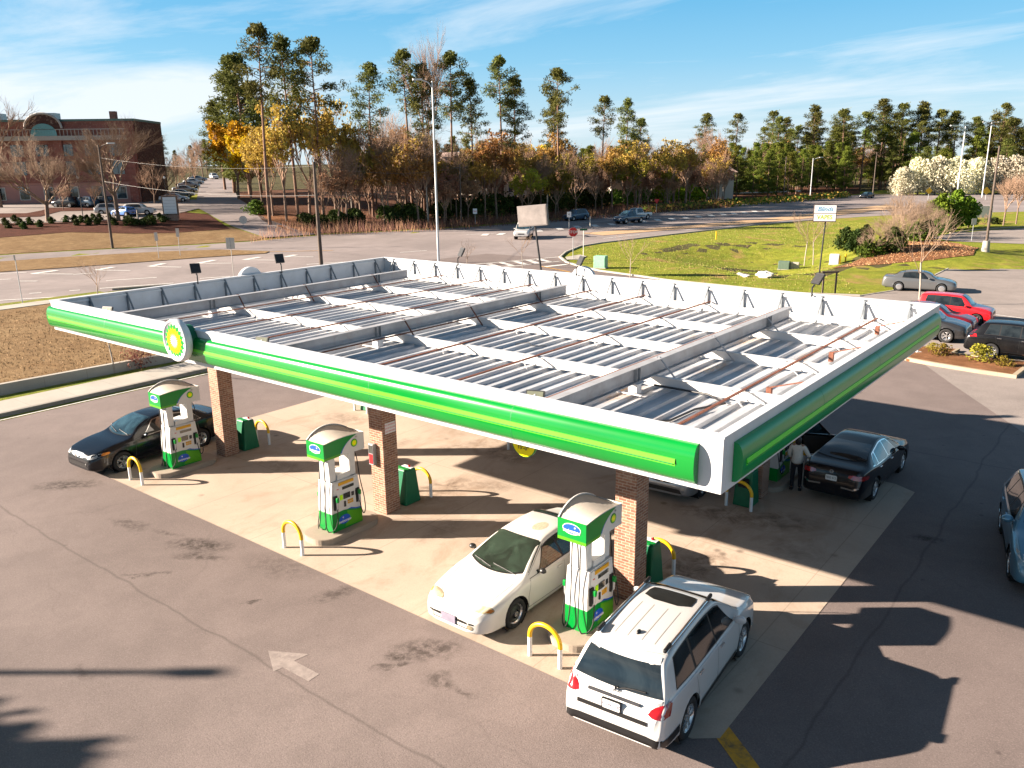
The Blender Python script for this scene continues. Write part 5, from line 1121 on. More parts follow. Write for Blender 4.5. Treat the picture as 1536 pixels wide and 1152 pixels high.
# --- light blue suv at the right edge
c = suv('light blue metallic suv cut off by the right edge of the picture', p_blue, L=4.6, W=1.86, H=1.68, res=.8, name='suv', glass=m_glass)
c.screen(1.22, 1.95, .78, .62, .2); c.back_glass(1.16, 1.55, .66, .56); c.side_windows([(1.6, 2.0, 2.45, 2.45), (2.51, 2.51, 3.3, 3.3), (3.36, 3.36, 3.98, 3.8)], None, m_trim)
c.doors([(1.3, 2.48, 1.38, 2.48), (2.48, 3.3, 2.48, 3.5)], [(2.3, .98), (3.3, 1.0)]); c.mirrors(1.6, 1.12, p_blue, 1.2)
for sg in (1, -1):
    c.poly('headlight', [(sg*.50, .78), (sg*.82, .80), (sg*.88, .92), (sg*.58, .88)], 'F', .01, m_lamp, chaikin=1); c.poly('tail_light', [(sg*.56, .95), (sg*.9, .93), (sg*.9, 1.12), (sg*.62, 1.1)], 'B', .01, m_lamp, chaikin=1); c.line('sill_trim', [(1.36, .34), (3.2, .34)], 'L' if sg > 0 else 'R', .14, .012, m_trim)
c.poly('grille', [(-.4, .60), (.4, .60), (.46, .80), (-.46, .80)], 'F', .01, m_trim); c.wipers(1.22)
c.place(25.25, 11.0, -PI/2+R(12), .008)
# --- parked cars beyond the canopy on the right
def gen_windows(c, kind):
    if kind == 'sedan': c.screen(1.30, 2.15, .74, .56, .2, m_glassb); c.screen(4.02, 3.42, .60, .52, -.1, m_glassb, 'rear_window', curve1=-.04); c.side_windows([(1.74, 2.2, 2.58, 2.58), (2.64, 2.64, 3.5, 3.42)], None, m_trim)
    else: c.screen(1.22, 1.95, .77, .61, .2, m_glassb); c.back_glass(1.16, 1.54, .66, .56); c.side_windows([(1.6, 2.0, 2.45, 2.45), (2.51, 2.51, 3.3, 3.3), (3.36, 3.36, 3.95, 3.78)], None, m_trim)
def gen_lights(c, kind, front=True):
    for sg in (1, -1):
        z = .62 if kind == 'sedan' else .78; c.poly('headlight', [(sg*.50, z), (sg*.78, z+.02), (sg*.82, z+.14), (sg*.56, z+.10)], 'F', .01, m_lamp, stp=.2)
        z = .82 if kind == 'sedan' else .92; c.poly('tail_light', [(sg*.50, z), (sg*.86, z), (sg*.84, z+.16), (sg*.54, z+.16)], 'B', .01, m_tail, stp=.2)
    z = .58 if kind == 'sedan' else .62; c.poly('grille', [(-.4, z), (.4, z), (.42, z+.13), (-.42, z+.13)], 'F', .01, m_trim, stp=.2)
HR = YAW
c = sedan('silver grey sedan parked alone on the pale lot beyond the canopy', p_grey, res=.55, group=None, rim='cover'); gen_windows(c, 'sedan'); gen_lights(c, 'sedan'); c.mirrors(1.78, .97); c.place(*[(a+b)/2 for a, b in zip((11.89, 52.52), (14.1, 52.87))], math.atan2((14.1, 52.87)[1]-(11.89, 52.52)[1], (14.1, 52.87)[0]-(11.89, 52.52)[0]), .012)
c.o.location.x += -.25; c.o.location.y += .9
c = suv('bright red boxy hatchback parked behind the darker cars', p_red, L=4.1, W=1.8, H=1.62, wf=.8, wb=2.55, wr=.33, hood=1.02, cowl=1.05, roof_f=1.65, roof_r=3.75, tail=3.98, res=.55, cat='hatchback', name='hatchback', nose=.84)
c.screen(1.05, 1.66, .74, .60, .2, m_glassb); c.side_windows([(1.35, 1.7, 2.2, 2.2), (2.26, 2.26, 3.0, 3.0), (3.06, 3.06, 3.55, 3.45)], None, m_trim); gen_lights(c, 'suv'); c.mirrors(1.4, 1.05); RD = c
c.place(17.2, 42.3, R(2), .014)
c = sedan('dark red sedan parked between the bright red hatchback and the black suv', p_dred, L=4.7, res=.5, rim='alloy'); gen_windows(c, 'sedan'); gen_lights(c, 'sedan'); c.mirrors(1.78, .97); c.place(16.5, 39.4, R(1), .014)
c = suv('black suv with shiny alloy wheels parked nose right, just past the canopy corner', p_char, L=4.75, res=.6, name='suv'); gen_windows(c, 'suv'); gen_lights(c, 'suv'); c.mirrors(1.6, 1.12); c.place(16.65, 36.5, R(0), .014)
for sg in ('L', 'R'): c.line('sill_trim', [(1.36, .36), (3.2, .36)], sg, .14, .012, m_trim)
c = suv('black suv with a red tail light parked at the right edge, beside the planted island', p_black, L=4.8, W=1.88, H=1.70, res=.7, name='suv', spokes=6); gen_windows(c, 'suv'); gen_lights(c, 'suv'); c.mirrors(1.6, 1.12, chrome)
c.doors([(1.3, 2.48, 1.38, 2.48), (2.48, 3.3, 2.48, 3.5)], [(2.3, .98), (3.3, 1.0)], hm=chrome)
for sg in ('L', 'R'): c.line('sill_strip', [(1.36, .34), (3.2, .34)], sg, .03, .012, chrome); c.poly('tail_side', [(4.25, .98), (4.6, .95), (4.5, 1.10), (4.3, 1.12)], sg, .01, m_tail)
c.place(21.75, 33.95, R(0), .014)
def head(a, b): return math.atan2(b[1]-a[1], b[0]-a[0])
def far_car(kind, pos, rz, label, paint_, group=None, **k):
    c = (sedan if kind == 'sedan' else suv)(label, paint_, res=k.pop('res', .4), group=group, **k); gen_windows(c, kind); gen_lights(c, kind); c.place(pos[0], pos[1], rz, h(*pos)+.04); return c
rdir = head(*[(-39.63, 102.01), (-41.71, 90.33)])
far_car('suv', (-49.65, 101.91), rdir, 'dark blue suv driving left along the far road, nearest the white works truck', p_dblue, name='suv', H=1.8)
far_car('sedan', (-30.74, 195.33), rdir, 'small dark car far along the road near the right', p_navy, name='sedan')
far_car('suv', (-95.89, 50.81), HR+R(8), 'silver suv in the hillside lot, left of the white one', p_silver, name='suv').o.location.x -= 3.5
far_car('suv', (-94.53, 52.45), HR+R(6), 'white suv in the hillside lot behind the clipped hedge', p_white, name='suv')
far_car('sedan', (-94.69, 50.18), HR+R(150), 'small bright blue car half hidden between the two pale suvs', paint('mid_blue_paint', (.03, .14, .45)), name='sedan', L=4.0)
for i, (px_, py_) in enumerate(((-113.43, 50.58), (-111.2, 52.4), (-110.12, 54.56))):
    far_car('suv', (px_, py_), YAW+R(90+75), ['dark suv parked before the brick building, leftmost of three', 'dark suv parked before the brick building, middle of three', 'dark suv parked before the brick building, rightmost of three'][i], (p_navy, p_dblue, p_navy)[i], 'dark suvs before the brick building', name='suv')
for i, p in enumerate(((-108.41, 66.27), (-119.18, 73.87), (-132.46, 82.6), (-148.52, 93.16), (-161.8, 102.39), (-177.57, 113.15))):
    far_car('sedan', p, YAW+R(15), 'silver car parked in the row beside the brick building, %s from the road sign' % ['nearest', 'second', 'third', 'fourth', 'fifth', 'sixth'][i], (p_silver, p_grey, p_silver, p_silver, p_white, p_silver)[i], 'silver cars beside the brick building', name='sedan', res=.35)
far_car('suv', (-184.97, 122.6), YAW-R(60), 'white car at the top of the side road', p_white, name='suv')
# pickups and the works truck
def pickup(label, paint_, pos, rz, bedm=None, L=5.6, H=1.88, kind='pickup'):
    top = [(0, .68), (.03, .92), (.15, 1.05), (.6, 1.12), (1.3, 1.17), (1.9, 1.70), (2.2, H-.03), (2.7, H), (3.35, H-.03), (3.45, H-.2), (3.52, 1.14), (3.7, 1.10), (L-.08, 1.10), (L, .95)]
    belt = [(0, .66), (.15, .95), (1.3, 1.10), (3.4, 1.13), (3.6, 1.06), (L-.1, 1.06), (L, .9)]
    c = Car('pickup', L, 1.98, H, .95, 3.5, .40, top, belt, [(0, .42), (.5, .40), (L, .48)], [(0, .85), (.15, .93), (.6, .99), (1.2, 1), (L-.2, .99), (L, .96)], .66, paint_, m_glassb, .45, .05, label, kind)
    c.screen(1.34, 2.12, .80, .66, .15); c.side_windows([(1.75, 2.15, 2.6, 2.6), (2.66, 2.66, 3.36, 3.36)], None, m_trim); gen_lights(c, 'suv'); c.mirrors(1.7, 1.2)
    c.poly('load_bed', [(3.62, -.80), (5.42, -.80), (5.42, .80), (3.62, .80)], 'T', .012, bedm or m_trim, stp=.3); c.place(pos[0], pos[1], rz, h(*pos)+.04); return c
pickup('dark blue pickup driving left on the far road, in front of the white one', p_dblue, (-39.36, 101.35), rdir)
pickup('white pickup behind the dark blue one on the far road', p_white, (-42.08, 108.29), rdir)
c = pickup('white works truck with a raised yellow boom stopped on the road below the blank sign', p_white, (-37.87, 72.71), -PI/2+R(30), L=5.6, H=2.1, kind='truck')
for sg in (1, -1):
    for k in range(3): mb = MB(); mb.box(-2.75+k*.7, sg*.75-.2, 1.12, -2.12+k*.7, sg*.75+.2, 1.62); mb.build('tool_locker', white, c.o, bevel=.02)
mb = MB(); mb.cyl((-1.6, 0, 1.1), (-1.6, 0, 2.2), .18, n=12); mb.bar((-1.7, 0, 2.2), (-3.0, .1, 2.75), .16, .16); mb.bar((-3.0, .1, 2.75), (-.9, .2, 3.0), .13, .13); mb.build('boom', offw, c.o)
mb = MB(); mb.cbox((-.75, .2, 3.0), (.6, .6, .5)); mb.build('bucket', yellow, c.o, bevel=.03)
# ---------------- the person at the rear pump ----------------
def skin_mesh(name, pts, edges, rad, m, parent, sub=2):
    me = bpy.data.meshes.new(name); me.from_pydata(pts, edges, []); o = mesh_obj(name, me, parent)
    md = o.modifiers.new('skin', 'SKIN'); md.use_smooth_shade = True; md.branch_smoothing = .6
    for i, r in enumerate(rad): me.skin_vertices[0].data[i].radius = (r, r) if not isinstance(r, tuple) else r; me.skin_vertices[0].data[i].use_root = (i == 0)
    s = o.modifiers.new('sub', 'SUBSURF'); s.levels = sub; s.render_levels = sub; me.materials.append(m)
    dg = bpy.context.evaluated_depsgraph_get(); m2 = bpy.data.meshes.new_from_object(o.evaluated_get(dg)); o.modifiers.clear(); o.data = m2
    if not m2.materials: m2.materials.append(m)
    for p in m2.polygons: p.use_smooth = True
    return o
m_skin = mat('skin', (.30, .16, .10), .5, var=.08, sss=.05); m_sweat = mat('cream_knit', (.62, .58, .52), .9, var=.1, scale=25, bmp=.5, bscale=60); m_trou = mat('dark_trousers', (.012, .013, .018), .8, var=.3); m_hair = mat('dark_hair', (.012, .009, .008), .5, var=.5, scale=30)
pe = empty('person', (18.95, 11.66, .014), R(10), 'person with dark hair in a loose cream jumper and dark trousers at the rear pump', 'person')
# standing, back to the camera (facing +y of the frame), right arm out towards the car
J = dict(pel=(0, 0, .88), w=(0, .0, 1.02), ch=(0, .01, 1.22), nk=(0, -.01, 1.40), nk2=(0, 0, 1.46), hd=(0, .02, 1.53), tp=(0, .01, 1.615),
         hl=(-.09, 0, .84), kl=(-.10, .02, .47), al=(-.10, -.02, .10), fl=(-.11, .10, .045), tl=(-.11, .17, .035), hr=(.09, 0, .84), kr=(.11, .03, .47), ar=(.12, -.01, .10), fr=(.13, .11, .045), tr=(.13, .18, .035),
         sl=(-.17, -.01, 1.36), el=(-.22, .02, 1.10), wl=(-.20, .14, .92), sr=(.17, -.01, 1.36), er=(.27, .04, 1.12), wr_=(.42, .12, .98))
K = list(J); ix = {k: i for i, k in enumerate(K)}
E_P = [('pel', 'w'), ('w', 'ch'), ('ch', 'nk'), ('nk', 'nk2'), ('nk2', 'hd'), ('hd', 'tp'), ('pel', 'hl'), ('hl', 'kl'), ('kl', 'al'), ('al', 'fl'), ('fl', 'tl'), ('pel', 'hr'), ('hr', 'kr'), ('kr', 'ar'), ('ar', 'fr'), ('fr', 'tr'), ('nk', 'sl'), ('sl', 'el'), ('el', 'wl'), ('nk', 'sr'), ('sr', 'er'), ('er', 'wr_')]
RR = dict(pel=(.13, .10), w=(.12, .09), ch=(.14, .10), nk=(.07, .06), nk2=.048, hd=(.078, .095), tp=(.05, .06), hl=.085, kl=.052, al=.036, fl=.036, tl=.025, hr=.085, kr=.052, ar=.036, fr=.036, tr=.025, sl=.055, el=.038, wl=.024, sr=.055, er=.038, wr_=.024)
skin_mesh('body', [J[k] for k in K], [(ix[a], ix[b]) for a, b in E_P], [RR[k] for k in K], m_skin, pe)
skin_mesh('jumper', [(0, 0, .80), (0, 0, .92), (0, .005, 1.10), (0, .0, 1.28), (0, -.01, 1.41), (-.16, -.01, 1.36), (-.24, .02, 1.10), (-.21, .12, .95), (.16, -.01, 1.36), (.28, .04, 1.11), (.39, .105, 1.0)],
          [(0, 1), (1, 2), (2, 3), (3, 4), (3, 5), (5, 6), (6, 7), (3, 8), (8, 9), (9, 10)], [(.185, .14), (.18, .14), (.175, .135), (.155, .115), (.065, .06), .085, .062, .05, .085, .062, .05], m_sweat, pe)
skin_mesh('trousers', [(0, 0, .90), (-.09, 0, .80), (-.10, .02, .47), (-.10, -.015, .09), (.09, 0, .80), (.11, .03, .47), (.12, -.005, .09)], [(0, 1), (1, 2), (2, 3), (0, 4), (4, 5), (5, 6)], [(.14, .11), .098, .068, .055, .098, .068, .055], m_trou, pe)
skin_mesh('hair', [(0, -.01, 1.625), (0, -.035, 1.56), (0, -.055, 1.48), (0, -.055, 1.38)], [(0, 1), (1, 2), (2, 3)], [(.075, .07), (.105, .095), (.095, .06), (.07, .035)], m_hair, pe)
for sg in (-1, 1):
    w0 = Vector(J['wl'] if sg < 0 else J['wr_']); d = (w0-Vector(J['el'] if sg < 0 else J['er'])).normalized(); sd_ = Vector((d.y, -d.x, 0)).normalized()*sg
    P_ = [w0-d*.02, w0+d*.04]; Ed = [(0, 1)]; Rd = [.022, .03]
    for f in range(4):
        b_ = w0+d*.075+sd_*(.026-.017*f); n0 = len(P_); P_ += [b_, b_+d*(.032+.004*(f in (1, 2)))+Vector((0, 0, -.006)), b_+d*.05+Vector((0, 0, -.022))]; Ed += [(1, n0), (n0, n0+1), (n0+1, n0+2)]; Rd += [.010, .009, .007]
    n0 = len(P_); P_ += [w0+d*.03+sd_*.035, w0+d*.06+sd_*.05]; Ed += [(1, n0), (n0, n0+1)]; Rd += [.011, .009]
    skin_mesh('hand', P_, Ed, Rd, m_skin, pe, 1)
    mb = MB(); fx = J['fl' if sg < 0 else 'fr']; mb.prism(rrect(fx[0]-.048, -.06, fx[0]+.048, .20, .04, 4), .0, .075); mb.build('shoe', m_trim, pe, bevel=.02)
for sg in (-1, 1): mb = MB(); mb.lathe([(.012, 0), (.001, .006)], Matrix.Translation((sg*.03, .105, 1.545)) @ Matrix.Rotation(-PI/2, 4, 'X'), 10); mb.build('eye', dark, pe)
mb = MB(); mb.tube([(0, .10, 1.55), (0, .125, 1.51)], [.008, .014], 6); mb.build('nose', m_skin, pe); mb = MB(); mb.bar((-.022, .10, 1.475), (.022, .10, 1.475), .02, .01); mb.build('mouth', red, pe)

# ---------------- trees ----------------
rnd = random.Random(7)
def foliage(name, a, b, sat=.25, sc_=.35):
    m, t, bs = newmat(name); setb(bs, rough=.8, spec=.15); co = coords(t)
    f = noise(t, sc_, 4, .7, co); f2 = noise(t, 7, 2, .6, co)
    oi = N(t, 'ShaderNodeObjectInfo')
    cc = ramp(t, f, [(.36, a), (.64, b)]); cc = mixc(t, M(t, 'MULTIPLY', ramp(t, f2, [(.4, 1), (.6, 0)]), .4), cc, tuple(x*.5 for x in a))
    hs_ = N(t, 'ShaderNodeHueSaturation'); t.links.new(M(t, 'ADD', M(t, 'MULTIPLY', oi.outputs['Random'], .05), .475), hs_.inputs['Hue']); t.links.new(M(t, 'ADD', M(t, 'MULTIPLY', oi.outputs['Random'], .6), .85), hs_.inputs['Value'])
    t.links.new(cc, hs_.inputs['Color']); t.links.new(hs_.outputs[0], bs.inputs['Base Color'])
    tr = N(t, 'ShaderNodeBsdfTranslucent'); t.links.new(hs_.outputs[0], tr.inputs[0]); mx_ = N(t, 'ShaderNodeMixShader'); mx_.inputs[0].default_value = .25
    t.links.new(bs.outputs[0], mx_.inputs[1]); t.links.new(tr.outputs[0], mx_.inputs[2]); t.links.new(mx_.outputs[0], t.nodes['Material Output'].inputs[0]); return m
m_bark = mat('grey_brown_bark', (.17, .115, .085), .95, var=.3, scale=3); m_pbark = mat('pine_bark', (.19, .11, .075), .95, var=.3, scale=2)
m_twig = mat('winter_twigs', (.29, .185, .125), .95, var=.3, scale=2); m_twigp = mat('pale_twigs', (.26, .18, .125), .95, var=.2, scale=2); m_pale = mat('pale_bark', (.36, .31, .26), .9, var=.2, scale=3)
f_pine = foliage('pine_needles', (.060, .068, .016), (.145, .150, .034)); f_dark = foliage('dark_evergreen', (.022, .036, .010), (.065, .085, .016)); f_green = foliage('bright_evergreen', (.06, .12, .012), (.17, .26, .02))
f_gold = foliage('golden_buds', (.38, .20, .008), (.56, .35, .015)); f_orange = foliage('orange_brown_leaves', (.27, .15, .04), (.42, .26, .06)); f_olive = foliage('olive_buds', (.17, .15, .02), (.32, .27, .035)); f_red = foliage('reddish_buds', (.24, .11, .075), (.36, .19, .12))
f_white = foliage('white_blossom', (.50, .46, .32), (.68, .64, .50)); f_hedge = foliage('hedge_leaves', (.04, .08, .012), (.12, .19, .02))
def rv(r=1.0): 
    while True:
        v = Vector((rnd.uniform(-1, 1), rnd.uniform(-1, 1), rnd.uniform(-1, 1)))
        if .01 < v.length < 1: return v.normalized()*r
def leaf(mb, p, s, up=.0, m=0, asp=1.0):
    a = rv(); a.z *= (1-up); a.normalize(); b = a.orthogonal().normalized(); b = (Matrix.Rotation(rnd.uniform(0, 6.3), 3, a) @ b); c_ = a.cross(b)
    s1 = s*rnd.uniform(.6, 1.3); mb.add([p-b*s1-c_*s1*.55*asp, p+b*s1*.2-c_*s1*.7*asp, p+b*s1, p+c_*s1*.75*asp], [(0, 1, 2, 3)], m)
def clump(mb, c_, r, n, s, flat=.6, m=0, asp=1.0):
    for _ in range(n):
        v = rv()*(rnd.random()**.5)*r; v.z *= flat; leaf(mb, c_+v, s, 0, m, asp)
def limb(mb, p, d, ln, r, depth, spread=.55, up=.12, tips=None, n=3, bend=.25):
    q = p+d*ln; mid = p+d*ln*.5+rv()*ln*bend*.3; mb.tube([p, mid, q], [r, r*.8, r*.55], 4 if r > .05 else 3, 0, caps=False)
    if depth == 0:
        if tips is not None: tips.append((q, d))
        return
    for k in range(n):
        dd = (d+rv()*spread+Vector((0, 0, up))).normalized(); st = q if k == 0 else p+(q-p)*rnd.uniform(.45, 1)
        limb(mb, st, dd, ln*rnd.uniform(.55, .85), r*.58, depth-1, spread, up, tips, n, bend)
def new_tree(name, trunk_mb, crown_mb, tm, cm):
    o = bpy.data.objects.new(name, None); col.objects.link(o)
    trunk_mb.build('trunk', tm, o); crown_mb.build('crown', cm, o); return o
def proto_pine(H=24, bare=.55, spread=3.2, dens=1.0, leafs=.27):
    t = MB(); c_ = MB(); lean = rv()*.4; lean.z = 0
    pts = [Vector((0, 0, -.5)), Vector((0, 0, H*.3))+lean*.3, Vector((0, 0, H*.6))+lean*.8, Vector((0, 0, H*.97))+lean*1.5]
    t.tube(pts, [.24, .20, .14, .04], 7)
    n = int(40*dens)
    for i in range(n):
        f = bare+(1-bare)*((i+rnd.random())/n); z = H*f; k = min(1, z/H/.6); base = (pts[1].lerp(pts[2], min(1, (f-.3)/.3)) if f < .6 else pts[2].lerp(pts[3], (f-.6)/.37))
        a = rnd.uniform(0, 6.28); prof = math.sin(PI*min(1, (f-bare)/(1-bare)*.82+.22))**.7; ln = spread*prof*rnd.uniform(.45, 1.1)
        d = Vector((math.cos(a), math.sin(a), rnd.uniform(-.05, .55))).normalized(); e = base+d*ln; t.tube([base, base+d*ln*.5+Vector((0, 0, .1)), e], [.06, .04, .02], 3, 0, False)
        clump(c_, e, 1.0, int(44*dens), leafs, .6, 0, .34); clump(c_, base+d*ln*.62+rv()*.4, .9, int(30*dens), leafs, .6, 0, .34)
        clump(c_, base+d*ln*rnd.uniform(.5, 1)+rv()*.9, .8, int(24*dens), leafs, .6, 0, .34)
    for _ in range(3): clump(c_, pts[3]+rv()*.6, .9, 60, leafs, .8)
    if bare > .35:
        for i in range(6): z = H*rnd.uniform(.25, bare); a = rnd.uniform(0, 6.28); t.tube([(0, 0, z), (math.cos(a)*1.2, math.sin(a)*1.2, z+.2)], [.03, .012], 3, 0, False)
    return new_tree('pine_tree', t, c_, m_pbark, f_pine)
def proto_bare(H=14, depth=4, spread=.6, leafm=None, nl=0, ls=.22, bark=m_bark, twig=m_twig, name='bare_tree', trunkf=.3, n=4, r=.2):
    t = MB(); c_ = MB(); tips = []; top_ = Vector(rv()*.3); top_.z = H*trunkf
    t.tube([(0, 0, -.4), (top_.x*.4, top_.y*.4, H*trunkf*.5), top_], [r*1.15, r, r*.85], 7)
    for k in range(5):
        a = k*1.26+rnd.random(); d = Vector((math.cos(a)*spread, math.sin(a)*spread, 1)).normalized()
        if k == 0: d = Vector((0, 0, 1))
        limb(c_, top_-Vector((0, 0, H*trunkf*.25*rnd.random())), d, H*.27*rnd.uniform(.8, 1.15), r*.55, depth, .55, .14, tips, n)
    mats = [twig]
    if leafm:
        mats.append(leafm)
        for q, d in tips:
            for _ in range(nl): leaf(c_, q+rv()*rnd.random()*.7-d*rnd.random()*.5, ls, 0, 1)
    o = bpy.data.objects.new(name, None); col.objects.link(o); t.build('trunk', bark, o); c_.build('crown', mats, o); return o
def proto_round(H=4, W=4, n=1800, s=.22, m=f_dark, name='evergreen_tree', trunk=.15, lumps=16, shape='round'):
    t = MB(); c_ = MB(); t.tube([(0, 0, -.3), (.05, 0, H*.3), (0, .05, H*.8)], [.03*H, .025*H, .005*H], 6)
    for k in range(lumps):
        z = H*(trunk+(1-trunk)*(k+.5)/lumps); f = (z/H-trunk)/(1-trunk); wd = W/2*(math.sin(PI*(.12+.88*f)**.8)**.6 if shape == 'round' else (1-f)**.75+.08)
        for q in range(3):
            a = rnd.uniform(0, 6.28); rr = wd*rnd.uniform(.15, .72); cc_ = Vector((math.cos(a)*rr, math.sin(a)*rr, z)); t.tube([(0, 0, z*.85), cc_], [.02, .01], 3, 0, False)
            clump(c_, cc_, wd*.52+.12, n//(lumps*3), s, .7)
    return new_tree(name, t, c_, m_bark, m)
PARK = []
def park(o): PARK.append(o); return o
first_use = set()
def plant(o, x, y, hgt, protoH, label, cat='tree', group=None, w=1.0, rz=None, zoff=0, name=None, crown_m=None):
    if o.name not in first_use: first_use.add(o.name); t = o
    else: t = copy_tree(o)
    s = hgt/protoH; t.scale = (s*w, s*w, s); t.location = (x, y, h(x, y)-.03+zoff); t.rotation_euler = (0, 0, rnd.uniform(0, 6.28) if rz is None else rz)
    return tag(t, label, cat, group)
PB = (24, .55), (24, .62), (24, .48), (24, .66)
pines = [proto_pine(24, .55, 3.6), proto_pine(24, .64, 3.0, .8), proto_pine(24, .46, 3.2, 1.1), proto_pine(24, .60, 4.2, 1.0)]
firs = [proto_pine(18, .12, 3.4, 1.35), proto_pine(18, .2, 3.0, 1.2)]
yfirs = [proto_pine(18, .08, 3.6, 1.35), proto_pine(18, .15, 3.3, 1.2)]
f_yp = foliage('sunlit_tint_pine', (.075, .10, .015), (.19, .21, .03))  # lighter needle copy with the green-gold of sunlight put into its colour
for f_ in yfirs: KIDS[f_.name][1].data.materials[0] = f_yp
for f_ in firs+yfirs: k_ = KIDS.pop(f_.name); f_.name = 'conifer'; KIDS[f_.name] = k_
bares = [proto_bare(14, 4, .6, None), proto_bare(14, 4, .45, None, trunkf=.4), proto_bare(14, 4, .8, None, n=4, trunkf=.25), proto_bare(14, 3, .35, None, trunkf=.55, n=5, bark=m_pale)]
budo = [proto_bare(14, 3, .6, f_orange, 7, name='orange_budding_tree', n=4), proto_bare(14, 3, .45, f_orange, 9, trunkf=.4, name='orange_budding_tree')]
budy = [proto_bare(14, 3, .6, f_gold, 12, name='golden_budding_tree', ls=.26), proto_bare(14, 3, .7, f_olive, 12, name='olive_budding_tree', ls=.26)]
budr = [proto_bare(14, 3, .6, f_red, 8, name='reddish_budding_tree')]
def at(px_, py_): return px_, py_
def V_(p): return uv(*p)[1]
def tr(protos, PH, base, top, label, cat='tree', group=None, w=1.0, k=[0], **kw):
    """base: ground point; top: image height of the tree in the survey, turned into metres by its distance"""
    k[0] += 1; o = protos[k[0] % len(protos)]; d = V_(base); hh = top*d/1232
    return plant(o, base[0], base[1], hh, PH, label, cat, group, w, **kw)
# the tall pines across the road, each placed where it stands
PT = [((-73.16, 60.01), 272, 'tall thin pine with a leaning bare trunk at the left front corner of the wood'), ((-74.61, 66.1), 250, 'tall pine behind the dark utility pole, leftmost of a close pair'), ((-73.86, 70.17), 250, 'tall pine behind the dark utility pole, rightmost of a close pair'),
      ((-73.17, 79.47), 210, 'slender pine alone against the sky left of the white street lamp'), ((-73.82, 88.9), 222, 'tall pine just left of the tall white street lamp'), ((-72.16, 90.06), 205, 'pine right behind the tall white street lamp'), ((-72.05, 97.06), 218, 'tall pine to the right of the white street lamp'),
      ((-71.38, 101.96), 180, 'thin pine with a small crown right of the white street lamp'), ((-68.63, 106.67), 210, 'tall full pine above the blank grey sign, left of a pair'), ((-66.57, 107.56), 185, 'thinner pine of the pair above the blank grey sign'), ((-65.44, 119.44), 192, 'broad flat-topped pine above the stop sign'),
      ((-69.86, 124.35), 150, 'shorter pine half hidden behind the broad flat-topped one'), ((-63.56, 131.3), 152, 'dark pine above the dark blue pickup, left of two'), ((-62.51, 138.54), 147, 'dark pine above the dark blue pickup, right of two'), ((-61.21, 142.8), 120, 'low dark pine at the right end of the tall row')]
for b_, t_, l_ in PT: tr(pines, 24, b_, t_, l_, 'pine tree', 'tall pines across the road')
for b_, t_, l_ in (((-73.41, 196.7), 110, 'round-topped pine above the hedge, left of three'), ((-70.53, 209.76), 108, 'round-topped pine above the hedge, middle of three'), ((-64.17, 223.56), 102, 'round-topped pine above the hedge, right of three')): tr(pines, 24, b_, t_, l_, 'pine tree', 'pines over the far hedge', w=1.2)
for i, (b_, t_) in enumerate((((-45.24, 240.29), 108), ((-42.14, 247.64), 124), ((-37.92, 250.42), 118), ((-33.71, 253.18), 112), ((-29.68, 255.84), 110), ((-25.49, 258.57), 108), ((-21.21, 260.63), 100), ((-16.68, 261.93), 104), ((-12.22, 263.21), 98), ((-8.29, 264.33), 92), ((-4.1, 265.53), 100))):
    tr(pines, 24, b_, t_, 'tall pine in the dark stand behind the white blossom trees', 'pine tree', 'pine stand behind the blossom', w=1.25)
for i in range(60):
    u_, v_ = rnd.uniform(72, 190), rnd.uniform(238, 285); x, y = xy(u_, v_); plant(rnd.choice(pines+yfirs), x, y, rnd.uniform(15, 24), 24, 'tall pine in the dark stand behind the white blossom trees', 'pine tree', 'pine stand behind the blossom', w=1.2)
# green conifers: left edge of the wood and the plantation right of centre
for b_, t_, l_ in (((-121.5, 86.79), 165, 'dense green conifer at the left edge of the wood, tallest of its clump'), ((-133.94, 92.82), 120, 'dense green conifer leaning out over the side road'), ((-115.43, 86.3), 190, 'dense green conifer behind the golden tree'), ((-117.45, 90.19), 150, 'dense green conifer tucked between the golden tree and the tall thin pine')):
    tr(firs, 18, b_, t_, l_, 'conifer', 'green conifers at the left of the wood', w=1.25)
for i in range(34):
    u_ = rnd.uniform(46, 94); v_ = lerp(u_, EDGE)+rnd.uniform(16, 50); x, y = xy(u_, v_)
    plant(rnd.choice(yfirs), x, y, rnd.uniform(10, 13), 18, 'young green pine of the close plantation behind the far road', 'conifer', 'young pines of the plantation', w=1.15)
for b_, t_, l_ in (((-244.25, 146.19), 34, 'small dark conifer on the skyline right of the brick building'), ((-238.04, 148.45), 40, 'dark conifer on the skyline above the row of silver cars'), ((-232.67, 150.4), 42, 'dark conifer on the skyline at the head of the side road')): tr(firs, 18, b_, t_, l_, 'conifer')
# golden, orange and olive trees
for b_, t_, l_, p_ in (((-104.1, 75.98), 128, 'golden yellow budding tree at the left edge of the wood', budy[:1]), ((-97.71, 74.13), 110, 'golden yellow budding tree in front of the green conifers', budy[:1]), ((-82.2, 136.19), 80, 'golden budding tree between the pines above the blank sign', budy[:1]), ((-89.72, 142.53), 86, 'golden budding tree seen between two bare pine trunks', budy[:1]),
                       ((-68.22, 158.68), 62, 'olive yellow budding tree above the yield sign', budy[1:]), ((-68.06, 162.44), 64, 'olive yellow budding tree, right of the yield sign', budy[1:]), ((-64.98, 176.71), 56, 'olive yellow budding tree behind the green hedge', budy[1:]), ((-56.45, 200.1), 38, 'small golden rounded tree beside the far road', budy[:1]), ((-53.38, 206.4), 42, 'small reddish rounded tree beside the far road', budr),
                       ((-71.91, 135.39), 62, 'olive budding tree behind the dark hedge below the paired pines', budy[1:])): tr(p_, 14, b_, t_, l_, 'tree', w=.95)
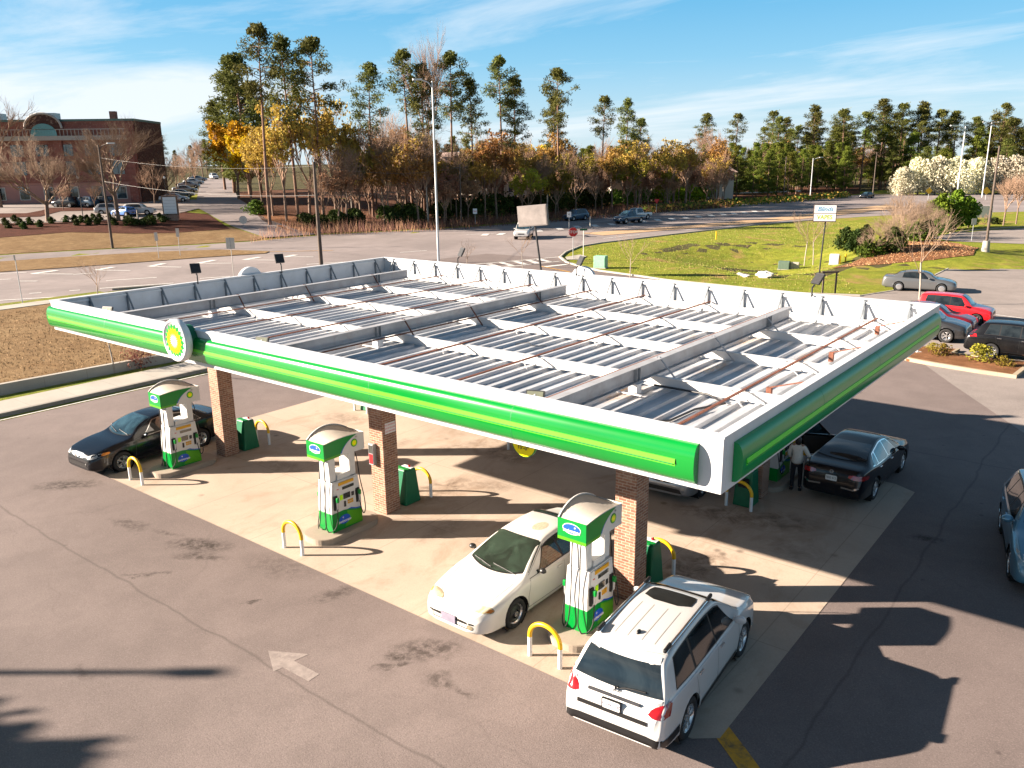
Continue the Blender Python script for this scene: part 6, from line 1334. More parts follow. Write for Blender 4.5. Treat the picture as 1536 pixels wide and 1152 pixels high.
for i, (b_, t_) in enumerate((((-74.25, 63.69), 150), ((-75.64, 68.99), 175), ((-76.07, 74.48), 150), ((-80.11, 65.7), 125), ((-85.75, 67.97), 110))):
    tr(budo, 14, b_, t_, 'orange brown budding tree in the left part of the wood', 'tree', 'orange budding trees in the wood', w=.85)
tr(bares[1:2], 14, (-73.9, 93.16), 240, 'very tall bare tree rising behind the white street lamp', 'tree', w=.55); tr(bares[:1], 14, (-76.17, 88.26), 150, 'broad bare tree between the slender pine and the street lamp', 'tree')
for i in range(170):
    u_ = rnd.uniform(-28, 50); v_ = lerp(u_, EDGE)+rnd.uniform(9, 48); x, y = xy(u_, v_); q = rnd.random()
    if q < .5: plant(rnd.choice(bares), x, y, rnd.uniform(7, 12.5), 14, 'bare brown tree inside the wood across the road', 'tree', 'bare trees inside the wood', w=rnd.uniform(.7, 1))
    elif q < .74: plant(rnd.choice(budo), x, y, rnd.uniform(8, 13), 14, 'small orange budding tree inside the wood', 'tree', 'small budding trees in the wood')
    elif q < .86: plant(budy[1], x, y, rnd.uniform(7, 11), 14, 'small olive budding tree inside the wood', 'tree', 'small olive trees in the wood')
    else: plant(budr[0], x, y, rnd.uniform(7, 10), 14, 'small reddish budding tree inside the wood', 'tree', 'small reddish trees in the wood')
for i in range(46):
    u_ = rnd.uniform(50, 135); v_ = lerp(u_, EDGE)+rnd.uniform(30, 75); x, y = xy(u_, v_)
    plant(rnd.choice(bares+budo[:1]), x, y, rnd.uniform(9, 14), 14, 'pale bare tree among the far pines right of centre', 'tree', 'bare trees among the far pines')
# skyline trees far behind, left
for i in range(26):
    u_ = rnd.uniform(-120, -40); v_ = rnd.uniform(255, 330); x, y = xy(u_, v_); plant(rnd.choice(firs+bares), x, y, rnd.uniform(9, 16), 18, 'distant tree on the skyline behind the brick building', 'tree', 'distant trees behind the building')
for i in range(95):
    u_ = rnd.uniform(-45, 190); v_ = rnd.uniform(215, 330); x, y = xy(u_, v_); plant(rnd.choice(firs+yfirs), x, y, rnd.uniform(10, 15), 20, 'distant evergreen closing the view beyond the wood', 'tree', 'distant evergreens beyond the wood', w=1.4)
# bare trees of the hillside lot
big = proto_bare(14, 5, .95, None, n=4, trunkf=.26, r=.26, twig=m_twigp); big2 = proto_bare(14, 5, .75, None, n=4, trunkf=.3, r=.24, twig=m_twigp)
tr([big], 14, (-96.46, 40.22), 118, 'big spreading bare tree before the left half of the brick building', 'tree', w=1.3); tr([big2], 14, (-90.4, 47.17), 138, 'big bare tree behind the grey street lamp, beside the pale cars', 'tree', w=1.2)
for i, (b_, t_) in enumerate((((-107.41, 62.09), 62), ((-114.31, 68.42), 66), ((-131.75, 80.42), 58), ((-146.44, 91.26), 52), ((-164.48, 104.56), 48))): tr(bares[2:3], 14, b_, t_, 'small bare tree in the strip between the building and the side road', 'tree', 'small bare trees by the side road', w=1.1)
tr(bares[:1], 14, (-120.53, 43.53), 185, 'tall bare tree at the far left edge of the picture', 'tree'); tr(bares[2:3], 14, (-93.1, 57.29), 34, 'tiny bare tree behind the road sign', 'tree')
tr(bares[:1], 14, (-109.08, 47.99), 42, 'tiny bare tree on the mulch island left of the middle dark suv', 'tree'); tr(bares[:1], 14, (-106.17, 51.56), 42, 'tiny bare tree on the mulch island right of the middle dark suv', 'tree')
# white blossom trees and the thicket at the right
bl = [proto_round(7, 8, 5200, .19, f_white, 'blossom_tree', .10, 14), proto_round(7, 8, 5200, .19, f_white, 'blossom_tree', .12, 14)]
for i, (xx, tt) in enumerate(zip([(-27.79, 214.31), (-25.28, 219.51), (-21.55, 220.81), (-17.59, 222.2), (-14.85, 232.02), (-10.57, 233.46), (-6.34, 234.88), (-2.17, 236.29)], (40, 52, 54, 53, 50, 52, 53, 52))):
    tr(bl[i % 2:i % 2+1], 7, xx, tt, 'white blossom tree, %s from the left in the blossoming row' % ['first', 'second', 'third', 'fourth', 'fifth', 'sixth', 'seventh', 'eighth'][i], 'blossom tree', 'white blossom trees', w=.95)
ev = [proto_round(6, 5, 2600, .24, f_green, 'evergreen_tree', .15, 12)]
for b_, hh, l_, w_ in (((2.5, 109.36), 4.6, 'bright green evergreen before the white blossom, left', 1.0), ((3.78, 112.56), 5.0, 'bright green evergreen before the white blossom, middle', 1.0), ((4.8, 115.7), 3.9, 'bright green evergreen before the white blossom, right', 1.0)): plant(ev[0], *b_, hh, 6, l_, 'evergreen tree', 'bright evergreens before the blossom', w=w_)
sh = [proto_round(3, 3.4, 1500, .16, f_dark, 'shrub', .05, 8), proto_round(3, 3.4, 1500, .16, f_hedge, 'shrub', .05, 8)]
for i, b_ in enumerate([(2.1, 74.97), (4.2, 71.13), (-0.22, 85.9), (5.09, 71.76), (5.92, 72.61), (6.03, 75.38), (0.11, 78.13), (3.65, 91.81), (3.89, 95.8), (3.74, 101.95), (4.48, 105.72)]): plant(sh[i % 2], *b_, rnd.uniform(1.3, 2.4), 3, 'dark green shrub in the thicket beside the straw mound', 'shrub', 'shrubs of the thicket')
rb = [proto_bare(6, 4, .9, None, n=4, trunkf=.12, r=.08, twig=m_twigp, bark=m_pale, name='thicket_tree'), proto_bare(6, 4, .6, None, n=4, trunkf=.1, r=.08, twig=m_twigp, bark=m_pale, name='thicket_tree')]
for i, (b_, hh) in enumerate((((5.43, 73.33), 4.6), ((5.3, 78.37), 6.2), ((2.63, 93.11), 6.4), ((3.12, 95.35), 5.6), ((4.51, 71.5), 3.0), ((5.63, 74.59), 5.4), ((3.62, 97.66), 4.6), ((3.81, 101.99), 4.0), ((5.05, 72.32), 4.2))): plant(rb[i % 2], *b_, hh, 6, 'leafless pale thicket tree beside the straw mound', 'tree', 'pale bare thicket trees')
for i, (b_, hh) in enumerate((((8.12, 121.54), 7.5), ((9.18, 124.91), 6.8), ((11.09, 123.14), 7.0))): plant(bares[i % 3], *b_, hh, 14, 'bare roadside tree at the right edge, %s' % ['nearest the wooden lamp pole', 'middle of three', 'rightmost of three'][i], 'tree', 'bare roadside trees')
# saplings
sap = proto_bare(5, 3, .8, None, n=3, trunkf=.45, r=.045, twig=m_twigp, bark=m_pale, name='sapling')
for b_, hh, l_ in (((14.3, 46.97), 6.2, 'thin bare sapling in front of the silver grey parked sedan'), ((-30.77, 15.3), 3.6, 'thin bare sapling behind the left canopy edge'), ((-11.26, 6.68), 3.9, 'thin bare sapling staked beside the low wall'), ((-1.75, 71.46), 5.4, 'thin bare sapling left of the shop sign'), ((-0.79, 71.3), 5.2, 'thin bare sapling touching the shop sign'), ((-7.33, 47.01), 3.8, 'thin bare sapling at the grass edge beyond the canopy'), ((-19.44, 48.49), 3.2, 'thin bare sapling below the works truck'), ((-20.63, 42.31), 3.0, 'thin bare sapling right of the white street lamp base')):
    plant(sap, *b_, hh, 5, l_, 'sapling')
# hedges, shrubs
def hedge(name, p0, p1, wd, hg, m, label, n=1800, s=.16, cat='hedge', group=None):
    mb = MB(); p0, p1 = Vector(p0), Vector(p1); d = p1-p0; nn = Vector((-d.y, d.x)).normalized(); inner = MB()
    for _ in range(n):
        t = rnd.random(); e = rnd.uniform(-1, 1); q = p0+d*t+nn*e*wd/2; lump = .75+.25*math.sin(t*d.length*1.9+1)*math.sin(t*d.length*.7); z = hg*lump*(rnd.random()**.6)*(1-.3*e*e)
        leaf(mb, Vector((q.x, q.y, h(q.x, q.y)+z)), s)
    o = mb.build(name, m); tag(o, label, cat, group); return o
hedge('hedge', (-85.88, 45.58), (-83.78, 49.11), 2.2, 1.5, f_dark, 'clipped dark hedge in front of the white suv on the bank', 1500, .13)
shr = proto_round(1, 1.1, 500, .10, f_dark, 'round_shrub', .0, 5)
for i, b_ in enumerate([(-97.48, 35.11), (-96.0, 36.38), (-95.65, 37.51), (-94.01, 34.08), (-91.82, 35.16), (-92.09, 37.29), (-100.03, 37.32), (-94.06, 39.7), (-93.86, 41.58), (-93.69, 42.59), (-92.35, 42.87), (-92.38, 43.72), (-93.07, 44.89), (-92.36, 45.49), (-89.6, 41.04), (-89.07, 42.31), (-88.81, 43.36), (-90.59, 46.12), (-86.63, 44.66), (-84.92, 50.75), (-86.26, 52.23), (-87.52, 51.74)]): plant(shr, *b_, 1.0, 1, 'small round clipped shrub on the mulch bank below the lot', 'shrub', 'round shrubs on the mulch bank')
hedge('hedge', (-63.61, 122.14), (-64.31, 133.47), 5, 4.2, f_dark, 'dark evergreen hedge behind the moving suv', 2600, .24); hedge('hedge', (-64.31, 133.47), (-64.85, 151.49), 5, 3.6, f_hedge, 'mid green hedge above the dark blue pickup', 2800, .24)
hedge('hedge', (-61.87, 151.14), (-56.65, 165.39), 5, 4.0, foliage('yellow_green_hedge', (.10, .15, .01), (.26, .32, .02)), 'bright yellow green hedge right of the yield sign', 3400, .24)  # hedge leaves in a brighter yellow green
hedge('hedge', (-69.04, 190.74), (-62.52, 209.8), 6, 5.0, f_dark, 'dark hedge behind the brown brush along the far road', 3000, .28)
for i, (a, b_, hh) in enumerate((((-70.96, 69.51), (-69.65, 73.54), 2.4), ((-66.91, 75.73), (-65.94, 82.59), 3.2), ((-65.02, 85.39), (-64.62, 92.11), 3.4), ((-63.23, 90.53), (-63.49, 101.21), 4.4), ((-63.15, 101.7), (-62.22, 107.14), 3.6), ((-62.22, 107.14), (-62.68, 120.77), 4.6), ((-71.17, 64.22), (-70.54, 67.3), 2.0))):
    hedge('undergrowth', a, b_, 4, hh, f_dark, 'dark evergreen undergrowth along the front of the wood, clump %s' % ['below the orange trees', 'left of the street lamp', 'right of the street lamp', 'behind the red and white sign', 'left of the blank sign', 'right of the blank sign', 'behind the dark pole'][i], 2200, .24, 'undergrowth')
plant(sh[1], *(-83.66, 65.14), 2.2, 3, 'dark round bush at the corner of the side road', 'shrub', w=1.4)
# brush and dead stems on the bank, one mass nobody could count
mb = MB()
for _ in range(5200):
    u_ = rnd.uniform(-32, 45); v_ = lerp(u_, EDGE)+1.2+abs(rnd.gauss(0, 7)); x, y = xy(u_, v_); z = h(x, y); d = Vector((rnd.uniform(-.35, .35), rnd.uniform(-.35, .35), 1)).normalized(); hh = rnd.uniform(.5, 1.9); e = Vector((x, y, z))+d*hh
    mb.add([(x-.03, y, z), (x+.03, y, z), tuple(e)], [(0, 1, 2)], rnd.choice((0, 0, 1)))
tag(mb.build('brush', [mat('red_brown_brush', (.13, .055, .04), .95, var=.3), mat('tan_brush', (.30, .17, .09), .95, var=.3)]), 'red brown brush and dead stems along the road bank', 'brush', kind='stuff')
mb = MB()
for _ in range(2600):
    u_ = rnd.uniform(24, 82); v_ = lerp(u_, EDGE)+1.5+rnd.uniform(0, 8); x, y = xy(u_, v_); z = h(x, y); leaf(mb, Vector((x, y, z+rnd.uniform(.1, 1.2))), .28, 0, rnd.choice((0, 1)))
tag(mb.build('brush', [f_orange, f_hedge]), 'orange and green brush below the plantation along the far road', 'brush', kind='stuff')
def tufts(name, poly, n, hg, mats, label, w_=.02):
    xs = [p[0] for p in poly]; ys = [p[1] for p in poly]; mb = MB(); k = 0
    def ins(x, y):
        c_ = False; j = len(poly)-1
        for i in range(len(poly)):
            if (poly[i][1] > y) != (poly[j][1] > y) and x < (poly[j][0]-poly[i][0])*(y-poly[i][1])/(poly[j][1]-poly[i][1])+poly[i][0]: c_ = not c_
            j = i
        return c_
    while k < n:
        x, y = rnd.uniform(min(xs), max(xs)), rnd.uniform(min(ys), max(ys))
        if not ins(x, y): continue
        k += 1; z = h(x, y); a = rnd.uniform(0, 6.28); q = Vector((math.cos(a), math.sin(a), 0))*w_*rnd.uniform(.6, 2); d = rv()*.5; hh = hg*rnd.uniform(.4, 1.3)
        mb.add([(x-q.x, y-q.y, z), (x+q.x, y+q.y, z), (x+d.x*hh, y+d.y*hh, z+hh)], [(0, 1, 2)], rnd.randrange(len(mats)))
    return tag(mb.build(name, mats), label, 'grass', kind='stuff')
m_g1 = mat('straw_blade', (.34, .22, .11), .9, var=.2); m_g2 = mat('brown_blade', (.20, .12, .06), .9, var=.2); m_g3 = mat('green_blade', (.14, .20, .02), .9, var=.2); m_g4 = mat('lime_blade', (.25, .28, .04), .9, var=.2)
tufts('dry_grass', [(-34.5, -12), (-15.2, -12), (-11.6, 12), (-11.4, 23), (-33.5, 23)], 20000, .10, [m_g1, m_g1, m_g2], 'dry brown grass of the sunken field', .025)
tufts('grass_blades', [(-10.9, -6), (-10.3, -6), (-10.3, 18), (-11, 18)], 3500, .10, [m_g3, m_g4], 'green grass of the narrow verge', .02)
tufts('grass_blades', [(-24.88, 66.02), (-23.76, 84.09), (-20.44, 106.15), (-14.45, 120.09), (-8.65, 116.88), (-0.19, 86.81), (1.37, 68.6), (9.72, 49.97), (6.04, 48.27), (0.74, 48.75), (-8.27, 50.25), (-16.46, 54.54)], 16000, .07, [m_g3, m_g3, m_g4, m_g1], 'rough green grass of the corner plot', .025)
tufts('straw_litter', [(3.03, 65.22), (4.01, 71.79), (2.06, 89.04), (4.84, 95.37), (8.44, 91.02), (10.77, 87.32), (12.49, 74.32), (10.1, 70.44), (6.91, 67.64)], 5000, .09, [m_g1, m_g2, mat('orange_straw', (.38, .18, .08), .9)], 'pine straw littered over the mound', .05)
jun = proto_round(.8, 1.3, 420, .06, f_olive, 'low_shrub', .0, 5)
for i, (b_, hh) in enumerate((((18.66, 32.06), .55), ((20.27, 31.87), .75), ((21.37, 31.39), .45), ((18.07, 33.05), .35))): plant(jun, *b_, hh, .8, ['low yellow green shrub on the planted island, second from the left', 'biggest low shrub on the planted island, by the black suv wheel', 'low spreading shrub at the right of the planted island', 'smallest low shrub at the left of the planted island'][i], 'shrub', 'low shrubs on the planted island', w=1.3, zoff=.13)
plant(proto_bare(1.6, 3, .9, f_red, 2, ls=.05, trunkf=.15, r=.03, name='red_shrub'), *(-10.99, 7.8), 1.5, 1.6, 'small red twiggy shrub in front of the low wall', 'shrub')
# ---------------- poles, lamps, wires ----------------
m_wood = mat('weathered_pole', (.10, .075, .06), .9, var=.25, scale=3); m_lpole = mat('pale_lamp_pole', (.55, .56, .57), .5, .2, var=.08)
def pole(name, b_, ht, r, m, label, cat, arm=None, head=None, lean=0, armdir=None, group=None):
    z = h(*b_); o = empty(name, (b_[0], b_[1], z), 0, label, cat, group); mb = MB(); mb.cyl((0, 0, -.2), (lean, 0, ht), r, r*.62, 10); mb.build('pole', m, o)
    if arm:
        d = armdir or Vector((-RX, -RY, 0)); q = [Vector((lean, 0, ht-.6)), Vector((lean, 0, ht-.1))+d*arm*.35, Vector((lean, 0, ht+.15))+d*arm]
        mb = MB(); mb.tube(q, r*.4, 6); mb.build('arm', m, o); mb = MB(); T_ = Matrix.Translation(q[-1]+d*.25) @ d.to_track_quat('X', 'Z').to_matrix().to_4x4()
        mb.prism(rrect(-.45, -.16, .45, .16, .12, 3), -.06, .08, T_); mb.build('lamp_head', m_lpole, o)
    return o
rt = Vector((RX, RY, 0))
pole('street_lamp', (-28.88, 47.39), 16.6, .12, m_lpole, 'very tall white street lamp rising over the far canopy edge', 'street lamp', 1.1)
pole('street_lamp', (-70.19, 35.97), 11.6, .16, m_wood, 'wooden pole with a curved lamp arm before the brick building', 'street lamp', 1.2, armdir=rt)
pole('utility_pole', (-36.23, 39.04), 9.6, .20, m_wood, 'thick dark utility pole standing behind the left canopy edge', 'utility pole')
pole('street_lamp', (-40.28, 184.58), 9.2, .12, m_lpole, 'curved silver street lamp beside the far road', 'street lamp', 1.6, armdir=rt)
pole('street_lamp', (0.44, 129.46), 13.5, .14, m_lpole, 'tall pale street lamp in front of the blossom, left of two', 'street lamp', 1.6); o = pole('street_lamp', (-9.09, 209.21), 16.5, .15, m_lpole, 'tall pale double street lamp behind the blossom, right of two', 'street lamp', 1.4)
mb = MB(); mb.bar((0, 0, 16.5), (1.4*RX, 1.4*RY, 16.6), .1, .1); mb.cbox((1.8*RX, 1.8*RY, 16.62), (.9, .35, .12), rz=YAW); mb.build('second_head', m_lpole, o)
o = pole('lot_lamp', (12.88, 78.48), 9.6, .13, m_wood, 'leaning wooden lamp pole on a concrete footing beside the exit lane', 'lamp pole', lean=0); mb = MB(); mb.cyl((0, 0, -.1), (0, 0, 1.0), .38, .30, 16); mb.build('footing', m_walk, o, bevel=.03)
for b_, ht, l_ in (((-32.85, 207.88), 10.5, 'utility pole with a short crossarm before the pine stand'), ((-51.34, 138.38), 10.2, 'utility pole rising from the hedge right of the yield sign'), ((-44.26, 178.47), 9.6, 'utility pole between the small golden and the reddish tree'), ((-61.61, 179.52), 7.5, 'pale utility pole behind the hedge'), ((-59.24, 84.76), 8.8, 'thin utility pole at the wood edge right of the street lamp'), ((-193.58, 113.42), 9.5, 'dark far pole on the skyline beside the brick building')):
    o = pole('utility_pole', b_, ht, .15, m_wood, l_, 'utility pole'); mb = MB(); mb.bar((-.9*RX, -.9*RY, ht-.5), (.9*RX, .9*RY, ht-.5), .1, .1); mb.build('crossarm', m_wood, o)
def wire(a, b_, label, sag=.8, r=.014):
    a, b_ = Vector(a), Vector(b_); mb = MB(); mb.tube([a.lerp(b_, k/12)-Vector((0, 0, sag*4*(k/12)*(1-k/12))) for k in range(13)], r, 4); return tag(mb.build('overhead_wire', dark), label, 'wire')
A = (-36.23, 39.04); B = (-70.19, 35.97); C_ = (-59.24, 84.76); D_ = (-51.34, 138.38); E2_ = (-44.26, 178.47); F_ = (-32.85, 207.88)
for k, (zz_, w_) in enumerate(((9.2, 'upper'), (6.6, 'lower'))):
    wire((*A, zz_), (B[0], B[1], zz_+1.2), '%s wire from the dark utility pole to the lamp before the brick building' % w_, .6, .022 if k else .014); wire((B[0], B[1], zz_+1.2), (B[0]-35, B[1]-45, zz_+1.5), '%s wire leaving the lamp pole to the left' % w_, .8)
    wire((*C_, 8.0-k*1.5), (*D_, 9.4-k*1.5+h(*D_)), '%s wire from the wood edge to the hedge pole' % w_); wire((*D_, 9.4-k*1.5), (*E2_, 8.8-k*1.5+h(*E2_)), '%s wire between the hedge pole and the next along' % w_); wire((*E2_, 8.8-k*1.5+h(*E2_)), (*F_, 9.6-k*1.5+h(*F_)), '%s wire to the pole before the pine stand' % w_)
    wire((*A, zz_), (*C_, 8.4-k*1.5+h(*C_)), '%s wire from the dark pole to the wood edge' % w_)
# ---------------- road signs ----------------
def sign(name, b_, ht, shape, label, m, rz=YAW, text=None, tsize=.3, tm=None, pr=.03, back=None, cat='road sign', group=None, pm=None, sx_=1):
    z = h(*b_); o = empty(name, (b_[0], b_[1], z), rz, label, cat, group); mb = MB(); mb.cyl((0, 0, -.1), (0, 0, ht+.1), pr, n=8); mb.build('post', pm or galv, o)
    F = face_frame((0, -pr-.012, ht), (1, 0, 0)); mb = MB(); mb.prism(shape, 0, .012, F); pn = mb.build('panel', m, o)
    if text: text_obj('lettering', text, tsize, tm or white, pn, F @ Matrix.Translation((0, 0, .014)), .002, bold=.006, sx=sx_)
    return o, pn, F
def rect(w_, h_): return [(-w_/2, -h_/2), (w_/2, -h_/2), (w_/2, h_/2), (-w_/2, h_/2)]
def octo(r, n=8, a0=PI/8): return [(r*math.cos(a0+2*PI*k/n), r*math.sin(a0+2*PI*k/n)) for k in range(n)]
m_streetg = mat('street_sign_green', (.01, .10, .05), .4)
o, pn, F = sign('stop_sign', (-19.4, 56.57), 2.65, octo(.46), 'red octagonal stop sign at the tip of the grass corner', red, text='STOP', tsize=.36)
mb = MB(); mb.prism(octo(.475), -.004, -.001, F); mb.build('white_border', white, o)
o, pn, F = sign('street_name_sign', (-19.5, 58.56), 2.75, rect(.75, .2), 'small dark street name sign beside the stop sign', m_streetg, pm=white)
sign('regulatory_sign', (-56.56, 84.93), 2.0, rect(.62, .78), 'red and white sign at the foot of the wood', white, text='ONLY', tsize=.2, tm=red)
sign('regulatory_sign', (-41.3, 87.77), 2.0, rect(.6, .75), 'white arrow sign in front of the dark moving suv', white, text='<', tsize=.5, tm=dark)
sign('yield_sign', (-47.05, 123.93), 2.1, [(-.5, .42), (0, -.45), (.5, .42)], 'red triangular yield sign beside the far hedge', red)
mb = MB(); b_ = (-40.0, 91.26); o = empty('marker_post', (*b_, h(*b_)), 0, 'slim pale marker post behind the stop sign', 'post'); mb.box(-.07, -.03, 0, .07, .03, 1.6); mb.build('post', offw, o)
o, pn, F = sign('turn_sign', (-35.95, 29.4), 3.0, rect(.72, .95), 'back of a large white divided road sign behind the left canopy edge', offw, pm=offw); mb = MB(); mb.box(-.03, -.07, 2.5, .03, -.046, 3.5); mb.build('post_cap', grey, o)
sign('road_sign', (-56.68, 34.14), 2.3, rect(.35, .85), 'narrow white sign on the median, left of two', offw); sign('road_sign', (-57.12, 36.83), 2.5, rect(.35, .9), 'narrow white sign on the median, right of two', offw)
sign('road_sign', (-37.19, 12.97), 3.3, rect(.12, .35), 'thin pole with a small white sign edge beside the pavement at far left', offw)
sign('round_sign', (-73.48, 56.0), 1.1, octo(.55, 24), 'round white sign standing on the side road', offw, text='i', tsize=.7, tm=grey)
sign('warning_sign', (-16.8, 191.95), 2.0, octo(.75, 4, 0), 'yellow diamond sign in front of the blossom', yellow, pr=.05); sign('warning_sign', (-6.28, 196.17), 1.9, octo(.85, 4, 0), 'yellow diamond sign right of the evergreens, by the far road', yellow, pr=.05)
o, pn, F = sign('lot_sign', (8.88, 94.87), 2.2, rect(.55, .7), 'small white sign beside the exit lane', offw)
# blank grey board on a dark pole
b_ = (-14.26, 44.41); o = empty('blank_sign', (*b_, 0), YAW-R(30), 'large blank grey board on a dark pole rising over the canopy', 'sign'); o.rotation_euler = (0, R(-5), YAW-R(30)); mb = MB(); mb.cyl((0, 0, 0), (-.25, 0, 4.3), .09, .08, 10); mb.build('pole', dark, o)
mb = MB(); mb.box(-1.75, -.16, 4.25, 1.0, .16, 5.95); mb.build('board', mat('dusty_grey_board', (.16, .14, .135), .6, var=.2, scale=1.5), o, bevel=.03); mb = MB(); mb.box(-1.66, -.175, 4.34, .91, -.162, 5.86); mb.build('face', mat('faded_board_face', (.20, .175, .165), .5, var=.25, scale=1.2), o)
# shop sign
b_ = (3.57, 59.8); o = empty('shop_sign', (*b_, h(*b_)), YAW-R(18), 'two panel sign reading Blinds and VAPES on a dark pole in the grass', 'sign'); mb = MB(); mb.cyl((0, 0, -.1), (.15, 0, 4.3), .06, n=8); mb.build('pole', dark, o)
mb = MB(); mb.box(-.85, -.22, 4.25, .95, .22, 5.65); mb.build('cabinet', mat('brown_sign_cabinet', (.07, .04, .035), .6), o)
mb = MB(); mb.box(-.80, -.24, 4.98, .90, -.222, 5.60); p1 = mb.build('upper_panel', white, o); mb = MB(); mb.box(-.80, -.24, 4.32, .90, -.222, 4.92); p2 = mb.build('lower_panel', white, o)
text_obj('lettering', 'Blinds', .50, mat('sign_blue', (.03, .22, .42), .4), p1, face_frame((.05, -.243, 5.28), (1, 0, 0)), .002, italic=.25, bold=.008); text_obj('lettering', 'VAPES', .50, mat('sign_olive', (.32, .40, .02), .4), p2, face_frame((.05, -.243, 4.62), (1, 0, 0)), .002, bold=.01, sx=.88)
# monument sign of the hillside lot
b_ = (-85.92, 52.65); o = empty('monument_sign', (*b_, h(*b_)), YAW+R(5), 'white panelled monument sign with a brick foot at the mouth of the side road', 'sign'); mb = MB(); mb.box(-1.0, -.3, 0, 1.0, .3, .8); mb.build('brick_foot', m_brick, o); mb = MB(); mb.box(-1.05, -.2, .8, 1.05, .2, 3.5); mb.build('frame', m_bark, o); mb = MB(); mb.box(-.9, -.22, 1.0, .9, -.202, 3.3); pn = mb.build('panel', white, o)
for k in range(5): mb = MB(); mb.box(-.8, -.226, 1.15+k*.42, .8, -.221, 1.18+k*.42); mb.build('divider', grey, pn)
b_ = (5.21, 122.8); o = empty('white_board', (*b_, h(*b_)), YAW, 'low white board behind a dark shrub at the far right', 'sign'); mb = MB(); mb.box(-1.3, -.08, .9, 1.3, .08, 2.5); mb.build('board', white, o); mb = MB(); mb.cyl((-.9, 0, 0), (-.9, 0, .9), .06); mb.build('post', white, o); mb = MB(); mb.cyl((.9, 0, 0), (.9, 0, .9), .06); mb.build('post', white, o)
plant(rb[0], *xy(uv(*(5.86, 118.95))[0], uv(*(5.86, 118.95))[1]-.6), 2.4, 6, 'dark bare shrub standing before the low white board', 'shrub'); plant(shr, *(6.82, 123.65), .9, 1, 'round dark shrub right of the low white board', 'shrub', w=2)
# utility boxes, posts, rocks
def ubox(b_, sz, m, label, rz=YAW-R(25), name='utility_box'):
    o = empty(name, (*b_, h(*b_)), rz, label, 'utility box'); mb = MB(); mb.box(-sz[0]/2, -sz[1]/2, .05, sz[0]/2, sz[1]/2, sz[2]); bd = mb.build('cabinet', m, o, bevel=.03); mb = MB(); mb.box(-sz[0]/2-.06, -sz[1]/2-.06, 0, sz[0]/2+.06, sz[1]/2+.06, .06); mb.build('plinth', m_walk, o); mb = MB(); mb.box(-sz[0]/2+.06, -sz[1]/2-.012, .15, sz[0]/2-.06, -sz[1]/2-.002, sz[2]-.15); mb.build('door', m, bd); return o
m_bxg = mat('box_green', (.10, .22, .13), .6, var=.1); m_bxd = mat('box_dull_green', (.10, .15, .11), .6, var=.1); m_bxb = mat('box_beige', (.42, .38, .32), .6, var=.1)
ubox((-13.47, 52.27), (1.1, .8, 1.1), mat('box_pale_green', (.24, .48, .32), .6), 'pale green utility box just beyond the far canopy edge'); ubox((-2.77, 68.79), (1.05, .9, .8), m_bxd, 'dull green utility box in the grass, left of a pair'); ubox((-1.91, 69.33), (.8, .7, .62), m_bxb, 'beige utility box in the grass, right of a pair'); ubox((1.72, 69.61), (.85, .7, 1.0), mat('box_white', (.62, .60, .56), .6), 'white utility box right of the shop sign pole')
for i, (b_, hh, l_) in enumerate((((2.27, 69.5), .8, 'yellow post touching the white utility box'), ((2.54, 70.28), .75, 'yellow post right of the white utility box'), ((-16.53, 82.97), .95, 'single yellow marker post at the top of the green bank'))): mb = MB(); mb.cyl((*b_, h(*b_)), (*b_, h(*b_)+hh), .07, n=10); tag(mb.build('marker_post', yellow), l_, 'post', 'yellow marker posts')
def rock(b_, s, m, label, group=None):
    bm = bmesh.new(); bmesh.ops.create_icosphere(bm, subdivisions=3, radius=1)
    for v in bm.verts: v.co = Vector((v.co.x*s[0], v.co.y*s[1], v.co.z*s[2]))*(1+.22*math.sin(v.co.x*4.1+v.co.y*3.3)*math.cos(v.co.z*5+v.co.y*2)+rnd.uniform(-.05, .05))
    me = bpy.data.meshes.new('rock'); bm.to_mesh(me); bm.free(); me.materials.append(m); o = mesh_obj('rock', me); o.location = (*b_, h(*b_)+s[2]*.4); return tag(o, label, 'rock', group)
m_rock = mat('white_rock', (.62, .58, .54), .8, var=.15, scale=3)
rock((1.0, 54.27), (.68, .42, .36), m_rock, 'large white rock at the lip of the ditch'); rock((-0.45, 53.81), (.35, .25, .15), m_rock, 'small white rock left of the large one'); rock((-1.3, 54.73), (.25, .2, .12), m_rock, 'smallest white rock at the ditch'); rock((17.54, 32.14), (.22, .18, .12), m_rock, 'little white rock on the planted island')
o = empty('timber_frame', (*(8.01, 48.47), 0), YAW, 'small brown timber frame standing on the grass behind a floodlight', 'frame')
for x in (-.45, .45): mb = MB(); mb.box(x-.05, -.05, 0, x+.05, .05, 1.5); mb.build('post', m_wood, o)
mb = MB(); mb.box(-.6, -.06, 1.5, .6, .06, 1.62); mb.build('beam', m_wood, o)
b_ = (-85.81, 47.63); mb = MB(); o = empty('wooden_post', (*b_, h(*b_)), 0, 'short wooden post in front of the white suv on the bank', 'post'); mb.cyl((0, 0, 0), (0, 0, 1.9), .12, n=8); mb.build('post', m_pale, o)
# lot lamps of the hillside lot
for b_, ht, l_ in (((-95.69, 44.74), 5.6, 'slim black lot lamp between the two big bare trees'), ((-99.28, 59.77), 4.6, 'slim lot lamp with a white globe by the row of silver cars')):
    o = pole('lot_lamp', b_, ht, .07, dark, l_, 'lamp post'); mb = MB(); mb.lathe([(.01, .22), (.15, .15), (.2, 0), (.12, -.12), (.01, -.15)], Matrix.Translation((0, 0, ht+.15)), 12); mb.build('globe', white, o)
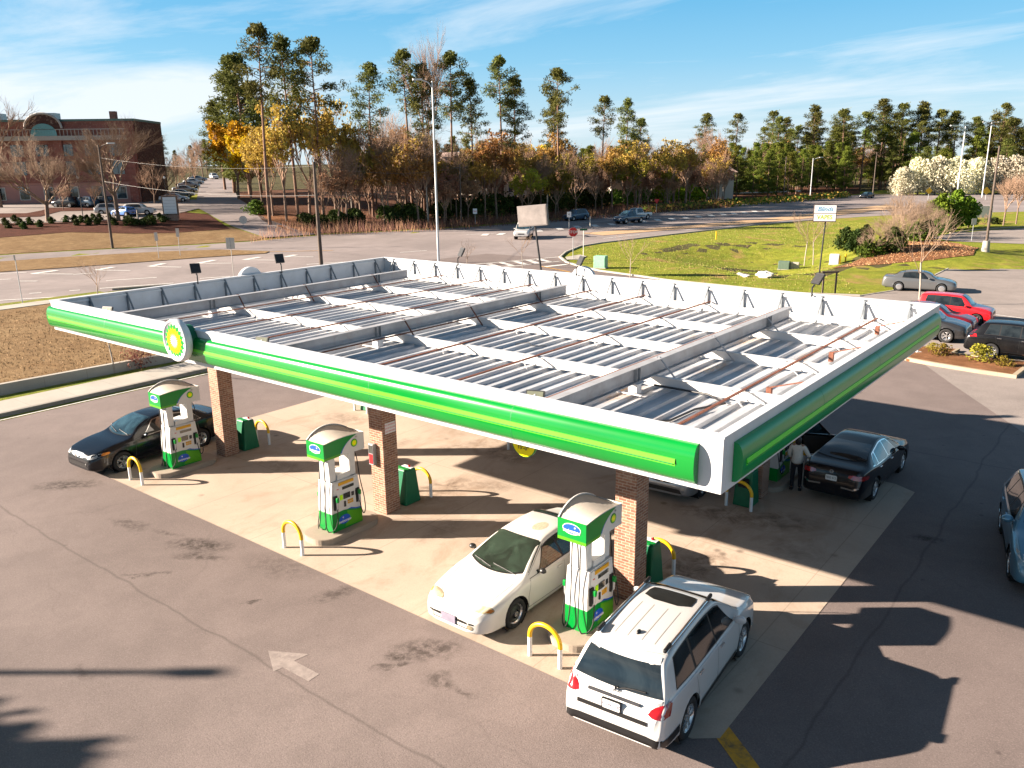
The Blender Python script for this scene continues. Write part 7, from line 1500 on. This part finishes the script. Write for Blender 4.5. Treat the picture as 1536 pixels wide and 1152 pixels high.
# ---------------- brick office building on the hill ----------------
bc = (-111.66, 62.29); bd_ = empty('office_building', (bc[0], bc[1], h(*bc)-.1), YAW+R(3), 'long red brick office building with an arched gable and a pale balcony', 'building')
b_brick = brick_mat('building_brick', (.27, .10, .08), (.19, .068, .058), (.22, .14, .12), 1.2, .4); b_dark = brick_mat('building_brick_dark', (.08, .035, .03), (.055, .025, .022), (.07, .045, .04), 1.2, .4)
m_stucco = mat('pink_stucco', (.38, .19, .165), .9, var=.06, scale=.6); m_pc = mat('precast_band', (.36, .33, .31), .8, var=.08); m_win = glassy('office_glass', (.03, .05, .06), .05); m_copper = mat('green_copper', (.07, .14, .13), .6)
WB, HB, DB = 62, 13.4, 12.5
mb = MB(); mb.box(-WB, .0, 3.6, 0, DB, HB); mb.build('wall', b_brick, bd_)
mb = MB(); mb.box(.005, .3, 0, .25, DB, HB+.2); mb.build('side_wall', b_dark, bd_)
mb = MB(); mb.box(-WB, .25, 0, -.2, DB, 3.6); mb.build('ground_floor_wall', m_stucco, bd_)
mb = MB(); mb.box(-WB-.1, -.15, HB, .3, DB, HB+.35); mb.build('cornice', m_copper, bd_)
mb = MB(); mb.box(-WB, -.9, HB-3.0, -1.2, -.02, HB-2.3); bal = mb.build('balcony', m_pc, bd_)
for k in range(100): mb = MB(); x = -1.4-k*.6; mb.box(x-.04, -.85, HB-2.3, x+.04, -.78, HB-1.35); mb.build('baluster', m_pc, bal) if k < 90 else None
mb = MB(); mb.box(-56, -.86, HB-1.34, -1.2, -.76, HB-1.22); mb.build('rail', m_pc, bal)
for k in range(6): mb = MB(); x = -1-k*11.5; mb.box(x-.7, -.35, 0, x+.7, -.01, HB-.3); mb.build('pilaster', b_brick, bd_)
# arch gable
arc = [(2.9*math.cos(a*PI/20), 2.3*math.sin(a*PI/20)) for a in range(21)]
mb = MB(); T = face_frame((-14.2, -.5, HB-1.1), (1, 0, 0)); mb.prism(arc[::-1][::-1], -.5, .3, T); mb.build('arched_gable', b_dark, bd_)
mb = MB(); q = [T @ Vector((2.95*math.cos(a*PI/20), 2.35*math.sin(a*PI/20), .25)) for a in range(21)]; mb.tube(q, .2, 6); mb.build('arch_trim', m_pc, bd_)
mb = MB(); mb.prism([(x*.72, y*.72-.9) for x, y in arc]+[(-2.08, -1.9), (2.08, -1.9)], .31, .36, T); mb.build('arched_window', mat('aqua_glass', (.12, .30, .33), .15), bd_)
for k in range(2): mb = MB(); mb.box(-24+k*9-.8, 4, HB+.3, -24+k*9+.8, 6, HB+1.6); mb.build('roof_unit', galv, bd_)
mb = MB(); mb.box(-6, 6, HB+.3, -5, 7, HB+1.9); mb.build('chimney', b_brick, bd_)
# windows, each a part
wn = None
for k in range(15):
    x = -3.3-k*4.0
    for (z0, z1, ww) in ((.9, 2.8, 1.5), (5.0, 6.9, 1.8), (8.0, 9.6, 1.8)):
        yy = .25 if z0 < 1 else 0
        mb = MB(); mb.box(x-ww/2-.12, yy-.08, z0-.12, x+ww/2+.12, yy-.003, z1+.12); w1 = mb.build('window', m_win if z0 > 1 else offw, bd_)
        mb = MB(); mb.box(x-ww/2, yy-.10, z0, x+ww/2, yy-.082, z1); pn_ = mb.build('pane', m_win, w1); mb = MB(); mb.box(x-.04, yy-.12, z0, x+.04, yy-.102, z1); mb.build('mullion', dark, w1)
mb = MB(); mb.box(-WB-5, -6, 8.6, -22, -1, 14.0) if False else None
o = empty('stone_wing', (*xy(uv(*bc)[0]-32.5, uv(*bc)[1]+1), h(*bc)), YAW, 'pale stone tower block at the left end of the brick building', 'building'); mb = MB(); mb.box(-8, 0, 0, 6, 9, 14.4); mb.build('wall', mat('pale_stone', (.36, .32, .29), .8, var=.1, scale=.8), o); mb = MB(); mb.box(-8.2, -.2, 14.4, 6.2, 9, 14.8); mb.build('cornice', m_pc, o)
for k in range(4): mb = MB(); mb.box(-6+k*3, -.06, 11, -4.6+k*3, -.005, 13); mb.build('window', m_win, o)
# ---------------- apartment houses beyond the wood ----------------
m_roof = mat('pinkish_shingle', (.30, .21, .18), .9, var=.12, scale=1); m_side = mat('cream_siding', (.55, .48, .40), .8, var=.05)
def house(pos, rz, Wd, Dp, st, label):
    x, y = pos; o = empty('apartment_house', (x, y, h(x, y)), rz, label, 'house', 'apartment houses beyond the wood'); Hh = 3*st
    mb = MB(); mb.box(-Wd/2, 0, 0, Wd/2, Dp, Hh); mb.build('wall', m_side, o)
    mb = MB(); e = .7; v = [(-Wd/2-e, -e, Hh), (Wd/2+e, -e, Hh), (Wd/2+e, Dp+e, Hh), (-Wd/2-e, Dp+e, Hh), (-Wd/2+3, Dp/2, Hh+3.2), (Wd/2-3, Dp/2, Hh+3.2)]
    mb.add(v, [(0, 1, 5, 4), (1, 2, 5), (2, 3, 4, 5), (3, 0, 4), (3, 2, 1, 0)]); mb.build('roof', m_roof, o)
    mb = MB(); mb.add([(-2.5, -1.2, Hh-.2), (2.5, -1.2, Hh-.2), (0, -1.2, Hh+2.2), (-2.5, Dp/2, Hh-.2), (2.5, Dp/2, Hh-.2), (0, Dp/2, Hh+2.2)], [(0, 1, 2), (0, 2, 5, 3), (2, 1, 4, 5)]); mb.build('gable', m_roof, o)
    for s_ in range(st):
        for k in range(int(Wd//3.2)):
            xx = -Wd/2+1.8+k*3.2; mb = MB(); mb.box(xx-.6, -.06, s_*3+.9, xx+.6, -.004, s_*3+2.4); w_ = mb.build('window', white, o); mb = MB(); mb.box(xx-.5, -.08, s_*3+1.0, xx+.5, -.062, s_*3+2.3); mb.build('pane', m_win, w_)
    return o
for (u_, v_, w_, l_) in ((-3, 190, 16, 'cream apartment house glimpsed between the trunks below the slender pines'), (14, 195, 18, 'cream apartment house glimpsed behind the golden tree'), (30, 188, 15, 'cream apartment house with a pinkish roof right of the tall pine row'), (44, 196, 16, 'cream apartment house with a dark gable above the olive trees'), (-14, 185, 14, 'cream gabled house seen low through the wood left of centre')):
    house(xy(u_, v_), YAW+R(rnd.uniform(-15, 15)), w_, 11, 2, l_)
mb = MB(); a, b_ = Vector((-65.43, 157.64)), Vector((-48.57, 201.27)); q = strip([tuple(a), tuple(b_)], .12)
for s_ in range(8):
    p = a.lerp(b_, s_/8); q_ = a.lerp(b_, (s_+.92)/8)
mb.bar((*a, h(*a)+1.1), (*b_, h(*b_)+1.1), .08, .30); fo = mb.build('board', offw); tag(fo, 'long pale rail fence behind the far hedge', 'fence'); fo.name = 'rail_fence'
# left of the picture: a lot lamp, and an evergreen added for its shadow
pt = (13.6, -3.58); o = pole('lot_lamp', (round(pt[0]-21.4, 2), round(pt[1]-16.4, 2)), 10.1, .13, dark, 'tall dark lot lamp out of the picture whose shadow crosses the lower left asphalt', 'lamp post', .6)
pt = (12.49, -7.87); ot = proto_round(9, 6.5, 3200, .3, f_dark, 'evergreen_tree', .1, 14); plant(ot, pt[0]-17.5, pt[1]-13.5, 9, 9, 'dense evergreen added out of the picture so that its shadow darkens the lower left corner', 'evergreen tree')
